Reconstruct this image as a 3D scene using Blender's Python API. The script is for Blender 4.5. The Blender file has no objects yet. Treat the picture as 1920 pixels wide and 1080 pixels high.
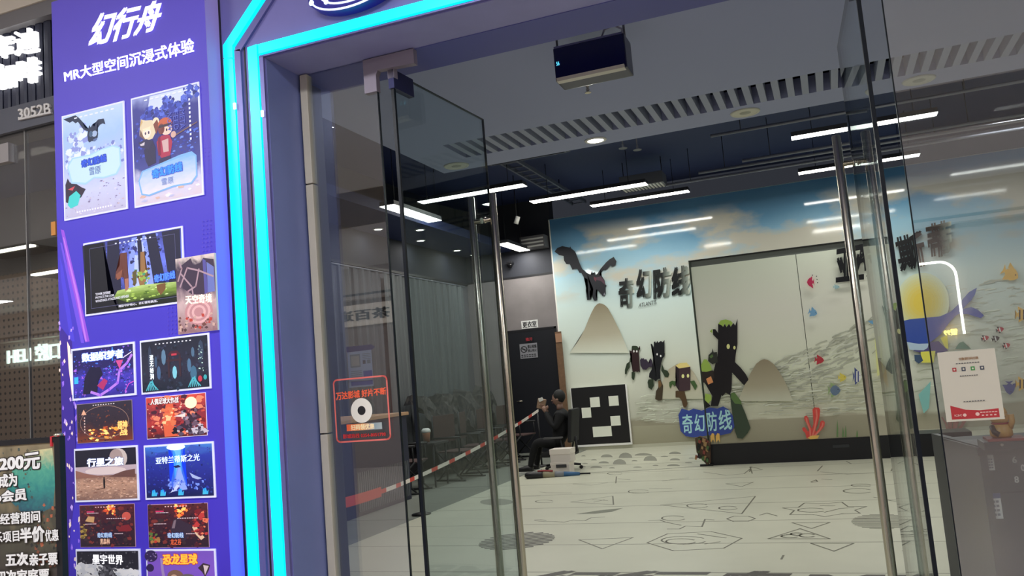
import bpy, bmesh, math, random
from mathutils import Vector, Matrix
# ------------------------------------------------------------------ camera, world, lights, exposure
SC = bpy.context.scene
COL = SC.collection
FPX, YAW, PITCH, ROLL, HC = 1561.689, -0.358169, 0.107943, -0.0839051, 1.45
def _basis():
    y, p, r = YAW, PITCH, ROLL
    fw = Vector((math.sin(y)*math.cos(p), math.cos(y)*math.cos(p), math.sin(p)))
    rt = Vector((math.cos(y), -math.sin(y), 0))
    up = rt.cross(fw)
    c, s = math.cos(r), math.sin(r)
    return c*rt+s*up, c*up-s*rt, fw
RT, UP, FW = _basis()
cam_d = bpy.data.cameras.new('camera'); cam = bpy.data.objects.new('camera', cam_d); COL.objects.link(cam)
cam_d.sensor_fit = 'HORIZONTAL'; cam_d.sensor_width = 36.0; cam_d.lens = 36.0*FPX/1920.0
cam_d.clip_start = 0.05; cam_d.clip_end = 200
M = Matrix((RT, UP, -FW)).transposed().to_4x4(); M.translation = Vector((0, 0, HC)); cam.matrix_world = M
SC.camera = cam
W = bpy.data.worlds.new('world'); SC.world = W; W.use_nodes = True
W.node_tree.nodes['Background'].inputs[0].default_value = (0.55, 0.6, 0.75, 1)
W.node_tree.nodes['Background'].inputs[1].default_value = 0.05
SC.view_settings.view_transform = 'Standard'; SC.view_settings.look = 'None'
SC.view_settings.gamma = 1.0; SC.view_settings.use_curve_mapping = False
SC.view_settings.exposure = 0.0
SC.cycles.transparent_max_bounces = 24; SC.cycles.max_bounces = 8; SC.cycles.caustics_reflective = False
SC.cycles.caustics_refractive = False; SC.cycles.sample_clamp_indirect = 4.0
def area(name, loc, sx, sy, power, color=(1, 1, 1), rot=(0, 0, 0), spread=180):
    d = bpy.data.lights.new(name, 'AREA'); d.shape = 'RECTANGLE'; d.size = sx; d.size_y = sy
    d.energy = power; d.color = color; d.spread = math.radians(spread)
    o = bpy.data.objects.new(name, d); COL.objects.link(o); o.location = loc; o.rotation_euler = rot
    return o
ROOM_P, CORR_P = 23.0, 75.0
WARM = (1.0, 0.985, 0.90)
# corridor ceiling panels (behind and beside the camera)
for _x, _y in [(v, -5.6) for v in (-15, -10.5, -6, -1.5, 3.0, 7.0)]+[(v, 0.4) for v in (-15, -10.5, -4.4, -1.5, 3.0, 7.0)]:
        area('corridor_light', (_x, _y, 3.74), 1.2 if _y > 0 else 0.7, 0.6 if _y > 0 else 0.35, CORR_P, (0.96, 0.97, 1.0))

# ------------------------------------------------------------------ measuring helpers (pixel -> point on a real plane)
def ray(px, py): return RT*((px-960)/FPX) - UP*((py-540)/FPX) + FW
def onY(px, py, Y): d = ray(px, py); t = Y/d.y; return Vector((t*d.x, Y, HC+t*d.z))
def onX(px, py, X): d = ray(px, py); t = X/d.x; return Vector((X, t*d.y, HC+t*d.z))
def onZ(px, py, Z): d = ray(px, py); t = (Z-HC)/d.z; return Vector((t*d.x, t*d.y, Z))

# ------------------------------------------------------------------ materials
def lin(c):
    out = []
    for v in c[:3]:
        v = v/255.0
        out.append(v/12.92 if v <= 0.04045 else ((v+0.055)/1.055)**2.4)
    return tuple(out)
MATS = {}
def pbr(name, c, rough=0.6, metal=0.0, emit=0.0, ecol=None, k=1.0, noise=0.0, nscale=6.0, bump=0.0, spec=0.5):
    if name in MATS: return MATS[name]
    m = bpy.data.materials.new(name); m.use_nodes = True; nt = m.node_tree; b = nt.nodes['Principled BSDF']
    L = tuple(min(0.95, v*k) for v in lin(c))
    b.inputs['Base Color'].default_value = (*L, 1); b.inputs['Roughness'].default_value = rough
    b.inputs['Metallic'].default_value = metal; b.inputs['Specular IOR Level'].default_value = spec
    if emit:
        e = lin(ecol) if ecol else lin(c)
        b.inputs['Emission Color'].default_value = (*e, 1); b.inputs['Emission Strength'].default_value = emit
    if noise or bump:
        tc = nt.nodes.new('ShaderNodeTexCoord'); nz = nt.nodes.new('ShaderNodeTexNoise')
        nz.inputs['Scale'].default_value = nscale; nz.inputs['Detail'].default_value = 5
        nt.links.new(tc.outputs['Object'], nz.inputs['Vector'])
        if noise:
            r = nt.nodes.new('ShaderNodeValToRGB')
            r.color_ramp.elements[0].position = 0.3; r.color_ramp.elements[1].position = 0.7
            r.color_ramp.elements[0].color = (*[v*(1-noise) for v in L], 1)
            r.color_ramp.elements[1].color = (*[min(0.97, v*(1+noise)) for v in L], 1)
            nt.links.new(nz.outputs['Fac'], r.inputs[0]); nt.links.new(r.outputs[0], b.inputs['Base Color'])
        if bump:
            bp = nt.nodes.new('ShaderNodeBump'); bp.inputs['Strength'].default_value = bump
            nt.links.new(nz.outputs['Fac'], bp.inputs['Height']); nt.links.new(bp.outputs[0], b.inputs['Normal'])
    MATS[name] = m
    return m
def glass(name, tint, ior, rough=0.0):
    if name in MATS: return MATS[name]
    m = bpy.data.materials.new(name); m.use_nodes = True; nt = m.node_tree
    for n in list(nt.nodes): nt.nodes.remove(n)
    o = nt.nodes.new('ShaderNodeOutputMaterial'); mx = nt.nodes.new('ShaderNodeMixShader')
    t = nt.nodes.new('ShaderNodeBsdfTransparent'); g = nt.nodes.new('ShaderNodeBsdfGlossy'); f = nt.nodes.new('ShaderNodeLayerWeight')
    # Schlick reflectance, the same on entering and leaving faces
    r0 = ((ior-1)/(ior+1))**2; f.inputs['Blend'].default_value = 0.5
    pw = nt.nodes.new('ShaderNodeMath'); pw.operation = 'POWER'; pw.inputs[1].default_value = 5.0
    ma = nt.nodes.new('ShaderNodeMath'); ma.operation = 'MULTIPLY_ADD'; ma.inputs[1].default_value = 1-r0; ma.inputs[2].default_value = r0
    t.inputs[0].default_value = (*tint, 1); g.inputs['Roughness'].default_value = rough; g.inputs[0].default_value = (1, 1, 1, 1)
    nt.links.new(f.outputs['Facing'], pw.inputs[0]); nt.links.new(pw.outputs[0], ma.inputs[0]); nt.links.new(ma.outputs[0], mx.inputs[0])
    nt.links.new(t.outputs[0], mx.inputs[1]); nt.links.new(g.outputs[0], mx.inputs[2]); nt.links.new(mx.outputs[0], o.inputs[0])
    MATS[name] = m
    return m
def stripes(name, ca, cb, axis, scale, duty=0.5, rough=0.6, emit=0.0, coord='UV'):
    """hard stripes along one axis of the coordinates"""
    if name in MATS: return MATS[name]
    m = bpy.data.materials.new(name); m.use_nodes = True; nt = m.node_tree; b = nt.nodes['Principled BSDF']
    tc = nt.nodes.new('ShaderNodeTexCoord'); sp = nt.nodes.new('ShaderNodeSeparateXYZ'); nt.links.new(tc.outputs[coord], sp.inputs[0])
    mu = nt.nodes.new('ShaderNodeMath'); mu.operation = 'MULTIPLY'; mu.inputs[1].default_value = scale; nt.links.new(sp.outputs[axis], mu.inputs[0])
    fr = nt.nodes.new('ShaderNodeMath'); fr.operation = 'FRACT'; nt.links.new(mu.outputs[0], fr.inputs[0])
    r = nt.nodes.new('ShaderNodeValToRGB'); r.color_ramp.interpolation = 'CONSTANT'
    r.color_ramp.elements[0].color = (*lin(ca), 1); r.color_ramp.elements[1].color = (*lin(cb), 1); r.color_ramp.elements[1].position = duty
    nt.links.new(fr.outputs[0], r.inputs[0]); nt.links.new(r.outputs[0], b.inputs['Base Color']); b.inputs['Roughness'].default_value = rough
    MATS[name] = m
    return m
def painted(name, stops, noise=0.25, nscale=4.0, emit=0.0, rough=0.5, k=1.0, axis='V', detail=6.0, aspect=1.0, distort=0.0):
    """printed picture: a colour ramp over the sheet's own v (or u, or pure noise) broken up by noise"""
    if name in MATS: return MATS[name]
    m = bpy.data.materials.new(name); m.use_nodes = True; nt = m.node_tree; b = nt.nodes['Principled BSDF']
    tc = nt.nodes.new('ShaderNodeTexCoord'); sp = nt.nodes.new('ShaderNodeSeparateXYZ'); nt.links.new(tc.outputs['UV'], sp.inputs[0])
    mp = nt.nodes.new('ShaderNodeMapping'); mp.inputs['Scale'].default_value = (aspect, 1, 1); nt.links.new(tc.outputs['UV'], mp.inputs[0])
    mp.inputs['Location'].default_value = (len(name)*1.7, sum(map(ord, name)) % 17, 0)
    nz = nt.nodes.new('ShaderNodeTexNoise'); nz.inputs['Scale'].default_value = nscale; nz.inputs['Detail'].default_value = detail
    nz.inputs['Distortion'].default_value = distort
    nt.links.new(mp.outputs[0], nz.inputs['Vector'])
    ma = nt.nodes.new('ShaderNodeMath'); ma.operation = 'MULTIPLY_ADD'; ma.inputs[1].default_value = noise*2; ma.inputs[2].default_value = -noise
    nt.links.new(nz.outputs['Fac'], ma.inputs[0])
    ad = nt.nodes.new('ShaderNodeMath'); ad.operation = 'ADD'; nt.links.new(ma.outputs[0], ad.inputs[0])
    if axis in 'UV': nt.links.new(sp.outputs[0 if axis == 'U' else 1], ad.inputs[1])
    else: ad.inputs[1].default_value = 0.5
    r = nt.nodes.new('ShaderNodeValToRGB'); cr = r.color_ramp
    cr.elements.remove(cr.elements[1]); cr.elements[0].position = stops[0][0]; cr.elements[0].color = (*[min(0.95, v*k) for v in lin(stops[0][1])], 1)
    for p, c in stops[1:]: cr.elements.new(p).color = (*[min(0.95, v*k) for v in lin(c)], 1)
    nt.links.new(ad.outputs[0], r.inputs[0]); nt.links.new(r.outputs[0], b.inputs['Base Color']); b.inputs['Roughness'].default_value = rough
    if emit:
        nt.links.new(r.outputs[0], b.inputs['Emission Color']); b.inputs['Emission Strength'].default_value = emit
    MATS[name] = m
    return m
LB = 0.34          # backlight of the lightbox prints
def ink(c, emit=LB): return pbr('print_%d_%d_%d_%d' % (*c, int(emit*100)), c, 0.5, emit=emit)
KI = 1.9           # printed wall films are lit by the room alone
def paint(c): return pbr('mural_%d_%d_%d' % c, c, 0.32, k=KI)

# ------------------------------------------------------------------ mesh helpers
class MB:
    def __init__(s): s.bm = bmesh.new(); s.mats = []; s.uv = s.bm.loops.layers.uv.new('UVMap')
    def mi(s, m):
        if m is None: return 0
        if m not in s.mats: s.mats.append(m)
        return s.mats.index(m)
    def face(s, pts, m=None, uvs=None):
        vs = [s.bm.verts.new(p) for p in pts]
        f = s.bm.faces.new(vs); f.material_index = s.mi(m)
        if uvs:
            for l, u in zip(f.loops, uvs): l[s.uv].uv = u
        return f
    def box(s, a, b, m=None, bevel=0.0, rot=None, piv=None):
        a = Vector(a); b = Vector(b); t = bmesh.new()
        bmesh.ops.create_cube(t, size=1.0)
        d = b-a; c = (a+b)/2
        for v in t.verts: v.co = Vector((v.co.x*abs(d.x), v.co.y*abs(d.y), v.co.z*abs(d.z)))+c
        if bevel: bmesh.ops.bevel(t, geom=t.edges[:], offset=bevel, segments=2, profile=0.7, affect='EDGES')
        if rot is not None:
            p = Vector(piv) if piv is not None else c
            for v in t.verts: v.co = rot @ (v.co-p)+p
        s.add(t, m)
        return s
    def add(s, t, m=None):
        me = bpy.data.meshes.new('tmp'); t.to_mesh(me); t.free(); n0 = len(s.bm.faces)
        s.bm.from_mesh(me); bpy.data.meshes.remove(me); s.bm.faces.ensure_lookup_table(); i = s.mi(m)
        for f in s.bm.faces[n0:]: f.material_index = i
    def tube(s, pts, r, m=None, seg=10, cap=True, radii=None):
        pts = [Vector(p) for p in pts]; rings = []; i = s.mi(m)
        prev = None
        for k, p in enumerate(pts):
            d = (pts[min(k+1, len(pts)-1)]-pts[max(k-1, 0)]).normalized()
            if prev is None:
                a = d.cross(Vector((0, 0, 1)) if abs(d.z) < 0.9 else Vector((1, 0, 0))).normalized()
            else:
                a = (prev - d*prev.dot(d)).normalized()
            prev = a; b = d.cross(a); rr = radii[k] if radii else r
            rings.append([s.bm.verts.new(p+(a*math.cos(t)+b*math.sin(t))*rr) for t in [2*math.pi*j/seg for j in range(seg)]])
        for q0, q1 in zip(rings, rings[1:]):
            for j in range(seg):
                f = s.bm.faces.new((q0[j], q0[(j+1) % seg], q1[(j+1) % seg], q1[j])); f.material_index = i; f.smooth = True
        if cap:
            for q in (rings[0][::-1], rings[-1]):
                f = s.bm.faces.new(q); f.material_index = i
        return s
    def lathe(s, prof, c, m=None, seg=24, axis='Z', sx=1.0, sy=1.0):
        c = Vector(c); i = s.mi(m); rings = []
        for r, h in prof:
            ring = []
            for j in range(seg):
                t = 2*math.pi*j/seg; x, y = r*math.cos(t)*sx, r*math.sin(t)*sy
                ring.append(s.bm.verts.new(c+(Vector((x, y, h)) if axis == 'Z' else Vector((x, h, y)) if axis == 'Y' else Vector((h, x, y)))))
            rings.append(ring)
        for q0, q1 in zip(rings, rings[1:]):
            for j in range(seg):
                f = s.bm.faces.new((q0[j], q0[(j+1) % seg], q1[(j+1) % seg], q1[j])); f.material_index = i; f.smooth = True
        for q in (rings[0][::-1], rings[-1]):
            f = s.bm.faces.new(q); f.material_index = i
        return s
    def prism(s, pts, off, m=None):
        """closed outline extruded by the vector off"""
        t = bmesh.new(); vs = [t.verts.new(p) for p in pts]; f = t.faces.new(vs)
        r = bmesh.ops.extrude_face_region(t, geom=[f]); bmesh.ops.translate(t, vec=Vector(off), verts=[g for g in r['geom'] if isinstance(g, bmesh.types.BMVert)])
        bmesh.ops.recalc_face_normals(t, faces=t.faces[:]); s.add(t, m)
        return s
    def build(s, name, mat=None, parent=None, loc=None, smooth=False):
        bm = s.bm
        big = [f for f in bm.faces if len(f.verts) > 4]
        if big: bmesh.ops.triangulate(bm, faces=big)
        me = bpy.data.meshes.new(name)
        if parent is not None:
            off = Vector(parent.get('_o', (0, 0, 0)))
        else:
            off = Vector(loc) if loc is not None else Vector((0, 0, 0))
        for v in bm.verts: v.co -= off
        bm.to_mesh(me); bm.free()
        if mat is not None and not s.mats: me.materials.append(mat)
        for m in s.mats: me.materials.append(m if m is not None else mat)
        if smooth:
            for p in me.polygons: p.use_smooth = True
        o = bpy.data.objects.new(name, me); COL.objects.link(o)
        o['_o'] = tuple(off)
        if parent is not None: o.parent = parent
        else: o.location = off
        return o
def tag(o, label=None, cat=None, group=None, kind=None):
    if label: o['label'] = label
    if cat: o['category'] = cat
    if group: o['group'] = group
    if kind: o['kind'] = kind
    return o
def thing(name, label, cat, loc=(0, 0, 0), group=None, rz=0.0):
    o = bpy.data.objects.new(name, None); COL.objects.link(o); o.location = loc; o.empty_display_size = 0.1
    o.rotation_euler = (0, 0, rz); o['_o'] = tuple(loc) if rz == 0 else (0, 0, 0)
    return tag(o, label, cat, group)
def proto(name): # built round the local origin, moved afterwards
    o = bpy.data.objects.new(name, None); COL.objects.link(o); o['_o'] = (0, 0, 0); return o
def dup(root, loc, rz=0.0, label=None):
    r = root.copy(); COL.objects.link(r); r.location = loc; r.rotation_euler = (0, 0, rz)
    if label: r['label'] = label
    for ch in list(root.children):
        c = ch.copy(); COL.objects.link(c); c.parent = r
        for g in list(ch.children):
            d = g.copy(); COL.objects.link(d); d.parent = c
    return r
def place(first, used, loc, rz, label, group, cat):
    o = first if not used else dup(first, loc, rz)
    o.location = loc; o.rotation_euler = (0, 0, rz)
    return tag(o, label, cat, group)
def struct(o, label=None): o['kind'] = 'structure'; return o
def ellipse(cx, cy, rx, ry, n=20, a0=0.0, a1=360.0):
    return [(cx+rx*math.cos(math.radians(a0+(a1-a0)*i/n)), cy+ry*math.sin(math.radians(a0+(a1-a0)*i/n))) for i in range(n if abs(a1-a0) >= 360 else n+1)]

# ------------------------------------------------------------------ flat prints: outlines laid on a real plane, each layer 0.05 mm over the last
_TX = {}
def glyphs(body, bold=0.02, shear=0.0, extra=0.0):
    """flat letters scaled to the unit square; heavier strokes come from shifted copies laid over each other"""
    key = (body, bold, shear, extra)
    if key in _TX: return _TX[key]
    c = bpy.data.curves.new('t', 'FONT'); c.body = body; c.shear = shear; c.resolution_u = 2
    o = bpy.data.objects.new('t', c); COL.objects.link(o); bpy.context.view_layer.update()
    me = bpy.data.meshes.new_from_object(o.evaluated_get(bpy.context.evaluated_depsgraph_get()))
    bpy.data.objects.remove(o); bpy.data.curves.remove(c)
    V0 = [(v.co.x, v.co.y) for v in me.vertices]; F0 = [tuple(p.vertices) for p in me.polygons]; V = []; F = []
    t_ = bold+extra; hy = bold*.6+extra
    sh = [(0, 0)] if t_ < 0.012 else [(-t_, -hy), (t_, -hy), (t_, hy), (-t_, hy)]
    if extra: sh += [(t_, 0), (-t_, 0), (0, hy), (0, -hy)]
    for j, (dx, dy) in enumerate(sh):
        n = len(V); V += [(x+dx, y+dy, j) for x, y in V0]; F += [tuple(i+n for i in f) for f in F0]
    bpy.data.meshes.remove(me); bd = bold if bold >= 0.012 else 0.0
    x0 = min(v[0] for v in V0)-bd; x1 = max(v[0] for v in V0)+bd; y0 = min(v[1] for v in V0)-bd*.6; y1 = max(v[1] for v in V0)+bd*.6
    V = [((x-x0)/(x1-x0), (y-y0)/max(1e-6, y1-y0), j) for x, y, j in V]
    _TX[key] = (V, F)
    return V, F
class Sheet:
    """prints on one plane; quad = four corner points TL TR BR BL; nrm = direction facing the viewer"""
    def __init__(s, tl, tr, br, bl, nrm, lift=0.0):
        s.q = [Vector(v) for v in (tl, tr, br, bl)]; s.n = Vector(nrm).normalized(); s.mb = MB(); s.l = lift
    def P(s, u, v, lift=None):
        tl, tr, br, bl = s.q; top = tl.lerp(tr, u); bot = bl.lerp(br, u)
        return bot.lerp(top, v)+s.n*(s.l if lift is None else lift)
    def poly(s, uv, m, step=5e-5):
        s.l += step
        a = sum(uv[i][0]*uv[(i+1) % len(uv)][1]-uv[(i+1) % len(uv)][0]*uv[i][1] for i in range(len(uv)))
        if a < 0: uv = uv[::-1]
        us = [u for u, v in uv]; vs_ = [v for u, v in uv]; du = max(us)-min(us) or 1; dv = max(vs_)-min(vs_) or 1
        s.mb.face([s.P(u, v) for u, v in uv], m, [((u-min(us))/du, (v-min(vs_))/dv) for u, v in uv])
    def rect(s, u0, v0, u1, v1, m): s.poly([(u0, v0), (u1, v0), (u1, v1), (u0, v1)], m)
    def ell(s, u, v, ru, rv, m, n=18): s.poly(ellipse(u, v, ru, rv, n), m)
    def line(s, pts, w, m, closed=False, asp=1.0):
        s.l += 5e-5
        if closed: pts = list(pts)+[pts[0]]
        for (a, b), (c, d) in zip(pts, pts[1:]):
            L = math.hypot((c-a), (d-b)*asp) or 1e-6; nx, ny = -(d-b)*asp/L*w/2, (c-a)/L*w/2/asp
            ex, ey = (c-a)/L*w*0.3, (d-b)/L*w*0.3
            q = [(a-ex+nx, b-ey+ny), (a-ex-nx, b-ey-ny), (c+ex-nx, d+ey-ny), (c+ex+nx, d+ey+ny)]
            s.mb.face([s.P(*p) for p in q], m)
    def dots(s, n, box, size, cols, seed=1, asp=1.0, k=4):
        R = random.Random(seed)
        for _ in range(n):
            u = R.uniform(box[0], box[2]); v = R.uniform(box[1], box[3]); r = R.uniform(*size); a = R.uniform(0, 90); m = R.choice(cols)
            s.l += 2e-6
            s.mb.face([s.P(u+r*R.uniform(.6, 1.3)*math.cos(math.radians(a+360*i/k)), v+r*asp*R.uniform(.6, 1.3)*math.sin(math.radians(a+360*i/k))) for i in range(k)], m)
    def text(s, body, quad, m, bold=0.02, shear=0.0, mb=None, extra=0.0):
        """quad = TL TR BR BL in uv"""
        s.l += 5e-5
        V, F = glyphs(body, bold, shear, extra); (a, b), (c, d), (e, f), (g, h) = quad
        pts = []
        for x, y, j in V:
            u = (g+(e-g)*x)*(1-y)+(a+(c-a)*x)*y; v = (h+(f-h)*x)*(1-y)+(b+(d-b)*x)*y
            pts.append(s.P(u, v, s.l+j*3e-5))
        s.l += 3e-4
        tgt = mb or s.mb; i = tgt.mi(m); vs = [tgt.bm.verts.new(p) for p in pts]
        for fc in F:
            try: q = tgt.bm.faces.new([vs[k] for k in fc])
            except ValueError: continue
            q.material_index = i
            for l, k in zip(q.loops, fc): l[tgt.uv].uv = V[k][:2]
    def trect(s, body, u0, v0, u1, v1, m, bold=0.02, shear=0.0, mb=None):
        s.text(body, [(u0, v1), (u1, v1), (u1, v0), (u0, v0)], m, bold, shear, mb)
def text_on(mb, body, quad3, nrm, m, bold=0.02, depth=0.0, lift=0.0, shear=0.0):
    """letters spread over four 3-D corners; depth > 0 gives raised letters"""
    V, F = glyphs(body, bold, shear); tl, tr, br, bl = [Vector(q) for q in quad3]; n = Vector(nrm).normalized()
    t = bmesh.new(); vs = []
    for x, y, j in V: vs.append(t.verts.new((bl.lerp(br, x)).lerp(tl.lerp(tr, x), y)+n*(lift+j*1e-4)))
    uvl = t.loops.layers.uv.new('UVMap')
    for fc in F:
        try: f = t.faces.new([vs[k] for k in fc])
        except ValueError: continue
        for l, k in zip(f.loops, fc): l[uvl].uv = V[k][:2]
    if depth:
        r = bmesh.ops.extrude_face_region(t, geom=t.faces[:])
        bmesh.ops.translate(t, vec=n*depth, verts=[g for g in r['geom'] if isinstance(g, bmesh.types.BMVert)])
        bmesh.ops.recalc_face_normals(t, faces=t.faces[:])
    mb.add(t, m)

# ================================================================== SETTING
G, YF, XJ, ZS = 3.1, 2.852, -2.097, 2.889        # glass plane, facade plane, jamb, soffit height
YW, YB = 15.34, 12.12                            # mural wall, front of the sliding display wall
m_navy = pbr('navy_paint', (36, 48, 92), 0.7)
m_ceilc = pbr('corridor_ceiling', (238, 238, 238), 0.7)
m_ceilw = pbr('white_ceiling', (164, 172, 208), 0.7)
m_wallg = pbr('grey_wall', (96, 95, 102), 0.6, noise=0.12, nscale=3, bump=0.02)
m_facade = pbr('facade_metal', (124, 120, 186), 0.42, metal=0.15, noise=0.06, nscale=3)
m_soffit = pbr('soffit_paint', (146, 148, 198), 0.5, noise=0.05, nscale=5)
m_jamb = pbr('jamb_metal', (132, 144, 202), 0.4, metal=0.2, noise=0.05, nscale=4)
m_dark = pbr('black_metal', (22, 22, 28), 0.45)
m_steel = pbr('brushed_steel', (196, 188, 172), 0.24, metal=1.0)
m_white = pbr('white_plastic', (225, 225, 222), 0.5)
m_grey = pbr('grey_metal', (95, 98, 108), 0.5)
m_cream = pbr('cream_paint', (214, 205, 190), 0.7)
g_pane = glass('sidelight_glass', (0.90, 0.93, 0.95), 2.2)
g_door = glass('door_glass', (0.83, 0.89, 0.90), 1.5)
g_edge = pbr('glass_edge', (12, 20, 30), 0.3, spec=0.3)

# floors
mb = MB(); mb.box((-6.8, 3.1, -0.1), (5.3, 15.5, 0.0), pbr('grey_tile', (150, 154, 146), 0.22, noise=0.05, nscale=2))
fl = struct(mb.build('floor'))
m_seam = pbr('tile_seam', (60, 62, 62), 0.8)
mb = MB()
for yy in (5.9, 8.35, 10.8, 13.2): mb.box((-6.7, yy, 0.0), (-4.5, yy+0.012, 0.0015), m_seam)
for xx in (-5.45,): mb.box((xx, 3.4, 0.0), (xx+0.012, 15.3, 0.0015), m_seam)
mb.build('tile_joint', None, fl)
mb = MB(); mb.box((-24, -8.2, -0.12), (9, 3.1, -0.0), pbr('mall_floor', (186, 174, 166), 0.3)); struct(mb.build('corridor_floor'))
# facade
mb = MB(); mb.box((-3.25, YF, 0), (XJ, G+0.02, 3.8), m_facade); wf = struct(mb.build('wall_front'))
mb = MB(); mb.box((XJ-0.001, YF+0.004, 0), (XJ+0.002, G+0.01, ZS), m_jamb); struct(mb.build('trim_1'))
mb = MB(); mb.box((XJ, YF, ZS), (4.2, G, 3.8), m_facade); struct(mb.build('wall_header'))
mb = MB(); mb.box((XJ, YF+0.004, ZS-0.003), (4.2, G, ZS), m_soffit); struct(mb.build('trim_2'))
mb = MB(); mb.box((XJ-0.2, G, ZS-0.006), (4.2, 3.22, 3.6), pbr('header_blue', (84, 90, 160), 0.5)); mb.box((XJ-0.2, 3.222, ZS), (4.2, 3.36, 3.6), pbr('header_blue', (84, 90, 160), 0.5)); struct(mb.build('trim_3'))
# groove plates of the portal
mb = MB()
def xp(px, py): return onY(px, py, YF).x
def zp(px, py): return onY(px, py, YF).z
s1l, s1r = xp(424.6, 117), xp(441.9, 117); s2l, s2r = xp(469, 95), xp(486.5, 95)
zh0, zh1 = zp(489, 103.5), zp(487.5, 86)
dl0, dl1 = onY(424.8, 87.5, YF), onY(481.7, 0, YF); dr0, dr1 = onY(443.8, 87.5, YF), onY(502, 0, YF)
sl = (dl1.z-dl0.z)/(dl1.x-dl0.x); zt = 3.72
m_cy = pbr('cyan_led', (0, 250, 255), 0.3, emit=1.15, ecol=(0, 252, 255))
def strip(name, label, pieces):
    t = thing(name, label, 'LED light strip', (0, 0, 0))
    for pts in pieces:
        b = MB(); b.prism([Vector((x, YF, z)) for x, z in pts], (0, -0.018, 0), m_cy); b.build('segment', None, t)
    return t
strip('led_strip', 'outer cyan glowing LED strip that bends diagonally at the top', [
    [(s1l, 0.02), (s1r, 0.02), (s1r, dl0.z-0.07), (s1l, dl0.z-0.06)],
    [(s1l, dl0.z-0.055), (s1r, dl0.z-0.065), (s1r, dr0.z), (dl0.x+(zt-dl0.z)/sl+(dr0.x-dl0.x), zt), (dl0.x+(zt-dl0.z)/sl, zt), (s1l, dl0.z)]])
strip('led_strip', 'inner cyan glowing LED strip framing the shop entrance with a square corner', [
    [(s2l, 0.02), (s2r, 0.02), (s2r, zh1+0.002), (s2l, zh1-0.002)],
    [(s2r+0.008, zh0), (4.1, zh0), (4.1, zh1), (s2r+0.008, zh1)]])
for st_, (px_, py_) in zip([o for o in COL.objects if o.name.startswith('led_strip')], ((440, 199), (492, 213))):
    p = onY(px_, py_, YF-0.02); b = MB(); b.box((p.x-0.006, YF-0.024, p.z-0.014), (p.x+0.006, YF-0.016, p.z+0.014), pbr('glint_white', (255, 255, 255), 0.3, emit=1.0), 0.003); b.build('white_glint', None, st_)  # bright reflected spots on the strips, modelled as small glowing blocks
mb = MB(); tw = 0.035
m_trim = pbr('portal_trim', (116, 112, 174), 0.35, metal=0.3)
mb.box((s1r+0.004, YF-0.012, 0.02), (s1r+tw, YF, dr0.z-0.02), m_trim)
mb.prism([Vector((x, YF, z)) for x, z in [(s1r+0.004, dr0.z-0.02), (s1r+tw, dr0.z-0.03), (s1r+tw+(zt-dr0.z)/sl, zt), (s1r+0.004+(zt-dr0.z)/sl, zt)]], (0, -0.012, 0), m_trim)
mb.box((s2r+0.004, YF-0.012, 0.02), (XJ-0.002, YF, zh0-0.012), m_trim)
mb.box((s2r+0.004, YF-0.012, ZS+0.002), (4.1, YF, zh0-0.008), m_trim)
mb.box((s1l-0.028, YF-0.004, 0.02), (s1l-0.02, YF, 3.6), m_dark)
mb.box((s1r+tw+0.012, YF-0.003, 0.02), (s1r+tw+0.018, YF, 3.0), m_dark)
struct(mb.build('trim_4'))

# room shell
mb = MB(); mb.box((-6.9, 4.4, 0), (-6.7, 15.6, 3.4), m_wallg); wl = struct(mb.build('wall_left'))
mb = MB(); mb.box((-6.9, 4.4, 3.4), (-6.68, 15.6, 4.9), pbr('upper_dark', (24, 28, 42), 0.8)); mb.box((-6.69, 4.4, 3.37), (-6.67, 15.3, 3.41), m_dark); struct(mb.build('trim_5'))
mb = MB(); mb.box((-6.7, YW, 0), (-4.84, 15.6, 3.42), pbr('back_panel', (132, 126, 128), 0.55, noise=0.08, nscale=3)); mb.box((-5.93, YW-0.006, 2.4), (-5.915, YW, 3.42), m_dark); mb.box((-6.7, YW-0.004, 3.40), (-4.84, YW, 3.44), m_dark); wb = struct(mb.build('wall_back'))
mb = MB(); mb.box((-6.7, YW, 3.42), (-4.84, 15.6, 4.9), pbr('upper_grey', (50, 52, 62), 0.7)); struct(mb.build('trim_6'))
mb = MB(); mb.box((5.2, 3.1, 0), (5.4, 15.6, 4.9), pbr('right_wall', (190, 192, 186), 0.6)); struct(mb.build('wall_right'))
mb = MB(); mb.box((-6.9, 4.3, 0), (-3.25, 4.4, 4.9), m_wallg); mb.box((-3.3, 3.1, 0), (-3.2, 4.4, 4.9), m_wallg); mb.box((-3.3, 3.12, 0), (-2.12, 3.3, 4.9), m_wallg); struct(mb.build('wall_partition'))
mb = MB(); mb.box((2.4, 3.1, 0), (5.3, 3.3, 4.9), m_wallg); mb.box((-2.3, 3.36, 3.34), (5.3, 3.4, 4.9), m_navy); struct(mb.build('wall_front_inside'))
mb = MB(); mb.box((-6.9, 3.1, 4.9), (5.4, 15.6, 5.0), m_navy); struct(mb.build('ceiling'))
mb = MB(); mb.box((-6.7, 8.2, 3.95), (-5.7, YW, 4.1), m_navy); struct(mb.build('ceiling_soffit'))
ZC = 3.2; cy0, cy1, cy2, cxl = 5.474, 5.893, 6.225, -2.85
mb = MB()
mb.box((cxl, 3.36, ZC), (5.2, cy0, ZC+0.12), m_ceilw); mb.box((cxl, cy1, ZC), (5.2, cy2, ZC+0.12), m_ceilw); mb.box((cxl, cy0, ZC), (-2.5, cy1, ZC+0.12), m_ceilw)
struct(mb.build('ceiling_lowered'))
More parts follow.
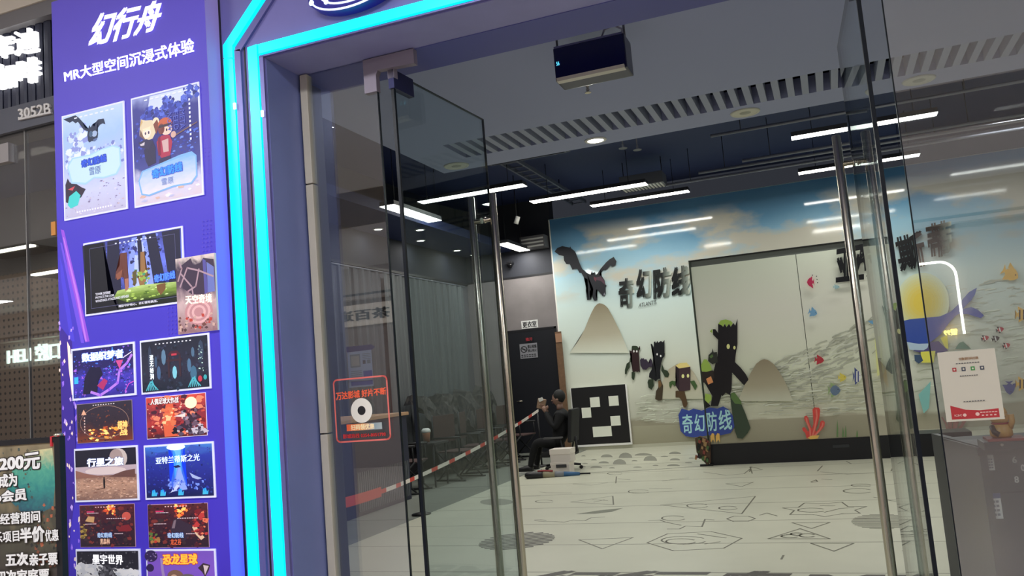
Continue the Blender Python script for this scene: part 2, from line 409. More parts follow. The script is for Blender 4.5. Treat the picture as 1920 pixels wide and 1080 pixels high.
mb = MB(); mb.box((cxl, 3.4, ZC+0.3), (5.2, cy2, ZC+0.34), m_navy); mb.box((cxl, cy2-0.02, ZC+0.12), (5.2, cy2, ZC+0.34), m_navy); mb.box((cxl, 3.4, ZC+0.12), (cxl+0.02, cy2, ZC+0.34), m_navy); struct(mb.build('ceiling_void'))
t = thing('ceiling_grille', 'long slatted vent of pale bars across the lowered white ceiling', 'ceiling grille', (-2.5, cy0, ZC))
k = 0
while -2.5+k*0.0914 < 5.1:
    x = -2.5+0.047+k*0.0914
    b = MB(); b.box((x, cy0+0.001, ZC), (x+0.044, cy1-0.001, ZC+0.10), pbr('slat_paint', (162, 170, 196), 0.6)); b.build('slat', None, t); k += 1

# coffee-shop front on the left
YC = 2.9
m_band = pbr('shop_band', (84, 86, 96), 0.5)
mb = MB(); mb.box((-9, YC-0.05, 3.46), (-3.21, 3.1, 3.8), m_cream); struct(mb.build('wall_shop_bulkhead'))
mb = MB(); mb.box((-9, YC-0.04, 3.385), (-3.21, 3.05, 3.46), pbr('shop_rail', (120, 118, 120), 0.5)); mb.box((-9, YC-0.02, 2.86), (-3.21, 3.05, 2.985), m_band); struct(mb.build('trim_7'))
t = thing('shop_fascia', 'dark navy corrugated sign panel above the neighbouring glass front', 'sign panel', (-6, YC, 2.985))
b = MB(); x = -5.0
while x < -3.23:
    b.prism([Vector((x, YC+0.03, 2.985)), Vector((x, YC+0.006, 2.985)), Vector((x+0.012, YC, 2.985)), Vector((x+0.036, YC, 2.985)), Vector((x+0.048, YC+0.006, 2.985)), Vector((x+0.048, YC+0.03, 2.985))], (0, 0, 0.4), pbr('fascia_navy', (38, 42, 62), 0.45)); x += 0.056
b.box((-8.9, YC+0.03, 2.985), (-3.21, YC+0.05, 3.385), pbr('fascia_back', (20, 22, 34), 0.6))
b.build('corrugated_panel', None, t)
mb = MB(); mb.box((-3.566, YC+0.001, 0.02), (-3.215, YC+0.011, 2.86), g_pane); w3 = struct(mb.build('window_3'))
b = MB(); b.box((-3.572, YC, 0.02), (-3.566, YC+0.012, 2.86), pbr('mullion_silver', (150, 148, 146), 0.35, metal=0.6)); b.build('mullion', None, w3)
b = MB(); p0 = onY(101, 420, YC); b.box((p0.x-0.012, YC-0.006, p0.z-0.055), (p0.x+0.016, YC+0.012, p0.z+0.01), pbr('orange_clip', (222, 150, 70), 0.5)); b.build('clip', None, w3)
mb = MB(); mb.box((-6.0, YC+0.001, 0.02), (-3.574, YC+0.011, 2.86), g_pane); w4 = struct(mb.build('window_4'))
b = MB(); p0, p1 = onY(0, 308, YC), onY(20, 268, YC); b.box((p0.x-0.15, YC-0.014, p0.z), (p1.x, YC+0.02, p1.z), pbr('fitting_grey', (170, 165, 165), 0.35, metal=0.5)); b.build('patch_fitting', None, w4)
m_perf = bpy.data.materials.new('perforated_brown'); m_perf.use_nodes = True
nt = m_perf.node_tree; bs = nt.nodes['Principled BSDF']; tc = nt.nodes.new('ShaderNodeTexCoord'); vo = nt.nodes.new('ShaderNodeTexVoronoi')
vo.inputs['Scale'].default_value = 22; vo.inputs['Randomness'].default_value = 0.0; rr = nt.nodes.new('ShaderNodeValToRGB'); rr.color_ramp.interpolation = 'CONSTANT'
rr.color_ramp.elements[0].color = (0.012, 0.009, 0.008, 1); rr.color_ramp.elements[1].color = (*lin((128, 106, 88)), 1); rr.color_ramp.elements[1].position = 0.2
mpn = nt.nodes.new('ShaderNodeMapping'); mpn.inputs['Scale'].default_value = (1, 0.0, 1)
nt.links.new(tc.outputs['Object'], mpn.inputs[0]); nt.links.new(mpn.outputs[0], vo.inputs['Vector']); nt.links.new(vo.outputs['Distance'], rr.inputs[0]); nt.links.new(rr.outputs[0], bs.inputs['Base Color'])
mb = MB(); mb.box((-9, 4.1, 0), (-3.3, 4.3, 2.45), m_perf); mb.box((-9, 4.1, 2.45), (-3.3, 4.3, 3.0), pbr('shop_upper', (92, 92, 96), 0.6)); struct(mb.build('wall_shop_back'))
mb = MB(); mb.box((-9, 3.0, 2.99), (-3.22, 4.3, 3.05), m_navy); struct(mb.build('ceiling_shop'))
mb = MB(); mb.box((-9, 2.9, -0.1), (-3.22, 4.3, 0.0), pbr('shop_floor', (120, 110, 100), 0.4)); struct(mb.build('floor_shop'))
for lab, pa, pb in (('thin glowing strip light in the neighbouring shop, left of the mullion', (-40, 474), (60, 464)), ('thin glowing strip light in the neighbouring shop, right of the mullion', (60, 513), (140, 505))):
    a_, c_ = onY(*pa, 3.9), onY(*pb, 3.9); zz = (a_.z+c_.z)/2; t = thing('strip_light', lab, 'ceiling light', ((a_.x+c_.x)/2, 3.9, zz))
    b = MB(); b.box((a_.x, 3.89, zz-0.006), (c_.x, 3.93, zz+0.006), pbr('strip_lit', (255, 246, 220), 0.4, emit=4.0)); b.build('tube', None, t); b = MB(); b.box((a_.x, 3.93, zz-0.01), (c_.x, 4.1, zz+0.01), m_dark); b.build('bracket', None, t)
area('shop_light', (-4.6, 3.4, 2.97), 1.2, 0.1, 5, (1, 0.9, 0.75))
# corridor behind the camera (seen in the glass)
YO = -7.8
mb = MB(); mb.box((-24, YO-0.2, 0), (9, YO, 3.8), pbr('opposite_wall', (152, 138, 132), 0.6)); struct(mb.build('wall_opposite'))
mb = MB(); mb.box((-24, -2.2, 3.8), (9, 3.1, 3.9), m_ceilc); mb.box((-24, YO, 3.8), (9, -4.1, 3.9), m_ceilc); mb.box((-24, -4.1, 4.4), (9, -2.2, 4.5), m_navy)
mb.box((-24, -2.22, 3.8), (9, -2.2, 4.4), m_cream); mb.box((-24, -4.1, 3.8), (9, -4.08, 4.4), m_cream); struct(mb.build('ceiling_corridor'))
mb = MB(); mb.box((9, YO, 0), (9.1, 3.1, 3.9), m_cream); struct(mb.build('wall_corridor_right'))
mb = MB(); mb.box((-24.1, YO, 0), (-24, 3.1, 3.9), m_cream); struct(mb.build('wall_corridor_left'))
mb = MB(); mb.box((4.2, YF, 0), (9, G, 3.8), m_cream); mb.box((-24, YC, 0), (-9, G, 3.8), m_cream); struct(mb.build('wall_corridor_near'))
mb = MB(); mb.box((-24, YO, 3.2), (9, YO+0.25, 3.8), pbr('opp_bulkhead', (190, 180, 172), 0.6)); mb.box((-24, YO+0.25, 3.26), (9, YO+0.27, 3.3), m_dark); struct(mb.build('trim_8'))
mb = MB(); mb.box((-12.2, YO, 0), (-9.2, YO+0.06, 2.55), pbr('opp_shop_dark', (58, 56, 60), 0.4)); mb.box((-6.6, YO, 0), (-3.4, YO+0.06, 2.55), pbr('opp_shop_dark', (58, 56, 60), 0.4)); mb.box((-21, YO, 0), (-13.4, YO+0.06, 2.6), pbr('opp_shop_brown', (92, 78, 68), 0.5)); struct(mb.build('door_4'))
def opp_sign(name, label, body, x0, x1, z0, z1, mback, mlet, pad=0.1, bold=0.02):
    t = thing(name, label, 'shop sign', ((x0+x1)/2, YO, z0))
    yb = YO+0.26 if z1 > 3.2 else YO+0.08
    if mback:
        b = MB(); b.box((x0-pad, YO+0.0, z0-pad), (x1+pad, yb, z1+pad), mback); b.build('sign_board', None, t)
    b = MB(); text_on(b, body, [(x1, yb, z1), (x0, yb, z1), (x0, yb, z0), (x1, yb, z0)], (0, 1, 0), mlet, bold, depth=0.03); b.build('letters', None, t)
def mir(px, py, Yv): p = onY(px, py, Yv); return p.x, p.z
VG = 2*G-YO; VC = 2*YC-YO
xa, za = mir(636, 612, VG); xb, zb = mir(735, 574, VG)
opp_sign('tea_shop_sign', 'pale signboard with dark 茶百道 lettering on the opposite shopfront', '茶百道', xa, xb, za+0.06, zb, pbr('tea_board', (216, 204, 190), 0.5, emit=0.35), m_dark)
xa, za = mir(20, 672, VC); xb, zb = mir(118, 640, VC)
opp_sign('clinic_sign', 'glowing white 口腔 LEIH letters on the opposite shopfront', '口腔 LEIH', xa, xb, za-0.15, zb, None, pbr('clinic_letters', (235, 255, 245), 0.4, emit=3.5), bold=0.03)
ax, az = mir(1722, 497, VG); bx, bz = mir(1806, 626, VG)
t = thing('neon_arch', 'white neon tube bent into an arch on the opposite shopfront', 'neon light', ((ax+bx)/2, YO+0.1, bz))
b = MB(); R_ = bx-ax-0.25; pts = [(ax-0.35, YO+0.12, az)]
for i in range(13):
    a = math.radians(90-90*i/12); pts.append((bx-R_+R_*math.cos(a), YO+0.12, az-R_+R_*math.sin(a)))
pts.append((bx, YO+0.12, bz)); b.tube(pts, 0.018, pbr('neon_white', (255, 255, 235), 0.3, emit=9.0)); b.build('tube', None, t)
xa, za = mir(1769, 630, VG); xb, zb = mir(1793, 616, VG)
opp_sign('price_sign', 'small yellow glowing sign on the opposite shopfront', '银99', xa, xb, za, zb, None, pbr('yellow_lit', (255, 235, 120), 0.4, emit=6))

# ================================================================== LIGHTBOX SIGN
YS = 2.763; XSR = -2.326
XSL = onY(97, 30, YS).x; ZST = onY(97, 4, YS).z
n_f = (0, -1, 0)
sgn = thing('lightbox_sign', 'tall backlit purple shop sign covered with game posters', 'sign', (XSL, YF, 0.25))
b = MB(); b.box((XSL, YS+0.002, 0.25), (XSR-0.004, YF, ZST), pbr('lightbox_case', (70, 66, 120), 0.4)); b.build('case', None, sgn)
b = MB(); b.box((XSR-0.004, YS+0.002, 0.25), (XSR, YF, ZST), painted('acrylic_side', [(0, (92, 92, 235)), (0.55, (106, 100, 235)), (0.8, (132, 112, 190)), (1, (126, 112, 160))], 0.02, 3, emit=0.55)); o = b.build('side_panel', None, sgn)  # the sign's blue glow on its side is put into colour and emission
for f in o.data.polygons:
    for li in f.loop_indices:
        v = o.data.vertices[o.data.loops[li].vertex_index].co; o.data.uv_layers[0].data[li].uv = (0.5, v.z/(ZST-0.25))
S = Sheet((XSL, YS, ZST), (XSR, YS, ZST), (XSR, YS, 0.25), (XSL, YS, 0.25), n_f)
def suv(px, py):
    p = onY(px, py, YS); return ((p.x-XSL)/(XSR-XSL), (p.z-0.25)/(ZST-0.25))
S.rect(0, 0, 1, 1, painted('sign_purple', [(0, (66, 48, 185)), (0.6, (70, 58, 196)), (1, (88, 74, 184))], 0.03, 2, emit=LB))
R = random.Random(4)
def pxpoly(sh, fn, pts, m): sh.poly([fn(*p) for p in pts], m)
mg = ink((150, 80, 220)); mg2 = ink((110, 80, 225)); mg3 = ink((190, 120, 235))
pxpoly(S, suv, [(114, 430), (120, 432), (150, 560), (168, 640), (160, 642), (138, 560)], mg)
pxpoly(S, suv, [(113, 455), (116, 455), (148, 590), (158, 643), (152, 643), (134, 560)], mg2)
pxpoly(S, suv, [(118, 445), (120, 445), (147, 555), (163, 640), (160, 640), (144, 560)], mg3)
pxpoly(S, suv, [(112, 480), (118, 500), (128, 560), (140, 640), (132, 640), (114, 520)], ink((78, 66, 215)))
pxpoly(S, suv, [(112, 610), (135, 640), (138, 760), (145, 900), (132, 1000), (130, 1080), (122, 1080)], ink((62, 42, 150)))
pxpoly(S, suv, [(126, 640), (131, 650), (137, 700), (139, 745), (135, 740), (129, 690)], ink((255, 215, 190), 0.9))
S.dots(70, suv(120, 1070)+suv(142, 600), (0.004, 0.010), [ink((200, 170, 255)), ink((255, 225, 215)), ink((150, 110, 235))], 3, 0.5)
for cx, cy in ((396, 235), (398, 300), (330, 608), (395, 445)):
    for i in range(5):
        for j in range(8):
            u, v = suv(cx-14+i*7, cy-30+j*8+i*-1.2)
            if u < 0.99: S.ell(u, v, 0.0035, 0.0012, ink((84, 66, 190)), 6)
S.mb.build('printed_face', None, sgn)
mw = ink((240, 240, 255), 0.95)
b = MB(); q = [(180, 26), (313, -4), (293, 57), (163, 92)]
text_on(b, '幻行舟', [onY(*p, YS-0.006) for p in q], n_f, mw, 0.045); b.build('title_lettering', None, sgn)
b = MB(); q = [(119, 132), (363, 70), (365, 98), (121, 155)]
text_on(b, 'MR大型空间沉浸式体验', [onY(*p, YS-0.006) for p in q], n_f, mw, 0.03); b.build('subtitle_lettering', None, sgn)

def poster(name, label, q, border=0.02, bcol=(225, 228, 255), emit=LB, lift=0.008, cat='poster', Y=YS):
    """q = four pixel corners on the sign face"""
    c = [onY(*p, Y) for p in q]
    # square the sheet up: the posters hang straight on the sign
    x0 = (c[0].x+c[3].x)/2; x1 = (c[1].x+c[2].x)/2; z1 = (c[0].z+c[1].z)/2; z0 = (c[2].z+c[3].z)/2
    t = thing(name, label, cat, (x0, Y-0.002, z0))
    b = MB(); b.box((x0, Y-lift+0.001, z0), (x1, Y-0.002, z1), ink(bcol, emit)); b.build('border', None, t)
    a = (z1-z0)/(x1-x0); bu, bv = border, border/a
    s = Sheet((x0+bu*(x1-x0), Y, z1-bv*(z1-z0)), (x1-bu*(x1-x0), Y, z1-bv*(z1-z0)), (x1-bu*(x1-x0), Y, z0+bv*(z1-z0)), (x0+bu*(x1-x0), Y, z0+bv*(z1-z0)), n_f, lift)
    s.t = t; s.asp = a; s.e = emit
    return s
def done(s, *titles):
    s.mb.build('printed_picture', None, s.t)
    for body, quad, m, bold, *outl in titles:
        b = MB()
        if outl: s.text(body, quad, outl[0], bold, mb=b, extra=0.045)
        s.text(body, quad, m, bold, mb=b); b.build('title_lettering', None, s.t)
def q4(u0, v0, u1, v1, dv=0.0): return [(u0, v1), (u1, v1+dv), (u1, v0+dv), (u0, v0)]
def caption(s, n, u0, u1, v, h, m, seed=0, gap=0.45):
    w = (u1-u0)/n
    for i in range(n): s.rect(u0+i*w, v, u0+i*w+w*(1-gap), v+h, m)

# 1 pale winter poster with a flying winged beast
s = poster('poster', 'tall pale blue snow poster with winged beast, upper left of the sign', [(117, 218), (233, 191), (243, 392), (124, 414)])
s.rect(0, 0, 1, 1, painted('p1_bg', [(0, (190, 185, 215)), (0.25, (200, 205, 240)), (0.5, (175, 190, 235)), (0.75, (165, 195, 235)), (1, (190, 212, 240))], 0.12, 6, emit=LB))
s.dots(120, (0.02, 0.42, 0.98, 0.66), (0.012, 0.04), [ink((215, 225, 250)), ink((150, 160, 215)), ink((190, 200, 240)), ink((120, 130, 200))], 5, 0.7)
s.dots(60, (0.1, 0.56, 0.42, 0.88), (0.02, 0.06), [ink((205, 220, 245)), ink((140, 150, 215)), ink((225, 235, 252))], 6, 0.7, 6)
s.poly([(.01, .98), (.12, .985), (.22, .99), (.28, .955), (.33, .91), (.38, .84), (.43, .83), (.45, .86), (.47, .835), (.5, .86), (.53, .83), (.56, .875), (.6, .895), (.69, .89), (.715, .83), (.67, .845), (.63, .84), (.57, .80), (.59, .76), (.58, .72), (.54, .69), (.48, .70), (.44, .69), (.42, .71), (.41, .77), (.43, .8), (.35, .83), (.28, .9), (.26, .92), (.22, .91), (.17, .94), (.12, .93)], ink((38, 48, 76)))
s.ell(0.53, 0.765, 0.045, 0.03, ink((160, 180, 215))); s.poly([(.5, .71), (.56, .72), (.57, .70), (.52, .69)], ink((90, 110, 160))); s.ell(0.47, 0.77, 0.03, 0.03, ink((70, 96, 130)))
s.dots(70, (0.02, 0.02, 0.98, 0.3), (0.008, 0.03), [ink((215, 210, 232)), ink((165, 160, 200)), ink((200, 180, 190)), ink((130, 120, 160))], 15, 0.3)
s.poly([(0.02, 0.33), (0.06, 0.39), (0.1, 0.34), (0.17, 0.385), (0.2, 0.32), (0.3, 0.27), (0.36, 0.25), (0.28, 0.18), (0.1, 0.13), (0.02, 0.16)], ink((52, 42, 62)))
s.poly([(0.08, 0.21), (0.2, 0.25), (0.27, 0.2), (0.22, 0.11), (0.1, 0.09), (0.05, 0.13)], ink((70, 205, 205)))
s.poly([(0.06, 0.28), (0.18, 0.3), (0.14, 0.26)], ink((205, 80, 90)))
s.poly([(0.06, 0.5), (0.14, 0.58), (0.45, 0.575), (0.62, 0.60), (0.82, 0.615), (0.94, 0.58), (0.95, 0.4), (0.88, 0.325), (0.66, 0.315), (0.5, 0.335), (0.36, 0.29), (0.12, 0.33)], ink((170, 210, 240)))
s.poly([(0.08, 0.5), (0.16, 0.565), (0.45, 0.56), (0.62, 0.59), (0.82, 0.6), (0.92, 0.57), (0.93, 0.41), (0.86, 0.34), (0.66, 0.33), (0.5, 0.35), (0.36, 0.31), (0.14, 0.345)], ink((196, 226, 246)))
caption(s, 8, 0.2, 0.9, 0.955, 0.012, ink((235, 240, 255))); caption(s, 14, 0.2, 0.8, 0.035, 0.015, ink((240, 240, 255)))
done(s, ('奇幻防线', q4(0.3, 0.46, 0.72, 0.535, 0.01), ink((48, 90, 225)), 0.05, ink((25, 45, 150))), ('雪原', q4(0.43, 0.37, 0.62, 0.445), ink((90, 110, 170)), 0.0))
# 2 two cartoon adventurers in a dark blue wood
s = poster('poster', 'tall dark blue poster with two cartoon adventurers, upper right of the sign', [(247, 184), (374, 156), (385, 366), (255, 390)])
s.rect(0, 0, 1, 1, painted('p2_bg', [(0, (215, 200, 215)), (0.18, (205, 205, 235)), (0.3, (70, 75, 150)), (0.55, (48, 48, 128)), (0.85, (62, 62, 145)), (1, (150, 160, 215))], 0.14, 5, emit=LB))
s.poly([(0.25, 0.9), (0.28, 0.99), (0.98, 0.99), (0.98, 0.92), (0.8, 0.88), (0.68, 0.85), (0.5, 0.83), (0.34, 0.86)], ink((205, 215, 240)))
for x, y, r in ((0.3, 0.84, 0.1), (0.46, 0.83, 0.09), (0.55, 0.9, 0.08), (0.9, 0.95, 0.1), (0.82, 0.88, 0.07), (0.2, 0.8, 0.08), (0.66, 0.84, 0.06)):
    s.dots(26, (x-r, y-r*0.7, x+r, y+r*0.5), (0.015, 0.045), [ink((66, 84, 190)), ink((90, 110, 215)), ink((52, 60, 160)), ink((40, 46, 120))], int(x*100), 0.65, 6)
s.dots(40, (0.02, 0.4, 0.3, 0.78), (0.01, 0.04), [ink((44, 50, 130)), ink((70, 85, 190))], 8, 0.65)
s.dots(50, (0.5, 0.4, 0.98, 0.6), (0.01, 0.035), [ink((70, 95, 205)), ink((50, 60, 160)), ink((110, 140, 230))], 9, 0.4)
# hooded fair figure
s.poly([(0.16, 0.5), (0.3, 0.58), (0.34, 0.5), (0.34, 0.36), (0.22, 0.34), (0.18, 0.4)], ink((46, 42, 78)))
s.poly([(0.1, 0.64), (0.11, 0.72), (0.16, 0.765), (0.13, 0.795), (0.2, 0.775), (0.3, 0.765), (0.36, 0.72), (0.35, 0.64), (0.3, 0.59), (0.2, 0.585)], ink((222, 206, 176))); s.poly([(0.1, 0.64), (0.12, 0.7), (0.16, 0.63), (0.2, 0.585)], ink((120, 90, 84)))
s.ell(0.215, 0.655, 0.062, 0.05, ink((246, 226, 212))); s.poly([(0.15, 0.7), (0.28, 0.71), (0.26, 0.675), (0.22, 0.69), (0.18, 0.67)], ink((238, 222, 190))); s.ell(0.195, 0.652, 0.012, 0.014, ink((70, 60, 90))); s.ell(0.245, 0.655, 0.012, 0.014, ink((70, 60, 90)))
s.ell(0.36, 0.745, 0.05, 0.036, ink((232, 220, 192))); s.poly([(0.32, 0.72), (0.38, 0.76), (0.41, 0.7), (0.36, 0.62)], ink((126, 66, 58)))
s.poly([(0.08, 0.58), (0.2, 0.6), (0.3, 0.57), (0.24, 0.5), (0.12, 0.53)], ink((52, 48, 84))); s.poly([(0.1, 0.56), (0.18, 0.575), (0.17, 0.545), (0.12, 0.545)], ink((206, 196, 206)))
# red-haired figure in red
s.poly([(0.36, 0.55), (0.44, 0.6), (0.56, 0.59), (0.6, 0.52), (0.56, 0.4), (0.44, 0.38), (0.38, 0.44)], ink((170, 48, 80)))
s.poly([(0.44, 0.55), (0.54, 0.56), (0.54, 0.44), (0.46, 0.44)], ink((205, 170, 170)))
s.ell(0.5, 0.7, 0.11, 0.06, ink((196, 96, 66))); s.ell(0.52, 0.645, 0.085, 0.05, ink((240, 205, 190))); s.ell(0.44, 0.66, 0.05, 0.05, ink((120, 60, 62)))
s.poly([(0.4, 0.695), (0.6, 0.70), (0.6, 0.675), (0.4, 0.672)], ink((64, 50, 66))); s.ell(0.52, 0.642, 0.012, 0.014, ink((60, 44, 60))); s.ell(0.57, 0.645, 0.012, 0.014, ink((60, 44, 60))); s.poly([(0.44, 0.66), (0.48, 0.68), (0.47, 0.64), (0.44, 0.6)], ink((110, 52, 50))); s.poly([(0.38, 0.58), (0.42, 0.6), (0.42, 0.42), (0.38, 0.42)], ink((126, 30, 62)))
s.poly([(0.6, 0.57), (0.98, 0.655), (0.98, 0.645), (0.6, 0.555)], ink((120, 92, 90)))
s.ell(0.62, 0.585, 0.04, 0.03, ink((210, 170, 160))); s.poly([(0.4, 0.39), (0.56, 0.4), (0.58, 0.33), (0.38, 0.33)], ink((52, 46, 86)))
s.dots(40, (0.04, 0.02, 0.96, 0.3), (0.02, 0.06), [ink((225, 215, 225)), ink((190, 190, 225)), ink((215, 180, 170)), ink((240, 240, 250))], 12, 0.3)
s.poly([(0.06, 0.22), (0.12, 0.31), (0.4, 0.345), (0.7, 0.385), (0.88, 0.395), (0.95, 0.35), (0.95, 0.16), (0.86, 0.1), (0.6, 0.105), (0.4, 0.085), (0.22, 0.065), (0.1, 0.09)], ink((126, 178, 232)))
s.poly([(0.08, 0.22), (0.14, 0.3), (0.4, 0.33), (0.7, 0.36), (0.86, 0.375), (0.93, 0.34), (0.93, 0.17), (0.85, 0.115), (0.6, 0.12), (0.4, 0.1), (0.22, 0.08), (0.12, 0.1)], painted('p2_ice', [(0, (226, 220, 232)), (0.5, (190, 205, 238)), (1, (130, 182, 236))], 0.2, 7, emit=LB))
for i in range(10): s.rect(0.865, 0.86-i*0.04, 0.89, 0.875-i*0.04+0.006, ink((230, 235, 255)))
for i, w in enumerate(('META', 'FEED', 'NOW')): s.text(w, [(0.8-i*0.095, 0.79), (0.8-i*0.095, 0.62), (0.73-i*0.095, 0.62), (0.73-i*0.095, 0.79)], ink((92, 104, 200)), 0.0)
caption(s, 8, 0.2, 0.9, 0.955, 0.012, ink((235, 240, 255)))
done(s, ('奇幻防线', q4(0.28, 0.215, 0.74, 0.30, 0.02), ink((60, 150, 250)), 0.05, ink((30, 60, 190))), ('雪原', q4(0.42, 0.14, 0.6, 0.2), ink((110, 135, 195)), 0.0))
# 3 wide forest poster
s = poster('poster', 'wide forest poster with wooden tree men on sunlit moss', [(157, 458), (344, 423), (350, 562), (164, 598)], 0.014)
s.rect(0, 0, 1, 1, painted('p3_bg', [(0, (20, 26, 22)), (0.18, (34, 44, 30)), (0.3, (60, 70, 150)), (0.6, (110, 125, 235)), (1, (60, 66, 150))], 0.1, 5, emit=LB))
s.dots(260, (0.02, 0.25, 0.98, 0.98), (0.003, 0.014), [ink(c) for c in [(60, 66, 160), (110, 128, 235), (36, 38, 84), (150, 170, 255)]], 201, 1.5)
s.poly([(0.42, 0.2), (0.5, 0.98), (0.68, 0.98), (0.75, 0.2)], ink((140, 160, 250))); s.poly([(0.5, 0.2), (0.54, 0.9), (0.62, 0.9), (0.66, 0.2)], ink((185, 200, 255)))
s.dots(110, (0.3, 0.55, 0.98, 0.98), (0.006, 0.025), [ink((70, 78, 180)), ink((44, 48, 110)), ink((120, 140, 240)), ink((36, 40, 84))], 21, 1.4)
for a, c, w, w2 in ((0.1, 0.14, 0.12, 0.14), (0.31, 0.3, 0.06, 0.08), (0.7, 0.78, 0.05, 0.06), (0.9, 0.93, 0.09, 0.06), (0.58, 0.6, 0.02, 0.03)):
    s.poly([(a-w, 0.99), (a+w, 0.99), (c+w2, 0.22), (c-w2, 0.22)], ink((34, 34, 62)))
s.poly([(0.0, 0.0), (0.0, 0.99), (0.2, 0.99), (0.24, 0.3), (0.34, 0.12), (0.34, 0)], ink((18, 18, 30)))
s.poly([(0.34, 0.27), (0.6, 0.3), (0.98, 0.27), (0.98, 0.1), (0.45, 0.08), (0.3, 0.18)], painted('p3_moss', [(0, (40, 56, 24)), (0.5, (120, 150, 60)), (1, (190, 215, 130))], 0.25, 9, emit=LB))
s.dots(40, (0.42, 0.1, 0.85, 0.27), (0.008, 0.03), [ink((170, 200, 90)), ink((80, 110, 40)), ink((215, 235, 160))], 22, 0.6)
s.poly([(0.38, 0.79), (0.45, 0.79), (0.45, 0.62), (0.46, 0.45), (0.46, 0.3), (0.42, 0.28), (0.41, 0.44), (0.37, 0.46), (0.32, 0.44), (0.33, 0.54), (0.37, 0.62)], ink((104, 58, 52)))
s.poly([(0.33, 0.5), (0.4, 0.56), (0.38, 0.44), (0.34, 0.42)], ink((140, 84, 66))); s.poly([(0.42, 0.42), (0.46, 0.42), (0.455, 0.27), (0.42, 0.25)], ink((168, 112, 96)))
s.poly([(0.59, 0.76), (0.63, 0.76), (0.635, 0.5), (0.66, 0.42), (0.62, 0.3), (0.57, 0.3), (0.55, 0.44), (0.585, 0.52)], ink((150, 110, 70)))
s.dots(36, (0.51, 0.32, 0.68, 0.52), (0.008, 0.026), [ink((150, 175, 70)), ink((70, 150, 120)), ink((90, 70, 40)), ink((190, 205, 120))], 23, 1.2)
s.poly([(0.5, 0.5), (0.545, 0.52), (0.54, 0.33), (0.505, 0.34)], ink((96, 84, 50)))
s.poly([(0.74, 0.27), (0.83, 0.28), (0.83, 0.2), (0.78, 0.12), (0.745, 0.2)], ink((120, 84, 50)))
s.line([(0.06, 0.93), (0.94, 0.93), (0.94, 0.07), (0.06, 0.07)], 0.004, ink((90, 90, 130)), True, s.asp)
caption(s, 9, 0.33, 0.73, 0.93, 0.02, ink((220, 225, 255)), gap=0.6)
done(s, ('奇幻防线', q4(0.72, 0.30, 0.93, 0.41, 0.02), ink((90, 150, 255)), 0.05, ink((40, 60, 200))), ('TOWER DEFENSE', q4(0.11, 0.245, 0.27, 0.28), ink((235, 235, 250)), 0.02),
     ('PROTECTS THE CORE,', q4(0.11, 0.195, 0.31, 0.23), ink((235, 235, 250)), 0.02), ('WITHSTANDS ATTACKS AND DEFENSES', q4(0.11, 0.145, 0.46, 0.18, 0.01), ink((235, 235, 250)), 0.02), ('塔防守护核心，奇幻冒险挑战。', q4(0.35, 0.03, 0.75, 0.065), ink((235, 235, 250)), 0.02))
# 4 tan poster pasted over the corner
s = poster('poster', 'small tan mountain poster pasted over the corner of the wide forest poster', [(332, 487), (405, 474), (413, 619), (339, 627)], 0.004, (206, 190, 196), 0.3, 0.013)
s.rect(0, 0, 1, 1, painted('p4_bg', [(0, (150, 112, 118)), (0.4, (206, 178, 180)), (0.6, (96, 76, 96)), (0.85, (70, 58, 80)), (1, (222, 204, 200))], 0.16, 5, emit=0.3, distort=1.0))
s.poly([(0.14, 0.9), (0.4, 0.98), (0.46, 0.88), (0.64, 0.9), (0.72, 0.96), (0.98, 0.92), (0.98, 0.6), (0.7, 0.48), (0.4, 0.5), (0.16, 0.6)], ink((64, 50, 72), 0.3))
s.poly([(0.7, 0.95), (0.78, 0.92), (0.8, 0.5), (0.72, 0.48)], ink((90, 84, 160), 0.3)); s.poly([(0.8, 0.9), (0.98, 0.82), (0.98, 0.5), (0.8, 0.5)], ink((110, 120, 190), 0.3))
for pts in ([(0.1, 0.62), (0.3, 0.86), (0.6, 0.8), (0.95, 0.7)], [(0.12, 0.8), (0.4, 0.6), (0.42, 0.5)], [(0.6, 0.82), (0.5, 0.6), (0.3, 0.55)], [(0.05, 0.7), (0.16, 0.86), (0.1, 0.95)]): s.line(pts, 0.035, ink((176, 146, 160), 0.3), False, s.asp)
for r in (0.36, 0.3, 0.24, 0.18, 0.12): s.ell(0.55, 0.26, r, r*0.5, ink((226, 178, 180) if int(r*100) % 12 else (196, 140, 146), 0.3))
s.dots(40, (0.03, 0.03, 0.97, 0.22), (0.02, 0.06), [ink((120, 74, 70), 0.3), ink((206, 170, 160), 0.3), ink((90, 60, 66), 0.3), ink((190, 70, 60), 0.3)], 31, 0.5)
done(s, ('天空奇境', q4(0.22, 0.38, 0.9, 0.5, -0.02), ink((255, 240, 220), 0.6), 0.04))
# 5
s = poster('poster', 'neon purple poster titled 数据织梦者 beside the dark cave poster', [(136, 655), (254, 640), (258, 741), (138, 751)], 0.025)
s.rect(0, 0, 1, 1, painted('p5_bg', [(0, (50, 40, 150)), (0.35, (70, 60, 190)), (0.6, (40, 34, 100)), (1, (34, 30, 96))], 0.3, 6, emit=LB))
s.dots(220, (0.02, 0.02, 0.98, 0.98), (0.004, 0.018), [ink(c) for c in [(100, 84, 225), (40, 36, 120), (150, 90, 225), (70, 120, 235), (28, 24, 72)]], 202, 1.2)
s.dots(90, (0.02, 0.02, 0.98, 0.6), (0.008, 0.03), [ink((120, 90, 235)), ink((60, 60, 200)), ink((180, 110, 235)), ink((40, 34, 110)), ink((90, 160, 240))], 41, 1.2)
s.poly([(0.16, 0.06), (0.2, 0.42), (0.3, 0.62), (0.46, 0.6), (0.5, 0.45), (0.42, 0.3), (0.4, 0.08)], ink((30, 26, 60)))
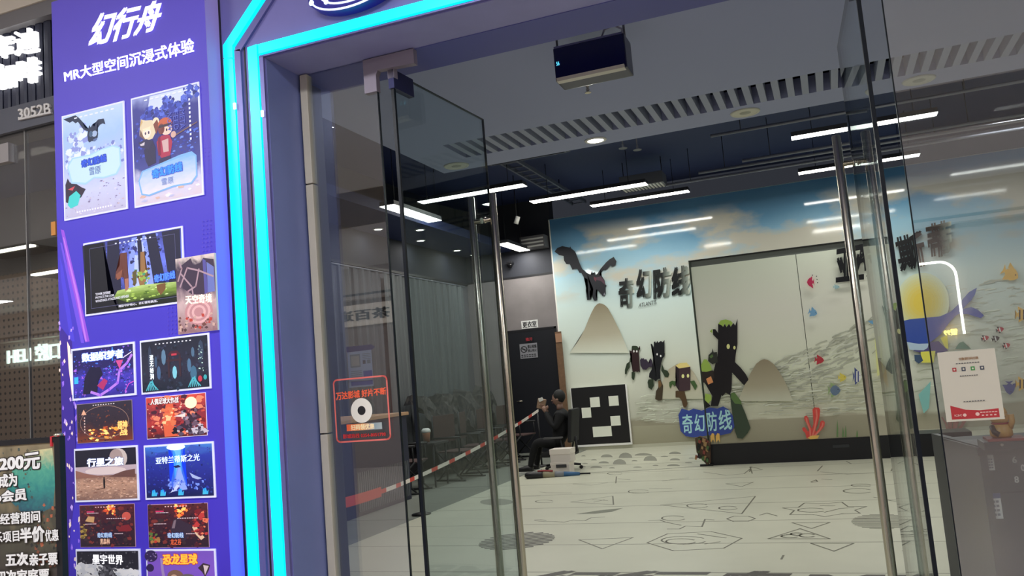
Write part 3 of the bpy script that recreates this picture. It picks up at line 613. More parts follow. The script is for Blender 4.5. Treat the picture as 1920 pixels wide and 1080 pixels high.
s.line([(0.3, 0.1), (0.45, 0.02), (0.6, 0.12), (0.74, 0.24), (0.78, 0.5), (0.9, 0.62), (0.98, 0.78)], 0.035, ink((190, 130, 240)), False, s.asp)
s.poly([(0.4, 0.22), (0.52, 0.36), (0.58, 0.3), (0.5, 0.12)], ink((180, 50, 110))); s.poly([(0.72, 0.7), (0.84, 0.7), (0.78, 0.52)], ink((215, 80, 150)))
s.rect(0.02, 0.3, 0.09, 0.44, ink((60, 190, 245))); s.rect(0.66, 0.7, 0.68, 0.98, ink((60, 150, 245)))
s.line([(0.84, 0.74), (0.98, 0.84)], 0.012, ink((235, 225, 255)), False, s.asp); s.line([(0.86, 0.06), (0.92, 0.2), (1.0, 0.24)], 0.012, ink((215, 90, 210)), False, s.asp)
done(s, ('数据织梦者', q4(0.16, 0.74, 0.85, 0.92, 0.0), ink((225, 245, 255), 0.9), 0.045, ink((100, 130, 250), 0.8)))
# 6
s = poster('poster', 'dark teal cave poster with shrine gate and crystals', [(264, 639), (394, 624), (398, 727), (268, 741)], 0.022)
s.rect(0, 0, 1, 1, painted('p6_bg', [(0, (26, 34, 52)), (0.4, (44, 44, 66)), (1, (30, 34, 52))], 0.2, 6, emit=LB))
s.dots(160, (0.02, 0.02, 0.98, 0.9), (0.006, 0.03), [ink(c) for c in [(36, 40, 60), (52, 56, 82), (26, 30, 46), (44, 60, 82)]], 203, 1.3)
for u, v, ru, rv, c in ((0.13, 0.62, 0.03, 0.3, (52, 62, 86)), (0.34, 0.66, 0.035, 0.16, (96, 130, 160)), (0.22, 0.58, 0.02, 0.12, (60, 84, 116)), (0.26, 0.36, 0.03, 0.14, (70, 100, 140)), (0.5, 0.34, 0.035, 0.13, (130, 205, 225)), (0.72, 0.45, 0.03, 0.14, (80, 116, 150)), (0.78, 0.7, 0.025, 0.1, (80, 110, 140)), (0.9, 0.72, 0.04, 0.2, (56, 70, 96)), (0.78, 0.28, 0.05, 0.16, (66, 110, 140))): s.ell(u, v, ru, rv, ink(c), 8)
s.poly([(0.4, 0.68), (0.45, 0.76), (0.55, 0.76), (0.6, 0.68)], ink((74, 34, 50))); s.rect(0.38, 0.56, 0.62, 0.6, ink((60, 40, 52))); s.rect(0.4, 0.25, 0.43, 0.66, ink((60, 40, 52))); s.rect(0.57, 0.25, 0.6, 0.66, ink((60, 40, 52))); s.rect(0.46, 0.67, 0.54, 0.71, ink((200, 60, 80)))
for x0 in (0.06, 0.7):
    for i in range(7): s.line([(x0+i*0.03, 0.03), (x0+0.04+i*0.012, 0.14+(i % 3)*0.03), (x0+0.1, 0.22-i*0.02)], 0.012, ink((90, 190, 205)), False, s.asp)
s.ell(0.875, 0.17, 0.03, 0.06, ink((200, 60, 80))); s.ell(0.95, 0.19, 0.025, 0.05, ink((60, 170, 180)))
s.dots(20, (0.86, 0.3, 0.93, 0.8), (0.006, 0.014), [ink((200, 235, 225))], 44, 1.2)
caption(s, 10, 0.22, 0.8, 0.92, 0.022, ink((235, 235, 250)), gap=0.6)
s.mb.build('printed_picture', None, s.t); b = MB()
for i, ch in enumerate('迷无秘洞'): s.trect(ch, 0.13, 0.62-i*0.125, 0.19, 0.73-i*0.125, ink((235, 245, 250), 0.9), 0.03, mb=b)
b.build('title_lettering', None, s.t)
# 7
s = poster('poster', 'small dark poster with glowing embers below the 数据织梦者 poster', [(145, 756), (250, 751), (250, 826), (146, 831)], 0.008, (150, 130, 150), 0.35, 0.004)
s.rect(0, 0, 1, 1, painted('p7_bg', [(0, (120, 58, 40)), (0.2, (96, 48, 46)), (0.45, (52, 40, 52)), (1, (50, 44, 60))], 0.22, 5, emit=0.4))
s.dots(200, (0.02, 0.02, 0.98, 0.9), (0.004, 0.02), [ink(c) for c in [(90, 56, 56), (60, 48, 62), (130, 70, 50), (44, 38, 50)]], 204, 1.3)
s.dots(60, (0.22, 0.04, 0.75, 0.36), (0.01, 0.05), [ink((240, 150, 60), 0.8), ink((190, 80, 44), 0.6), ink((255, 205, 120), 0.9), ink((120, 50, 40), 0.5)], 51, 0.8)
s.line(ellipse(0.5, 0.5, 0.44, 0.42, 28), 0.008, ink((150, 120, 110), 0.4), True, s.asp)
for i in range(6): s.rect(0.13, 0.62-i*0.075, 0.15, 0.66-i*0.075, ink((220, 190, 180)))
s.poly([(0.08, 0.72), (0.13, 0.86), (0.18, 0.72)], ink((240, 180, 150)))
caption(s, 9, 0.3, 0.72, 0.94, 0.025, ink((225, 215, 220)), gap=0.5)
done(s, ('超神', q4(0.74, 0.28, 0.92, 0.5), ink((255, 190, 110), 0.9), 0.05), ('战', q4(0.78, 0.12, 0.92, 0.28), ink((255, 190, 110), 0.9), 0.05))
# 8
s = poster('poster', 'small fiery red robot battle poster below the dark cave poster', [(274, 746), (387, 735), (390, 816), (277, 824)], 0.008, (220, 210, 235), 0.5, 0.004)
s.rect(0, 0, 1, 1, painted('p8_bg', [(0, (80, 26, 34)), (0.3, (170, 50, 52)), (0.6, (120, 40, 60)), (1, (205, 70, 62))], 0.3, 4, emit=0.5, distort=1.0))
s.dots(220, (0.02, 0.02, 0.98, 0.98), (0.006, 0.03), [ink(c) for c in [(190, 70, 66), (120, 34, 46), (225, 130, 110), (80, 34, 54), (240, 190, 170)]], 205, 1.2)
s.dots(70, (0.02, 0.02, 0.98, 0.98), (0.02, 0.07), [ink((205, 80, 66), 0.5), ink((110, 30, 40), 0.5), ink((230, 130, 100), 0.5), ink((70, 34, 50), 0.5)], 61, 1.0, 5)
s.poly([(0.3, 0.02), (0.28, 0.4), (0.34, 0.8), (0.46, 0.82), (0.46, 0.5), (0.52, 0.02)], ink((226, 100, 70))); s.dots(24, (0.28, 0.3, 0.48, 0.7), (0.02, 0.06), [ink((255, 205, 150)), ink((230, 120, 80))], 62)
s.ell(0.76, 0.8, 0.1, 0.14, ink((255, 225, 180), 0.8)); s.poly([(0.46, 0.5), (0.66, 0.56), (0.66, 0.46)], ink((250, 225, 220)))
s.dots(50, (0.62, 0.2, 0.84, 0.66), (0.02, 0.06), [ink((60, 40, 60)), ink((110, 84, 104)), ink((34, 26, 42)), ink((170, 150, 170))], 63, 1.2)
s.dots(40, (0.46, 0.02, 0.98, 0.28), (0.02, 0.07), [ink((50, 38, 58)), ink((90, 76, 100)), ink((200, 190, 205)), ink((30, 24, 38))], 64, 1.0)
done(s, ('人偶足球大作战', q4(0.08, 0.82, 0.56, 0.97, 0.0), ink((250, 240, 240)), 0.04, ink((90, 30, 40))))
# 9
s = poster('poster', 'desert planet poster titled 行星之旅 with tiny walker', [(141, 841), (260, 835), (263, 938), (144, 941)], 0.022)
s.rect(0, 0, 1, 1, painted('p9_bg', [(0, (140, 106, 96)), (0.3, (196, 152, 130)), (0.46, (150, 112, 100)), (1, (140, 104, 96))], 0.2, 9, emit=LB))
s.dots(260, (0.02, 0.02, 0.98, 0.5), (0.004, 0.022), [ink(c) for c in [(206, 166, 140), (160, 118, 100), (226, 196, 176), (120, 84, 74)]], 206, 0.4)
s.rect(0, 0.66, 1, 1, ink((34, 32, 48))); s.ell(0.72, 0.8, 0.14, 0.2, ink((206, 190, 186))); s.ell(0.68, 0.82, 0.11, 0.17, ink((170, 148, 146)))
s.rect(0, 0.48, 1, 0.665, ink((196, 176, 186)))
for r in (0.34, 0.26, 0.18): s.ell(0.5, 0.57, r, r*0.22, ink((226, 206, 206) if int(r*100) % 4 else (176, 150, 160)))
s.poly([(0.0, 0.6), (0.2, 0.52), (0.5, 0.45), (0.0, 0.44)], ink((150, 104, 92))); s.poly([(0.98, 0.58), (0.8, 0.55), (0.55, 0.45), (0.98, 0.42)], ink((110, 76, 72)))
s.dots(60, (0.02, 0.02, 0.98, 0.4), (0.01, 0.04), [ink((216, 176, 150)), ink((140, 96, 84)), ink((226, 190, 170))], 71, 0.35)
s.poly([(0.46, 0.4), (0.475, 0.41), (0.49, 0.4), (0.49, 0.3), (0.485, 0.22), (0.465, 0.22), (0.46, 0.3)], ink((34, 28, 34))); s.ell(0.475, 0.425, 0.012, 0.018, ink((34, 28, 34))); s.poly([(0.46, 0.22), (0.3, 0.19), (0.33, 0.2), (0.47, 0.235)], ink((90, 62, 58)))
done(s, ('行星之旅', q4(0.2, 0.66, 0.8, 0.83), ink((255, 255, 255), 0.9), 0.045, ink((90, 110, 170))))
# 10
s = poster('poster', 'deep sea poster titled 亚特兰蒂斯之光 with light shaft', [(272, 836), (403, 826), (406, 931), (275, 938)], 0.022)
s.rect(0, 0, 1, 1, painted('p10_bg', [(0, (24, 30, 84)), (0.4, (38, 44, 140)), (0.8, (44, 60, 170)), (1, (70, 130, 215))], 0.1, 5, emit=LB))
s.dots(200, (0.02, 0.05, 0.98, 0.98), (0.004, 0.02), [ink(c) for c in [(46, 58, 170), (30, 36, 110), (70, 90, 215), (50, 70, 150)]], 207, 1.5)
s.poly([(0.36, 1), (0.6, 1), (0.54, 0.7), (0.62, 0.2), (0.36, 0.2), (0.46, 0.7)], ink((60, 110, 230))); s.poly([(0.42, 1), (0.55, 1), (0.53, 0.75), (0.55, 0.3), (0.44, 0.3), (0.48, 0.75)], ink((110, 190, 250)))
s.ell(0.47, 0.97, 0.14, 0.06, ink((215, 245, 255), 0.9)); s.poly([(0.0, 0.95), (0.3, 1), (0.36, 0.9), (0.2, 0.88)], ink((60, 110, 210))); s.poly([(0.98, 0.9), (0.7, 1), (0.62, 0.9), (0.8, 0.86)], ink((60, 90, 190)))
s.poly([(0.38, 0.1), (0.44, 0.3), (0.48, 0.5), (0.5, 0.62), (0.54, 0.5), (0.58, 0.3), (0.62, 0.14)], ink((150, 175, 250))); s.poly([(0.36, 0.08), (0.44, 0.2), (0.5, 0.3), (0.5, 0.16)], ink((205, 215, 255)))
s.dots(50, (0.34, 0.14, 0.86, 0.34), (0.008, 0.02), [ink((80, 110, 225)), ink((120, 150, 245)), ink((50, 60, 160))], 81, 2.0)
s.poly([(0.66, 0.46), (0.74, 0.4), (0.84, 0.34), (0.78, 0.32), (0.7, 0.36)], ink((170, 185, 235))); s.poly([(0.42, 0.6), (0.5, 0.62), (0.54, 0.58), (0.46, 0.56)], ink((34, 40, 90)))
for u in (0.12, 0.25, 0.52, 0.88): s.poly([(u-0.04, 0.03), (u-0.03, 0.14), (u-0.01, 0.08), (u+0.01, 0.16), (u+0.02, 0.07), (u+0.05, 0.12), (u+0.04, 0.03)], ink((70, 190, 235)))
done(s, ('亚特兰蒂斯之光', q4(0.16, 0.65, 0.82, 0.79, 0.03), ink((215, 235, 255), 0.9), 0.02))
# 11, 12
for nm, lab, q, sd, sub in (('p11', 'small dark red poster with cardboard box and lava, below the 行星之旅 poster', [(149, 947), (254, 944), (255, 1025), (153, 1026)], 91, '黑森林'), ('p12', 'small dark red poster with huge dark beast and lava, below the deep sea poster', [(277, 947), (391, 941), (393, 1025), (281, 1028)], 92, '龙之谷')):
    s = poster('poster', lab, q, 0.006, (190, 150, 170), 0.4, 0.004)
    s.rect(0, 0, 1, 1, painted(nm+'_bg', [(0, (44, 30, 44)), (0.5, (58, 30, 46)), (1, (84, 36, 46))], 0.3, 5, emit=0.4))
    s.dots(240, (0.02, 0.02, 0.98, 0.98), (0.005, 0.026), [ink(c, 0.34) for c in [(84, 40, 50), (52, 34, 50), (130, 60, 54), (70, 52, 58), (36, 24, 36)]], sd+50, 1.2)
    s.dots(60, (0.02, 0.02, 0.98, 0.98), (0.02, 0.06), [ink((76, 34, 44), 0.4), ink((44, 30, 46), 0.4), ink((120, 50, 50), 0.4), ink((60, 44, 50), 0.4)], sd, 1.0, 5)
    s.dots(24, (0.46, 0.72, 0.66, 0.98), (0.015, 0.05), [ink((240, 130, 60), 0.7), ink((255, 190, 100), 0.8), ink((200, 70, 44), 0.6)], sd+2, 1.2)
    if nm == 'p11':
        s.poly([(0.1, 0.62), (0.16, 0.74), (0.28, 0.72), (0.26, 0.58)], ink((206, 160, 110))); s.ell(0.54, 0.7, 0.1, 0.08, ink((70, 34, 50))); s.ell(0.86, 0.72, 0.08, 0.1, ink((205, 90, 80)))
        s.poly([(0.7, 0.36), (0.76, 0.5), (0.9, 0.52), (0.96, 0.4), (0.92, 0.36)], ink((130, 40, 50))); s.dots(14, (0.02, 0.2, 0.12, 0.6), (0.02, 0.05), [ink((170, 140, 70)), ink((110, 90, 50))], 95)
    else:
        s.poly([(0.38, 0.42), (0.44, 0.66), (0.5, 0.68), (0.62, 0.58), (0.74, 0.5), (0.72, 0.3), (0.6, 0.14), (0.4, 0.2)], ink((58, 44, 62))); s.poly([(0.4, 0.44), (0.44, 0.62), (0.48, 0.64), (0.45, 0.44)], ink((130, 110, 122)))
        s.poly([(0.74, 0.46), (0.8, 0.52), (0.86, 0.34), (0.94, 0.22), (0.88, 0.16), (0.8, 0.28)], ink((226, 190, 160))); s.dots(34, (0.78, 0.3, 0.97, 0.85), (0.02, 0.07), [ink((190, 60, 60)), ink((120, 34, 44)), ink((230, 120, 90))], 96); s.dots(16, (0.02, 0.08, 0.18, 0.34), (0.02, 0.06), [ink((170, 120, 70)), ink((90, 120, 60)), ink((190, 60, 50))], 97)
    for x0, x1, v in ((0.14, 0.36, 0.8), (0.5, 0.86, 0.66), (0.1, 0.32, 0.54), (0.64, 0.8, 0.3)): caption(s, 9, x0, x1, v, 0.022, ink((215, 190, 200)), gap=0.3)
    s.rect(0.14, 0.83, 0.28, 0.86, ink((220, 60, 110)))
    caption(s, 8, 0.3, 0.7, 0.94, 0.025, ink((230, 190, 190)), gap=0.5)
    done(s, ('奇幻防线', q4(0.33, 0.22, 0.6, 0.34), ink((200, 225, 250)), 0.03, ink((50, 90, 180))), (sub, q4(0.38, 0.06, 0.56, 0.2), ink((250, 200, 170)) if nm == 'p11' else ink((240, 110, 70)), 0.02))
# 13, 14
s = poster('poster', 'black and white ink poster titled 墨宇世界 at the sign foot', [(144, 1028), (264, 1030), (268, 1129), (147, 1128)], 0.022)
s.rect(0, 0, 1, 1, painted('p13_bg', [(0, (215, 215, 225)), (0.45, (120, 120, 130)), (0.6, (46, 46, 58)), (1, (34, 34, 48))], 0.25, 5, emit=LB))
s.dots(200, (0.02, 0.3, 0.98, 0.98), (0.004, 0.02), [ink(c) for c in [(60, 60, 72), (36, 36, 48), (90, 90, 100)]], 209, 1.2)
s.dots(90, (0.02, 0.3, 0.4, 0.72), (0.02, 0.07), [ink((235, 235, 240)), ink((210, 212, 220))], 101, 1.0, 7); s.dots(70, (0.62, 0.3, 0.98, 0.62), (0.02, 0.07), [ink((235, 235, 240)), ink((200, 204, 214))], 102, 1.0, 7)
s.poly([(0.3, 0.1), (0.36, 0.5), (0.46, 0.72), (0.54, 0.72), (0.64, 0.5), (0.7, 0.1)], ink((70, 70, 80))); s.dots(60, (0.36, 0.3, 0.64, 0.68), (0.01, 0.04), [ink((40, 40, 50)), ink((120, 120, 130)), ink((90, 90, 100))], 103, 1.2)
done(s, ('墨宇世界', q4(0.26, 0.74, 0.76, 0.94, -0.02), ink((245, 245, 250), 0.9), 0.03))
s = poster('poster', 'violet dinosaur poster titled 恐龙星球 in orange letters', [(276, 1030), (406, 1028), (410, 1128), (279, 1130)], 0.02)
s.rect(0, 0, 1, 1, painted('p14_bg', [(0, (100, 70, 190)), (0.6, (132, 90, 205)), (1, (120, 84, 190))], 0.1, 4, emit=LB))
s.ell(0.06, 0.9, 0.1, 0.12, ink((54, 40, 84))); s.ell(0.04, 0.66, 0.06, 0.08, ink((54, 40, 84))); s.dots(10, (0.0, 0.8, 0.14, 0.98), (0.01, 0.02), [ink((150, 130, 180))], 104)
s.poly([(0.2, 0.86), (0.24, 0.86), (0.25, 0.6), (0.3, 0.3), (0.24, 0.3), (0.21, 0.6)], ink((165, 140, 195))); s.ell(0.42, 0.5, 0.12, 0.12, ink((130, 96, 84))); s.ell(0.4, 0.47, 0.05, 0.06, ink((205, 170, 150))); s.ell(0.6, 0.46, 0.12, 0.08, ink((110, 100, 104)))
s.poly([(0.76, 0.66), (0.84, 0.76), (0.94, 0.72), (0.92, 0.62), (0.86, 0.48), (0.82, 0.58)], ink((64, 48, 60))); s.poly([(0.84, 0.72), (0.92, 0.7), (0.86, 0.52)], ink((220, 200, 205)))
done(s, ('恐龙星球', q4(0.24, 0.72, 0.76, 0.94, 0.01), ink((255, 170, 60), 0.9), 0.05, ink((190, 50, 50))))

# ------------------------------------------------------------------ neighbouring shop's signs, promo board, round logo
t = thing('shop_letters', 'glowing white 库迪咖啡 letters on the dark corrugated panel', 'shop sign', (onY(30, 110, YC).x, YC, onY(30, 170, YC).z))
m_lit = pbr('lit_letters', (255, 255, 255), 0.4, emit=1.3)
for ch, q in (('库', [(-20, 73), (29, 65), (30, 107), (-19, 115)]), ('迪', [(31, 60), (76, 52), (77, 98), (33, 106)]), ('咖', [(-17, 126), (33, 118), (34, 166), (-16, 173)]), ('啡', [(36, 114), (79, 107), (80, 153), (38, 161)])):
    b = MB(); text_on(b, ch, [onY(*p, YC) for p in q], n_f, m_lit, 0.02, depth=0.02, lift=0.0); b.build('letter', None, t)
p0 = onY(38, 227, YC-0.02)
t = thing('unit_number_sign', 'small raised 3052B unit number on the grey band', 'number sign', (p0.x, YC-0.02, p0.z))
b = MB(); text_on(b, '3052B', [onY(*p, YC-0.02) for p in [(37, 206), (98, 193), (99, 214), (38, 225)]], n_f, pbr('number_pale', (215, 212, 208), 0.5), 0.02, depth=0.012); b.build('digits', None, t)
b = MB(); b.prism([onY(*p, YC-0.02) for p in [(38, 223.5), (99, 210.5), (99, 213.5), (38, 226.5)]], (0, -0.012, 0), pbr('number_pale', (215, 212, 208), 0.5)); b.build('underline', None, t)

YP = 2.3
c0, c1 = onY(116, 815, YP), onY(-60, 832, YP); zb = 0.06
pt = thing('promo_board', 'black framed standing promo board in front of the neighbouring shop', 'advertising board', (c0.x-0.4, YP, 0))
xr, xl, ztp = onY(117, 830, YP).x, onY(-150, 840, YP).x, onY(112, 818, YP).z
b = MB(); fwid = 0.028
b.box((xr-fwid, YP-0.012, zb), (xr, YP+0.012, ztp), m_dark); b.box((xl, YP-0.012, zb), (xl+fwid, YP+0.012, ztp), m_dark); b.box((xl+fwid, YP-0.012, ztp-0.02), (xr-fwid, YP+0.012, ztp), m_dark); b.box((xl+fwid, YP-0.012, zb), (xr-fwid, YP+0.012, zb+0.03), m_dark); b.build('frame', None, pt)
b = MB(); b.box((xl+0.02, YP-0.2, 0), (xl+0.06, YP+0.2, 0.06), m_dark); b.box((xr-0.06, YP-0.2, 0), (xr-0.02, YP+0.2, 0.06), m_dark); b.build('foot', None, pt)
b = MB(); b.lathe([(0.016, 0), (0.018, 0.006), (0.012, 0.012)], (xr-0.018, YP, ztp), m_steel, 14); b.build('pole_cap', None, pt)
b = MB(); b.box((xr-0.044, YP-0.015, ztp-0.034), (xr-0.036, YP+0.014, ztp+0.002), pbr('red_ribbon', (205, 50, 60), 0.6)); b.box((xr-0.036, YP-0.014, ztp), (xr-0.004, YP+0.014, ztp+0.003), pbr('red_ribbon', (205, 50, 60), 0.6)); b.build('ribbon', None, pt)
S = Sheet((xl+fwid, YP-0.008, ztp-0.02), (xr-fwid, YP-0.008, ztp-0.02), (xr-fwid, YP-0.008, zb+0.03), (xl+fwid, YP-0.008, zb+0.03), n_f)
def puv(px, py):
    p = onY(px, py, YP-0.008); return ((p.x-xl-fwid)/(xr-xl-2*fwid), (p.z-zb-0.03)/(ztp-zb-0.05))
def pk(c): return pbr('promo_%d_%d_%d' % c, c, 0.45, k=1.6)
S.rect(0, 0, 1, 1, painted('promo_bg', [(0, (40, 36, 34)), (0.55, (52, 46, 44)), (0.75, (64, 62, 52)), (1, (120, 108, 84))], 0.28, 9, k=1.6))
pxpoly(S, puv, [(30, 860), (60, 845), (98, 840), (104, 900), (100, 950), (70, 965), (40, 960), (10, 930)], painted('promo_teal', [(0, (36, 64, 84)), (0.4, (44, 116, 112)), (0.7, (70, 140, 120)), (1, (176, 170, 130))], 0.25, 7, k=1.6, distort=1.5))
S.dots(70, puv(60, 1070)+puv(110, 945), (0.003, 0.014), [pk((110, 66, 50)), pk((70, 52, 44)), pk((150, 84, 60)), pk((40, 40, 40))], 7, 0.6)
S.dots(60, puv(-20, 960)+puv(60, 835), (0.003, 0.012), [pk((60, 70, 66)), pk((84, 78, 62)), pk((40, 60, 70))], 8, 0.6)
S.mb.build('print', None, pt)
S.l = 0.002
for body, q, bd in (('200元', [(-1, 858), (76, 846), (76, 879), (0, 884)], 0.045), ('成为', [(-1, 890), (33, 886), (34, 911), (0, 915)], 0.04), ('p会员', [(-7, 922), (51, 914), (52, 941), (-7, 946)], 0.045), ('享经营期间', [(-17, 965), (77, 956), (78, 979), (-16, 985)], 0.03),
                    ('乐项目', [(-10, 998), (38, 993), (39, 1014), (-9, 1019)], 0.03), ('半价', [(39, 990), (86, 984), (87, 1015), (40, 1018)], 0.05), ('优惠', [(87, 993), (112, 991), (113, 1013), (88, 1015)], 0.03), ('五次', [(13, 1037), (56, 1034), (57, 1059), (14, 1062)], 0.05), ('亲子票', [(58, 1037), (111, 1034), (112, 1058), (59, 1060)], 0.045), ('四次家庭票', [(-4, 1069), (96, 1064), (97, 1090), (-3, 1093)], 0.04)):
    b = MB(); S.text(body, [puv(*p) for p in q], pk((40, 34, 32)), bd, mb=b, extra=0.05); S.text(body, [puv(*p) for p in q], pk((236, 226, 222)), bd, mb=b); b.build('lettering', None, pt)

# round logo above the entrance: an oval dark disc with orbit rings
lc = onY(672, -14, YF); lg = thing('logo_sign', 'oval dark blue planet logo with white orbit rings above the entrance', 'logo sign', tuple(lc))
p_l, p_b = onY(567, 32, YF), onY(640, 44, YF)
ax_u = Vector((math.cos(0.05), 0, math.sin(0.05))); ax_v = Vector((-math.sin(0.05), 0, math.cos(0.05)))
rx_, ry_ = 0.205, 0.085
def lo(u, v, y=0.0): return lc+ax_u*(u*rx_)+ax_v*(v*ry_)+Vector((0, y, 0))
b = MB(); b.prism([lo(*p) for p in ellipse(0, 0, 1, 1, 40)], (0, -0.055, 0), pbr('logo_navy', (36, 30, 130), 0.35, emit=0.15)); b.build('disc', None, lg)
m_ring = pbr('logo_white', (225, 240, 255), 0.4, emit=1.2)
for r_, cy_ in ((0.93, 0.0), (0.70, 0.04), (0.46, 0.08)):
    b = MB(); q = [lo(r_*math.cos(math.radians(a)), cy_+r_*math.sin(math.radians(a)), -0.057) for a in range(0, 361, 9)]; b.tube(q, 0.004, m_ring, 6); b.build('orbit_ring', None, lg)
for a, r_, cy_, sz in ((190, 0.93, 0, 0.012), (214, 0.70, 0.04, 0.011), (236, 0.46, 0.08, 0.010), (290, 0.62, 0.02, 0.012)):
    b = MB(); p = lo(r_*math.cos(math.radians(a)), cy_+r_*math.sin(math.radians(a)), -0.06); b.lathe([(sz*0.6, -0.006), (sz, 0), (sz*0.6, 0.006)], p, m_ring, 16, 'Y'); b.build('planet_dot', None, lg)
b = MB(); b.prism([lo(*p) for p in [(-0.22, -0.05), (-0.05, 0.3), (0.25, 0.34), (0.3, 0.0), (0.0, -0.06)]], (0, -0.06, 0), m_ring); b.build('boat_emblem', None, lg)

# ================================================================== ENTRANCE GLASS
xg0 = onY(580, 300, G).x                                            # left sidelight: frame post, pane
mb = MB(); xe = onY(708, 150, G).x
mb.box((xg0+0.02, G-0.006, 0.02), (xe-0.004, G+0.006, ZS-0.006), g_pane); mb.box((xe-0.004, G-0.006, 0.02), (xe, G+0.006, ZS-0.05), g_edge)
w1 = struct(mb.build('window_1'))
b = MB(); m_post = pbr('post_cream', (196, 190, 176), 0.5, noise=0.05)
px0, px1 = onY(567, 160, G).x, onY(580, 160, G).x
zp1, zp2 = onY(575, 347, G).z, onY(603, 812, G).z
for za_, zb__ in ((zp1, ZS-0.008), (zp2, zp1-0.006), (0, zp2-0.006)): b.box((px0, G-0.02, za_), (px1, G+0.02, zb__), m_post, 0.003)
b.build('post', None, w1)
b = MB(); b.box((XJ+0.001, G-0.004, 0), (px0, G+0.012, ZS-0.008), pbr('gap_black', (14, 16, 26), 0.8)); b.build('gasket', None, w1)
# patch fitting: an L of dull steel at the pane's top corner
f0, f1, f2, f3 = onY(681, 120, G-0.012), onY(776, 100, G-0.012), onY(706, 150, G-0.012), onY(684, 158, G-0.012)
zl, zm = ZS-0.158, ZS-0.066
m_pf = pbr('patch_metal', (150, 142, 156), 0.4, metal=0.3)
b = MB(); b.prism([Vector((x, G-0.016, z)) for x, z in [(f0.x, ZS-0.008), (f1.x, ZS-0.008), (f1.x, zm-0.008), (f2.x+0.01, zm), (f2.x, zm-0.02), (f2.x, zl), (f0.x, zl)]], (0, 0.032, 0), m_pf); b.build('patch_fitting', None, w1)
pl = Vector((-1.636, G, 0)); el = Vector((0.0686, 0.861, 0)); PR = Vector((0.232, G, 0)); er = Vector((-0.045, 0.861, 0))
def leaf(name, p, e, ztop, s_h, mid):
    d = e.normalized(); n = Vector((d.y, -d.x, 0)); th = 0.006
    t = bpy.data.objects.new(name, None); COL.objects.link(t); t.location = (p.x, p.y, 0); t['_o'] = (p.x, p.y, 0); t['kind'] = 'structure'
    L = e.length
    def bx(b, s0, s1, w0, w1, z0, z1, m):
        q = [p+d*s0+n*w0, p+d*s1+n*w0, p+d*s1+n*w1, p+d*s0+n*w1]
        b.prism([Vector((v.x, v.y, z0)) for v in q], (0, 0, z1-z0), m)
    b = MB(); bx(b, 0.02, L-0.003, -th, th, 0.02, ztop, g_door)
    b.build('pane', None, t)
    b = MB(); bx(b, L-0.003, L, -th, th, 0.02, ztop, g_edge); bx(b, 0.006, 0.02, -th-0.001, th+0.001, 0.02, ztop, g_edge); bx(b, 0.02, L, -th, th, ztop, ztop+0.003, g_edge); b.build('glass_edge', None, t)
    b = MB(); bx(b, 0.0, 0.16, -0.014, 0.014, ztop-0.075, ztop+0.008, pbr('patch_dark', (48, 50, 92), 0.35, metal=0.5)); bx(b, 0.0, 0.03, -0.016, 0.016, ztop-0.03, ztop+0.03, m_pf); b.build('patch_fitting', None, t)
    b = MB(); bx(b, 0.0, 0.16, -0.014, 0.014, 0.005, 0.09, m_steel); b.build('floor_fitting', None, t)
    h = p+d*s_h
    for sd in (-1, 1):
        c = h+n*sd*mid
        b = MB(); b.tube([(c.x, c.y, 0.30), (c.x, c.y, 0.304), (c.x, c.y, 2.386), (c.x, c.y, 2.39)], 0.019, m_steel, 18, radii=[0.015, 0.019, 0.019, 0.015]); o = b.build('pull_handle', None, t)
        for zz in (0.42, 2.26):
            b = MB(); a = h+n*sd*0.007; b.tube([(a.x, a.y, zz), (a.x+n.x*sd*0.005, a.y+n.y*sd*0.005, zz), (a.x+n.x*sd*0.0055, a.y+n.y*sd*0.0055, zz), (c.x, c.y, zz)], 0.012, m_steel, 12, radii=[0.016, 0.016, 0.012, 0.012]); b.build('standoff', None, o)
    return t
leaf('door_1', pl, el, 2.81, 0.775, 0.062)
leaf('door_2', PR, er, 2.81, 0.775, 0.066)
xr0 = onY(1656, 10, G).x
mb = MB(); mb.box((xr0, G-0.006, 0.02), (2.38, G+0.006, ZS-0.006), g_pane); mb.box((xr0-0.004, G-0.006, 0.02), (xr0, G+0.006, ZS-0.006), g_edge); w2 = struct(mb.build('window_2'))
b = MB(); b.box((2.38, G-0.02, 0), (2.42, G+0.02, ZS-0.008), m_post); b.build('post', None, w2)

# sticker on the left pane
YK = G-0.0075
q = [onY(*p, YK) for p in [(626, 711), (725, 705), (732, 825), (631, 829)]]
x0, x1, z1, z0 = (q[0].x+q[3].x)/2, (q[1].x+q[2].x)/2, (q[0].z+q[1].z)/2, (q[2].z+q[3].z)/2
st = thing('window_sticker', 'red outlined cinema sticker with white disc on the left glass pane', 'sticker', (x0, YK, z0))
S = Sheet((x0, YK, z1), (x1, YK, z1), (x1, YK, z0), (x0, YK, z0), n_f); aspx = (z1-z0)/(x1-x0)
m_pink = pbr('sticker_pink', (222, 112, 104), 0.5, emit=0.12); m_red = pbr('sticker_red', (190, 40, 40), 0.5, emit=0.12); m_or = pbr('sticker_orange', (232, 96, 62), 0.5, emit=0.15)
rr_ = [(0.93+0.07*math.cos(a), 0.935+0.06*math.sin(a)) for a in (0, .5, 1.05, 1.57)]+[(0.07-0.07*math.sin(a), 0.935+0.06*math.cos(a)) for a in (0, .5, 1.05, 1.57)]+[(0.07-0.07*math.cos(a), 0.065-0.06*math.sin(a)) for a in (0, .5, 1.05, 1.57)]+[(0.93+0.07*math.sin(a), 0.065-0.06*math.cos(a)) for a in (0, .5, 1.05, 1.57)]
S.line(rr_, 0.026, m_pink, True, aspx); S.mb.build('outline', None, st)
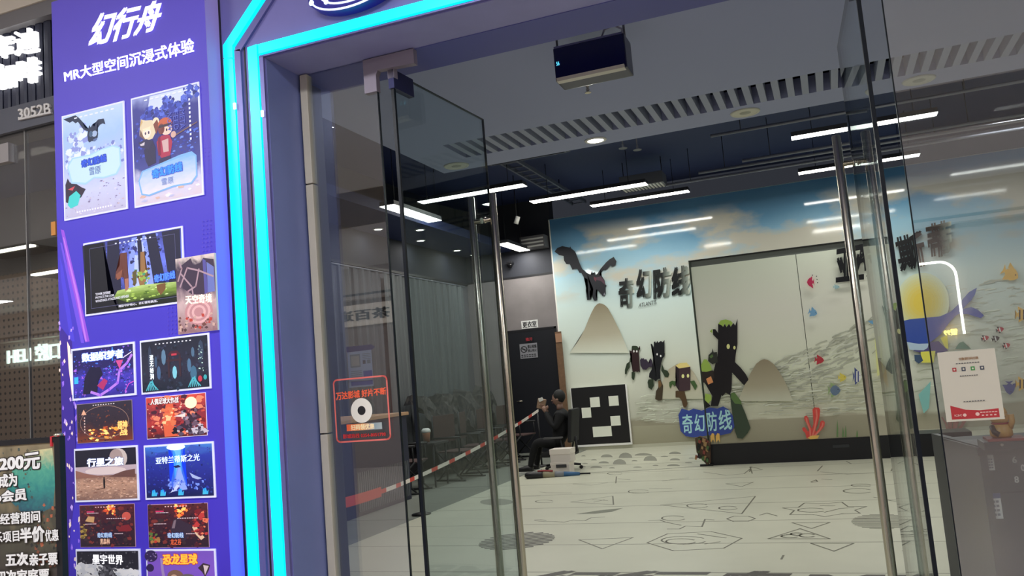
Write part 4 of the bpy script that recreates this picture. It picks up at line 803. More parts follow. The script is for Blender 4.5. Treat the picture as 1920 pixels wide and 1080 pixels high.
b = MB(); S.text('万达影城 好片不断', [(0.03, 0.80), (0.975, 0.815), (0.975, 0.70), (0.03, 0.67)], m_or, 0.04, mb=b); b.build('heading', None, st)
S.mb = MB(); S.ell(0.5, 0.48, 0.2, 0.195, pbr('sticker_white', (220, 216, 206), 0.5, k=1.3), 32); S.ell(0.5, 0.48, 0.075, 0.072, pbr('sticker_black', (34, 32, 34), 0.5), 20); S.mb.build('white_disc', None, st)
S.mb = MB(); S.rect(0.2, 0.17, 0.86, 0.275, painted('sticker_bar', [(0, (232, 90, 50)), (0.45, (240, 170, 110)), (0.75, (130, 150, 160)), (1, (170, 180, 180))], 0.02, 3, axis='U', emit=0.1)); S.mb.build('orange_bar', None, st)
b = MB(); S.text('扫码领优惠', [(0.28, 0.265), (0.72, 0.265), (0.72, 0.18), (0.28, 0.18)], pbr('sticker_pale', (250, 226, 180), 0.5, emit=0.2), 0.03, mb=b); b.build('bar_lettering', None, st)
b = MB(); S.text('影城热线 0354-8051790', [(0.12, 0.125), (0.92, 0.125), (0.92, 0.055), (0.12, 0.055)], m_red, 0.03, mb=b); b.build('phone_lettering', None, st)

# licence sheet fixed behind the same pane
YN = G+0.0075
q = [onY(*p, YN) for p in [(651, 648), (698, 648), (698, 724), (655, 727)]]
x0, x1, z1, z0 = (q[0].x+q[3].x)/2, (q[1].x+q[2].x)/2, (q[0].z+q[1].z)/2, (q[2].z+q[3].z)/2
nt_ = thing('notice_sheet', 'pale notice sheet with navy header hanging behind the red cinema sticker', 'notice', (x0, YN, z0))
b = MB(); b.box((x0, YN, z0), (x1, YN+0.002, z1-0.02), pbr('notice_grey', (128, 138, 158), 0.6)); b.build('sheet', None, nt_)
b = MB(); b.prism([Vector((x, YN-0.0003, z)) for x, z in [(x0-0.004, z1), (x0-0.004, z1-0.024), (x1+0.006, z1-0.022), (x1+0.018, z1-0.012), (x1+0.002, z1)]], (0, 0.003, 0), pbr('notice_navy', (36, 42, 92), 0.5)); b.build('header', None, nt_)
S = Sheet((x0, YN, z1), (x1, YN, z1), (x1, YN, z0), (x0, YN, z0), n_f, 0.0004)
mgr = pbr('notice_mid', (96, 104, 112), 0.6); mdk = pbr('notice_ink', (50, 54, 66), 0.6); mbl = pbr('notice_blue', (48, 60, 130), 0.6)
S.rect(0.1, 0.48, 0.52, 0.8, mgr); S.rect(0.14, 0.52, 0.48, 0.76, pbr('notice_tan', (132, 130, 126), 0.6)); S.rect(0.62, 0.55, 0.74, 0.64, mdk); S.rect(0.8, 0.55, 0.94, 0.64, mgr)
for i in range(4): S.rect(0.62, 0.78-i*0.04, 0.96, 0.795-i*0.04, mgr)
S.rect(0.62, 0.24, 0.98, 0.38, mbl); S.rect(0.08, 0.04, 0.98, 0.14, mbl)
for i in range(5): S.rect(0.1, 0.38-i*0.045, 0.56, 0.395-i*0.045, mgr)
S.mb.build('print', None, nt_)

# payment sheet on the right pane (its code square is left out)
q = [onY(*p, YK) for p in [(1757, 662), (1865, 652), (1884, 786), (1775, 791)]]
x0, x1, z1, z0 = (q[0].x+q[3].x)/2, (q[1].x+q[2].x)/2, (q[0].z+q[1].z)/2, (q[2].z+q[3].z)/2
ps = thing('payment_sheet', 'white payment sheet with red curved foot on the right glass pane', 'notice', (x0, YK, z0))
b = MB(); b.box((x0, YK, z0), (x1, YK+0.0012, z1), pbr('sheet_white', (205, 200, 184), 0.6)); b.build('sheet', None, ps)
S = Sheet((x0, YK, z1), (x1, YK, z1), (x1, YK, z0), (x0, YK, z0), n_f, 0.0003)
mred = pbr('sheet_red', (168, 44, 50), 0.5, k=1.2)
S.poly([(0.1, 0.03), (0.92, 0.03), (0.92, 0.155), (0.6, 0.14), (0.36, 0.16), (0.1, 0.23)], mred)
S.ell(0.33, 0.085, 0.032, 0.022, pbr('sheet_pinkish', (226, 190, 180), 0.6), 14); S.ell(0.55, 0.09, 0.036, 0.026, pbr('sheet_pinkish', (226, 190, 180), 0.6), 14)
caption(S, 6, 0.6, 0.9, 0.105, 0.012, pbr('sheet_pinkish', (226, 190, 180), 0.6), gap=0.2); caption(S, 4, 0.62, 0.9, 0.06, 0.018, pbr('sheet_pinkish', (226, 190, 180), 0.6))
for u, c in ((0.26, (170, 40, 50)), (0.42, (70, 76, 90)), (0.58, (60, 140, 70)), (0.74, (70, 120, 180))):
    S.rect(u-0.035, 0.71, u+0.035, 0.765, pbr('icon_%d' % c[0], c, 0.5)); S.ell(u, 0.738, 0.018, 0.014, pbr('sheet_white', (205, 200, 184), 0.6), 8)
caption(S, 9, 0.3, 0.72, 0.815, 0.012, pbr('sheet_ink', (90, 90, 92), 0.6), gap=0.3); caption(S, 8, 0.34, 0.66, 0.635, 0.012, pbr('sheet_ink', (90, 90, 92), 0.6), gap=0.3); caption(S, 8, 0.34, 0.72, 0.27, 0.012, pbr('sheet_ink', (90, 90, 92), 0.6), gap=0.3)
S.mb.build('print', None, ps)
b = MB(); S.text('付款请扫码付款', [(0.36, 0.905), (0.7, 0.905), (0.7, 0.865), (0.36, 0.865)], pbr('sheet_brown', (150, 104, 60), 0.6), 0.02, mb=b); S.text('ICBC', [(0.15, 0.1), (0.28, 0.1), (0.28, 0.072), (0.15, 0.072)], pbr('sheet_pinkish', (226, 190, 180), 0.6), 0.02, mb=b); b.build('lettering', None, ps)

# ================================================================== MURAL WALL
mu = thing('mural', 'pale sea and sky mural covering the back wall', 'mural', (-4.84, YW, 0))
def film(name, stops, **kw):
    m = painted(name, stops, **kw); b_ = m.node_tree.nodes['Principled BSDF']; b_.inputs['Roughness'].default_value = 0.06; b_.inputs['Specular IOR Level'].default_value = 0.6
    return m
def clouds(m, col, lo, hi, scale):
    """printed clouds: a second noise mixed over the ramp between two heights of the sheet"""
    nt = m.node_tree; b_ = nt.nodes['Principled BSDF']; src = b_.inputs['Base Color'].links[0].from_socket
    tc = nt.nodes.new('ShaderNodeTexCoord'); mp = nt.nodes.new('ShaderNodeMapping'); mp.inputs['Scale'].default_value = scale; nz = nt.nodes.new('ShaderNodeTexNoise'); nz.inputs['Scale'].default_value = 1.0; nz.inputs['Detail'].default_value = 6
    nt.links.new(tc.outputs['UV'], mp.inputs[0]); nt.links.new(mp.outputs[0], nz.inputs['Vector'])
    r1 = nt.nodes.new('ShaderNodeMapRange'); r1.inputs['From Min'].default_value = 0.47; r1.inputs['From Max'].default_value = 0.58; nt.links.new(nz.outputs['Fac'], r1.inputs['Value'])
    sp = nt.nodes.new('ShaderNodeSeparateXYZ'); nt.links.new(tc.outputs['UV'], sp.inputs[0])
    r2 = nt.nodes.new('ShaderNodeValToRGB'); cr = r2.color_ramp; cr.elements[0].position = lo; cr.elements[0].color = (0, 0, 0, 1); cr.elements[1].position = hi; cr.elements[1].color = (0, 0, 0, 1)
    for p in (lo+0.06, hi-0.06): cr.elements.new(p).color = (1, 1, 1, 1)
    nt.links.new(sp.outputs[1], r2.inputs[0]); mu_ = nt.nodes.new('ShaderNodeMath'); mu_.operation = 'MULTIPLY'; nt.links.new(r1.outputs[0], mu_.inputs[0]); nt.links.new(r2.outputs[0], mu_.inputs[1])
    mx = nt.nodes.new('ShaderNodeMix'); mx.data_type = 'RGBA'; nt.links.new(mu_.outputs[0], mx.inputs[0]); nt.links.new(src, mx.inputs[6]); mx.inputs[7].default_value = (*[min(.95, v*KI) for v in lin(col)], 1); nt.links.new(mx.outputs[2], b_.inputs['Base Color'])
SEA = [(0.0, (136, 132, 118)), (0.085, (132, 128, 114)), (0.1, (165, 166, 156)), (0.32, (176, 180, 170)), (0.58, (170, 184, 182)), (0.70, (150, 176, 186)), (0.80, (128, 164, 184)), (0.88, (96, 138, 168)), (1.0, (70, 112, 150))]
zw = 4.454; XWR = 5.19
f_sea = film('mural_sea', SEA, noise=0.1, nscale=2.6, k=KI, aspect=1.6, detail=6); clouds(f_sea, (168, 166, 156), 0.62, 0.97, (7, 6, 1))
b = MB(); b.box((-4.84, YW-0.03, 0), (XWR, YW, zw), paint((150, 160, 150))); b.face([(-4.84, YW-0.031, 0), (XWR, YW-0.031, 0), (XWR, YW-0.031, zw), (-4.84, YW-0.031, zw)], f_sea, [(0, 0), (1, 0), (1, 1), (0, 1)]); b.build('printed_film', None, mu)
b = MB(); b.box((-4.86, YW-0.034, 0), (-4.835, YW, zw+0.01), paint((190, 194, 184))); b.box((-4.86, YW-0.034, zw), (XWR, YW, zw+0.012), paint((120, 140, 150))); b.build('edge_trim', None, mu)
class Wall:
    """outlines read off the photograph, laid on one real wall plane"""
    def __init__(s, Y, lift=0.0, clip=None): s.Y = Y; s.l = lift; s.clip = clip; s.mb = MB()
    def P(s, px, py): return onY(px, py, s.Y-s.l)
    def poly(s, pts, m, org=(0, 0), sc=1.0):
        s.l += 4e-4
        v = [s.P(org[0]+x/sc, org[1]+y/sc) for x, y in pts]
        a = sum(v[i].x*v[(i+1) % len(v)].z-v[(i+1) % len(v)].x*v[i].z for i in range(len(v)))
        if a < 0: v = v[::-1]
        xs = [q.x for q in v]; zs = [q.z for q in v]
        s.mb.face(v, m, [((q.x-min(xs))/(max(xs)-min(xs)), (q.z-min(zs))/(max(zs)-min(zs))) for q in v])
    def stroke(s, pts, w, m, org=(0, 0), sc=1.0):
        s.l += 4e-4
        v = [s.P(org[0]+x/sc, org[1]+y/sc) for x, y in pts]
        for a, b_ in zip(v, v[1:]):
            d = (b_-a).normalized(); n = Vector((-d.z, 0, d.x))*w/2
            s.mb.face([a-n, b_-n, b_+n, a+n], m)
    def text(s, body, quad, m, bold=0.03, shear=0.0):
        s.l += 4e-4; q = [s.P(*p) for p in quad]; text_on(s.mb, body, q, n_f, m, bold); s.l += 4e-4
    def done(s, name, parent):
        if s.clip:
            for x, out in s.clip: bmesh.ops.bisect_plane(s.mb.bm, geom=s.mb.bm.verts[:]+s.mb.bm.edges[:]+s.mb.bm.faces[:], plane_co=(x, 0, 0), plane_no=(out, 0, 0), clear_outer=True)
        o = s.mb.build(name, None, parent); s.mb = MB(); return o
WL = YW-0.032
w = Wall(WL)
ink_k = paint((13, 14, 18)); fade = painted('mural_fade', [(0, (12, 15, 16)), (0.5, (16, 20, 21)), (0.85, (110, 118, 112)), (1, (170, 176, 166))], 0.0, 2, axis='U', k=KI, rough=0.32)
hill_c = painted('mural_hill', [(0, (176, 180, 169)), (0.4, (146, 142, 126)), (1, (110, 102, 84))], 0.04, 3, k=KI, rough=0.32)
# printed water
R = random.Random(8); wvw = [paint((156, 159, 148)), paint((164, 168, 156)), paint((182, 187, 176))]
for i in range(140):
    x = R.uniform(1700, 1925); y = R.uniform(545, 760)-(x-1700)*0.12; L = R.uniform(10, 40); w.stroke([(x, y), (x+L*0.35, y-L*0.12+R.uniform(-2, 2)), (x+L*0.7, y-L*0.14), (x+L, y-L*0.2)], R.uniform(0.008, 0.022), R.choice(wvw)); w.l -= 3e-4
for i in range(90):
    x = R.uniform(1190, 1300); y = R.uniform(742, 794); L = R.uniform(8, 30); w.stroke([(x, y), (x+L*0.35, y-1+R.uniform(-2, 2)), (x+L, y-1.5)], R.uniform(0.006, 0.016), R.choice(wvw)); w.l -= 3e-4
w.l += 2e-3; tag(w.done('wave_lines', mu), kind='stuff')
R = random.Random(11)
w.poly([(1068, 662), (1085, 638), (1096, 618), (1103, 600), (1109, 586), (1115, 575), (1120, 570), (1124, 568.5), (1129, 569.5), (1134, 572), (1140, 578), (1148, 592), (1156, 608), (1162, 620), (1171, 641), (1179, 662)], hill_c); w.done('painted_hill', mu)
w.poly([(1236, 748), (1242, 716), (1254, 692), (1270, 682), (1286, 683), (1300, 697), (1312, 718), (1320, 748)], painted('mural_hill2', [(0, (160, 160, 146)), (1, (150, 142, 124))], 0.04, 3, k=KI, rough=0.32))
w.done('painted_hill', mu)
dr = [(118, 190), (150, 150), (205, 128), (290, 145), (295, 130), (305, 152), (350, 190), (375, 250), (400, 320), (430, 385), (480, 430), (522, 450), (540, 405), (552, 448), (570, 420), (582, 455), (600, 440), (640, 380), (700, 310), (740, 275), (785, 250), (815, 300), (805, 345), (770, 362), (745, 345), (720, 380), (690, 402), (675, 390), (640, 430), (622, 455), (650, 465), (680, 510), (692, 560), (705, 575), (690, 600), (695, 660), (685, 690), (660, 690), (600, 620), (585, 620), (580, 680), (600, 735), (580, 745), (560, 740), (545, 700), (555, 610), (530, 605), (515, 640), (515, 690), (530, 730), (500, 735), (485, 735), (478, 690), (480, 630), (470, 625), (475, 560), (490, 500), (450, 480), (420, 430), (400, 430), (375, 385), (345, 385), (320, 395), (290, 330), (250, 330), (225, 290), (220, 240), (170, 230)]
w.poly(dr, paint((16, 18, 27)), (1020, 440), 6.0)
w.poly([(580, 480), (640, 470), (680, 520), (690, 570), (640, 520), (590, 510)], paint((62, 40, 54)), (1020, 440), 6.0); w.poly([(560, 470), (590, 490), (585, 530), (560, 500)], paint((84, 38, 50)), (1020, 440), 6.0); w.poly([(672, 665), (682, 650), (686, 680), (672, 684)], paint((110, 110, 120)), (1020, 440), 6.0)
w.done('winged_beast_figure', mu)
for ch, qd in (('奇', [(835, 500), (1015, 478), (1018, 815), (842, 832)]), ('幻', [(1035, 392), (1205, 372), (1212, 700), (1040, 726)]), ('防', [(1225, 388), (1432, 352), (1425, 690), (1232, 728)]), ('线', [(1432, 368), (1640, 335), (1645, 668), (1436, 710)])):
    w.text(ch, [(1020+x/6, 440+y/6) for x, y in qd], fade, 0.045)
w.text('ATLANTIS', [(1198, 569), (1230, 562.5), (1231, 570), (1197, 576.5)], ink_k, 0.01); w.done('fantasy_lettering', mu)
# the three small tree-stump creatures
O2 = (1150, 600); br = paint((42, 29, 31)); dk = paint((22, 23, 27)); gd = paint((40, 50, 38)); eye = paint((226, 220, 190)); yel = paint((226, 222, 130)); lg_ = paint((70, 54, 38))
w.poly([(205, 590), (225, 575), (245, 600), (235, 670), (220, 675), (205, 650)], gd, O2, 6); w.poly([(190, 420), (208, 430), (205, 470), (185, 480), (185, 530), (155, 580), (150, 610), (130, 610), (130, 560), (150, 490), (180, 470)], gd, O2, 6)
w.poly([(207, 300), (215, 290), (245, 290), (270, 295), (285, 315), (300, 290), (303, 325), (285, 350), (290, 410), (300, 590), (285, 578), (270, 585), (250, 578), (232, 588), (215, 575), (210, 440), (207, 380), (185, 360), (180, 340), (205, 350)], br, O2, 6)
w.poly([(207, 300), (215, 290), (270, 295), (285, 315), (284, 345), (208, 330)], gd, O2, 6)
for x in (231, 264): w.poly(ellipse(x, 352, 9, 14, 10), eye, O2, 6)
w.done('stump_creature_small', mu)
w.poly([(300, 450), (318, 428), (330, 436), (338, 425), (350, 445), (370, 440), (395, 480), (412, 486), (405, 450), (420, 430), (432, 450), (440, 480), (440, 530), (400, 530), (370, 560), (330, 555), (305, 510)], paint((46, 40, 54)), O2, 6)
w.poly([(395, 670), (450, 665), (455, 740), (430, 785), (395, 760), (385, 700)], gd, O2, 6); w.poly([(505, 680), (530, 670), (560, 740), (550, 900), (510, 910), (470, 890), (480, 800), (505, 760)], paint((56, 48, 38)), O2, 6); w.poly([(505, 690), (528, 680), (545, 730), (520, 770), (505, 740)], paint((96, 72, 48)), O2, 6)
w.poly([(545, 490), (575, 560), (610, 570), (630, 610), (615, 645), (580, 640), (540, 570)], gd, O2, 6)
w.poly([(455, 250), (470, 240), (480, 260), (495, 235), (505, 255), (535, 235), (555, 250), (575, 225), (570, 370), (580, 375), (575, 410), (555, 430), (540, 480), (525, 570), (530, 660), (510, 662), (490, 675), (480, 692), (470, 672), (455, 670), (400, 645), (405, 600), (430, 560), (445, 470), (450, 335), (430, 305), (420, 270), (435, 268), (455, 310)], dk, O2, 6)
for x, y in ((492, 386), (533, 405)): w.poly(ellipse(x, y, 9, 13, 10), eye, O2, 6)
w.done('stump_creature_tall', mu)
w.poly([(735, 800), (800, 800), (835, 940), (820, 985), (790, 985), (765, 900), (740, 870), (700, 870), (700, 800), (720, 795)], lg_, O2, 6)
w.poly([(630, 700), (660, 682), (700, 690), (695, 750), (665, 720), (640, 770), (630, 740)], paint((56, 78, 46)), O2, 6); w.poly([(862, 690), (910, 680), (945, 740), (920, 790), (895, 735)], paint((56, 78, 46)), O2, 6)
w.poly([(700, 515), (740, 545), (740, 800), (700, 735), (715, 690), (698, 650)], paint((36, 28, 34)), O2, 6); w.poly([(740, 545), (866, 525), (865, 785), (800, 800), (740, 800)], paint((54, 40, 46)), O2, 6); w.poly([(700, 515), (745, 485), (825, 480), (866, 525), (740, 545)], paint((202, 172, 112)), O2, 6)
w.poly(ellipse(783, 632, 16, 23, 12), yel, O2, 6); w.poly(ellipse(840, 628, 14, 22, 12), yel, O2, 6); w.done('stump_creature_block', mu)
# blue title patch: left half is on the wall, right half on the display wall
blob = [(1272, 778), (1278, 766), (1292, 770), (1300, 766), (1316, 770), (1330, 764), (1345, 766), (1356, 762), (1366, 768), (1374, 780), (1377, 800), (1370, 812), (1352, 816), (1336, 815), (1318, 818), (1300, 820), (1286, 818), (1276, 808)]
qt = [[(1278, 778), (1298, 776), (1300, 812), (1281, 813)], [(1301, 777), (1320, 775), (1322, 808), (1303, 810)], [(1324, 773), (1343, 771), (1346, 808), (1327, 809)], [(1346, 770), (1370, 767), (1373, 805), (1349, 808)]]
w.poly(blob, paint((44, 60, 128)))
for ch, qd in zip('奇幻防线', qt): w.text(ch, qd, paint((140, 180, 225)), 0.02)
w.done('blue_title_patch', mu)
# right-hand sea life on the wall
O4 = (1680, 480); s4 = 5.4
for i_, (rx_g, ry_g) in enumerate(((270, 300), (250, 275), (230, 250), (208, 225), (185, 198), (160, 170), (130, 138), (95, 100))):
    f_ = i_/7; w.poly(ellipse(270, 470, rx_g, ry_g, 30), paint((int(175+13*f_), int(181-13*f_), int(158-84*f_))), O4, s4); w.l -= 2e-4
w.poly([(170, 960), (330, 880), (430, 860), (530, 960), (430, 985), (300, 990)], paint((70, 66, 110)), O4, s4); w.poly([(450, 830), (520, 800), (530, 940), (500, 930)], paint((190, 180, 92)), O4, s4); w.poly([(250, 970), (400, 960), (380, 1080), (260, 1080)], paint((196, 184, 80)), O4, s4)
w.poly([(600, 940), (640, 880), (680, 865), (720, 910), (760, 940)], paint((84, 116, 104)), O4, s4)
whale = painted('mural_whale', [(0, (44, 66, 140)), (0.6, (56, 74, 138)), (1, (74, 92, 144))], 0.14, 12, k=KI, rough=0.32)
w.poly([(60, 660), (145, 640), (300, 625), (450, 610), (560, 560), (620, 500), (640, 480), (690, 420), (740, 365), (820, 320), (800, 390), (760, 450), (690, 520), (672, 560), (650, 582), (610, 600), (560, 650), (500, 730), (450, 795), (380, 850), (330, 885), (230, 890), (100, 870)], whale, O4, s4)
w.poly([(640, 560), (690, 535), (760, 515), (830, 545), (892, 602), (860, 630), (800, 612), (725, 588), (650, 590)], whale, O4, s4)
w.poly([(110, 870), (230, 890), (330, 885), (320, 930), (280, 955), (140, 950)], paint((150, 168, 196)), O4, s4)
w.poly([(185, 1000), (250, 1000), (275, 1060), (230, 1090), (190, 1060)], paint((52, 70, 96)), O4, s4)
w.done('whale_painting', mu)

def fish(px, py, L, H, ang, body, tail=None, bars=(), flip=1):
    c, s_ = math.cos(ang), math.sin(ang)
    def T(pts): return [(px+(x*flip*c-y*s_)*L, py+(x*flip*s_+y*c)*L) for x, y in pts]
    h = H/L
    w.poly(T([(-0.28, 0.04), (-0.5, h*0.42), (-0.44, 0), (-0.5, -h*0.42), (-0.28, -0.04)]), tail or body)
    w.poly(T([(-0.26, -h*0.3), (-0.3, -h*0.72), (-0.05, -h*0.55), (0.2, -h*0.36)]), tail or body); w.poly(T([(-0.22, h*0.3), (-0.24, h*0.66), (0.0, h*0.5), (0.15, h*0.36)]), tail or body)
    w.poly(T([(0.5, 0.02), (0.36, h*0.28), (0.14, h*0.46), (-0.1, h*0.42), (-0.3, h*0.12), (-0.3, -h*0.12), (-0.1, -h*0.42), (0.14, -h*0.46), (0.36, -h*0.28), (0.5, -0.02)]), body)
    for b0, b1, m in bars: w.poly(T([(b0, -h*0.42), (b1, -h*0.42), (b1, h*0.42), (b0, h*0.42)]), m)
    w.poly(T([(0.3+0.04*math.cos(a), -h*0.1+0.04*math.sin(a)) for a in [i*math.pi/3 for i in range(6)]]), ink_k)
bk = paint((26, 26, 32)); wt = paint((196, 196, 186)); rd = paint((150, 44, 54)); og = paint((190, 150, 74)); nb = paint((56, 66, 116))
def on_wall(name): w.done(name, mu)
fish(1894, 513, 34, 26, 0.5, og); on_wall('golden_fish_painting')
for i, (x, y) in enumerate(((1847, 634), (1875, 618), (1867, 635), (1887, 648))): fish(x, y, 15, 10, -0.3, rd if i != 2 else bk, bk, ((-0.1, 0.06, wt),)); on_wall('clownfish_painting')
fish(1916, 590, 26, 22, 0, og, None, ((-0.2, -0.1, bk), (0.08, 0.18, bk))); on_wall('striped_fish_painting')
fish(1893, 727, 26, 20, 1.5, nb); on_wall('blue_fish_painting'); fish(1916, 720, 24, 20, 0, og, None, ((-0.2, -0.08, bk), (0.1, 0.2, bk))); on_wall('orange_fish_painting')
w.poly([(1722, 740), (1745, 715), (1742, 765), (1732, 775)], paint((110, 160, 160))); on_wall('teal_fish_painting')
for i in range(9): w.stroke([(1778+i*2, 815), (1774+i*5, 795-(i % 3)*6), (1766+i*7, 782-(i % 2)*8)], 0.025, paint((120, 80, 76)))
on_wall('coral_painting')
w.text('斯', [(1676, 446), (1728, 431), (1740, 498), (1688, 512)], ink_k, 0.05); w.text('蒂', [(1735, 422), (1783, 410), (1787, 476), (1741, 487)], fade, 0.05); w.done('atlantis_lettering', mu)
# sand strip
w.l = 0.0001; w.poly([(1186, 799), (1290, 795.5), (1345, 793), (1345, 848), (1190, 850)], painted('mural_sand', [(0, (118, 114, 98)), (1, (136, 134, 118))], 0.1, 6, k=KI, rough=0.32)); w.done('sand_strip', mu)
w.l = 0.03
bz = onY(1120, 848, YW).z
mb_ = MB(); mb_.box((-4.84, YW-0.05, 0.0), (XWR, YW-0.031, 0.06), paint((150, 150, 138))); mb_.build('skirting', None, mu)

# marker board leaning on the wall
YM = YW-0.09
q = [onY(*p, YM) for p in [(1068, 728), (1173.5, 720.5), (1187, 834), (1080, 838)]]
x0, x1, z1, z0 = (q[0].x+q[3].x)/2, (q[1].x+q[2].x)/2, (q[0].z+q[1].z)/2, (q[2].z+q[3].z)/2
mk = thing('marker_board', 'square black board with white tracking squares at the mural foot', 'board', (x0, YM, z0))
b = MB(); b.box((x0, YM, z0), (x1, YM+0.035, z1), paint((200, 202, 192))); b.build('backing', None, mk)
S = Sheet((x0, YM, z1), (x1, YM, z1), (x1, YM, z0), (x0, YM, z0), n_f, 0.001)
S.rect(0.012, 0.035, 0.975, 1.0, pbr('marker_black', (24, 23, 27), 0.5)); S.l += 5e-4
for u0, v0, u1, v1 in ((0.335, 0.655, 0.505, 0.82), (0.665, 0.655, 0.835, 0.82), (0.17, 0.485, 0.335, 0.655), (0.665, 0.325, 0.835, 0.485), (0.335, 0.155, 0.665, 0.325)): S.rect(u0, v0, u1, v1, pbr('marker_white', (205, 208, 198), 0.5, k=1.5))
S.mb.build('marker_pattern', None, mk)

# ================================================================== SLIDING DISPLAY WALL
xb0 = onY(1332, 873, YB).x; xb1 = onY(1637, 510, YB).x; zb1 = onY(1291, 489, YB).z; zb0 = onY(1500, 824, YB).z
xseam = onY(1511, 635, YB).x
dwl = thing('display_wall', 'free-standing sliding wall with big tree creature and sea print in front of the mural', 'display wall', (xb0, YB, 0))
f_pan = film('panel_film', [(0, (140, 136, 122)), (0.11, (136, 132, 118)), (0.125, (158, 158, 144)), (0.4, (172, 176, 160)), (0.7, (178, 184, 168)), (1, (170, 178, 164))], noise=0.05, nscale=2.5, k=2.2, aspect=1.5); f_pan.node_tree.nodes['Principled BSDF'].inputs['Roughness'].default_value = 0.28
for xa_, xb_ in ((xb0, xseam-0.004), (xseam+0.004, xb1)):
    b = MB(); b.box((xa_, YB, zb0), (xb_, YB+0.08, zb1-0.1), paint((150, 152, 142)))
    ua, ub = (xa_-xb0)/(xb1-xb0), (xb_-xb0)/(xb1-xb0)
    b.face([(xa_, YB-0.001, zb0), (xb_, YB-0.001, zb0), (xb_, YB-0.001, zb1-0.1), (xa_, YB-0.001, zb1-0.1)], f_pan, [(ua, 0), (ub, 0), (ub, 1), (ua, 1)]); b.build('panel', None, dwl)
b = MB(); b.box((xb0, YB+0.02, zb1-0.1), (xb1, YB+0.1, zb1), pbr('track_grey', (112, 118, 114), 0.45)); b.box((xb0, YB-0.01, zb1-0.012), (xb1, YB+0.1, zb1), m_dark); b.build('top_track', None, dwl)
b = MB(); b.box((xb0, YB-0.01, 0), (xb0+0.025, YB+0.1, zb1), pbr('panel_edge', (62, 72, 62), 0.4)); b.build('edge_profile', None, dwl)
b = MB(); b.box((xb0, YB+0.1, 0), (xb1, YB+0.9, zb1-0.02), pbr('display_body', (120, 124, 116), 0.6)); b.build('body', None, dwl)
b = MB(); b.box((xb0, YB-0.012, 0), (xb1+0.9, YB+0.5, zb0-0.006), pbr('base_black', (20, 20, 28), 0.4)); base = b.build('base', None, dwl)
b = MB(); p0, p1 = onY(1562, 840, YB-0.014), onY(1592, 833, YB-0.014); b.box((p0.x, YB-0.018, p0.z), (p1.x, YB-0.012, p1.z), pbr('vent_grey', (52, 54, 60), 0.5)); b.build('vent', None, base)
w = Wall(YB, 0.0012, [(xb0+0.026, -1), (xb1, 1)])
O5 = (1260, 560); s5 = 3.178
w.poly([(1310, 792), (1645, 776), (1650, 830), (1310, 850)], painted('mural_sand2', [(0, (120, 116, 100)), (1, (138, 134, 118))], 0.1, 6, k=KI, rough=0.32)); w.done('sand_strip', dwl)
wv = paint((152, 154, 143)); R = random.Random(5)
wvs = [wv, paint((158, 160, 148)), paint((144, 146, 136)), paint((180, 183, 172))]
for i in range(150):
    t_ = R.random(); x = 1415+t_*225; y = 704-(x-1425)*0.48+R.uniform(-10, 60)
    L = R.uniform(10, 40); w.stroke([(x, y), (x+L*0.35, y-L*0.26+R.uniform(-2, 2)), (x+L*0.7, y-L*0.33), (x+L, y-L*0.4+R.uniform(-1, 1))], R.uniform(0.008, 0.026), R.choice(wvs)); w.l -= 3e-4
for i in range(150):
    x = R.uniform(1340, 1630); y = R.uniform(690, 778); L = R.uniform(10, 40); w.stroke([(x, y), (x+L*0.3, y-1.5+R.uniform(-2, 2)), (x+L*0.7, y-2), (x+L, y-2+R.uniform(-1, 1))], R.uniform(0.006, 0.018), R.choice(wvs)); w.l -= 3e-4
w.l += 2e-3
tag(w.done('wave_lines', dwl), kind='stuff')
w.poly([(1384, 752), (1396, 722), (1408, 698), (1418, 682), (1427, 675), (1433, 673.5), (1440, 675), (1450, 682), (1460, 695), (1470, 712), (1480, 733), (1487, 752)], painted('panel_hill', [(0, (166, 167, 153)), (0.4, (142, 136, 118)), (1, (122, 112, 94))], 0.03, 3, k=KI, rough=0.32)); w.done('painted_hill', dwl)
tb = paint((21, 18, 22)); tg = paint((44, 56, 44)); tl_ = paint((132, 158, 74)); tm = paint((74, 98, 56))
w.poly([(345, 570), (370, 556), (395, 590), (412, 625), (440, 690), (468, 770), (452, 800), (420, 835), (390, 832), (375, 790), (355, 650)], tg, O5, s5); w.poly([(355, 560), (375, 562), (412, 610), (415, 630), (375, 625), (350, 590)], tm, O5, s5)
w.poly([(180, 480), (190, 440), (240, 428), (262, 440), (300, 560), (275, 640), (230, 640), (240, 580), (200, 510)], tb, O5, s5)
w.poly([(275, 150), (288, 142), (296, 160), (305, 168), (315, 150), (325, 170), (340, 150), (350, 168), (365, 145), (377, 160), (390, 120), (390, 270), (380, 330), (375, 378), (408, 410), (440, 450), (456, 482), (430, 517), (395, 480), (358, 440), (355, 540), (345, 575), (320, 560), (300, 582), (288, 560), (265, 520), (248, 430), (258, 390), (272, 340), (275, 245), (245, 215), (243, 182), (258, 182), (275, 205)], tb, O5, s5)
w.poly([(276, 150), (290, 130), (320, 124), (350, 132), (362, 145), (350, 166), (340, 148), (325, 168), (315, 148), (303, 166), (294, 158)], tl_, O5, s5)
w.poly([(218, 335), (238, 318), (240, 295), (248, 320), (268, 318), (272, 380), (240, 390), (215, 372)], paint((40, 42, 38)), O5, s5); w.poly([(172, 398), (190, 362), (206, 362), (228, 392), (240, 425), (205, 438), (176, 432)], tl_, O5, s5); w.poly([(222, 345), (240, 330), (246, 345), (232, 356)], tm, O5, s5)
w.poly([(176, 435), (205, 436), (245, 428), (252, 470), (215, 505), (185, 500)], paint((40, 34, 32)), O5, s5); w.poly([(203, 478), (232, 462), (246, 498), (216, 512)], paint((196, 126, 84)), O5, s5)
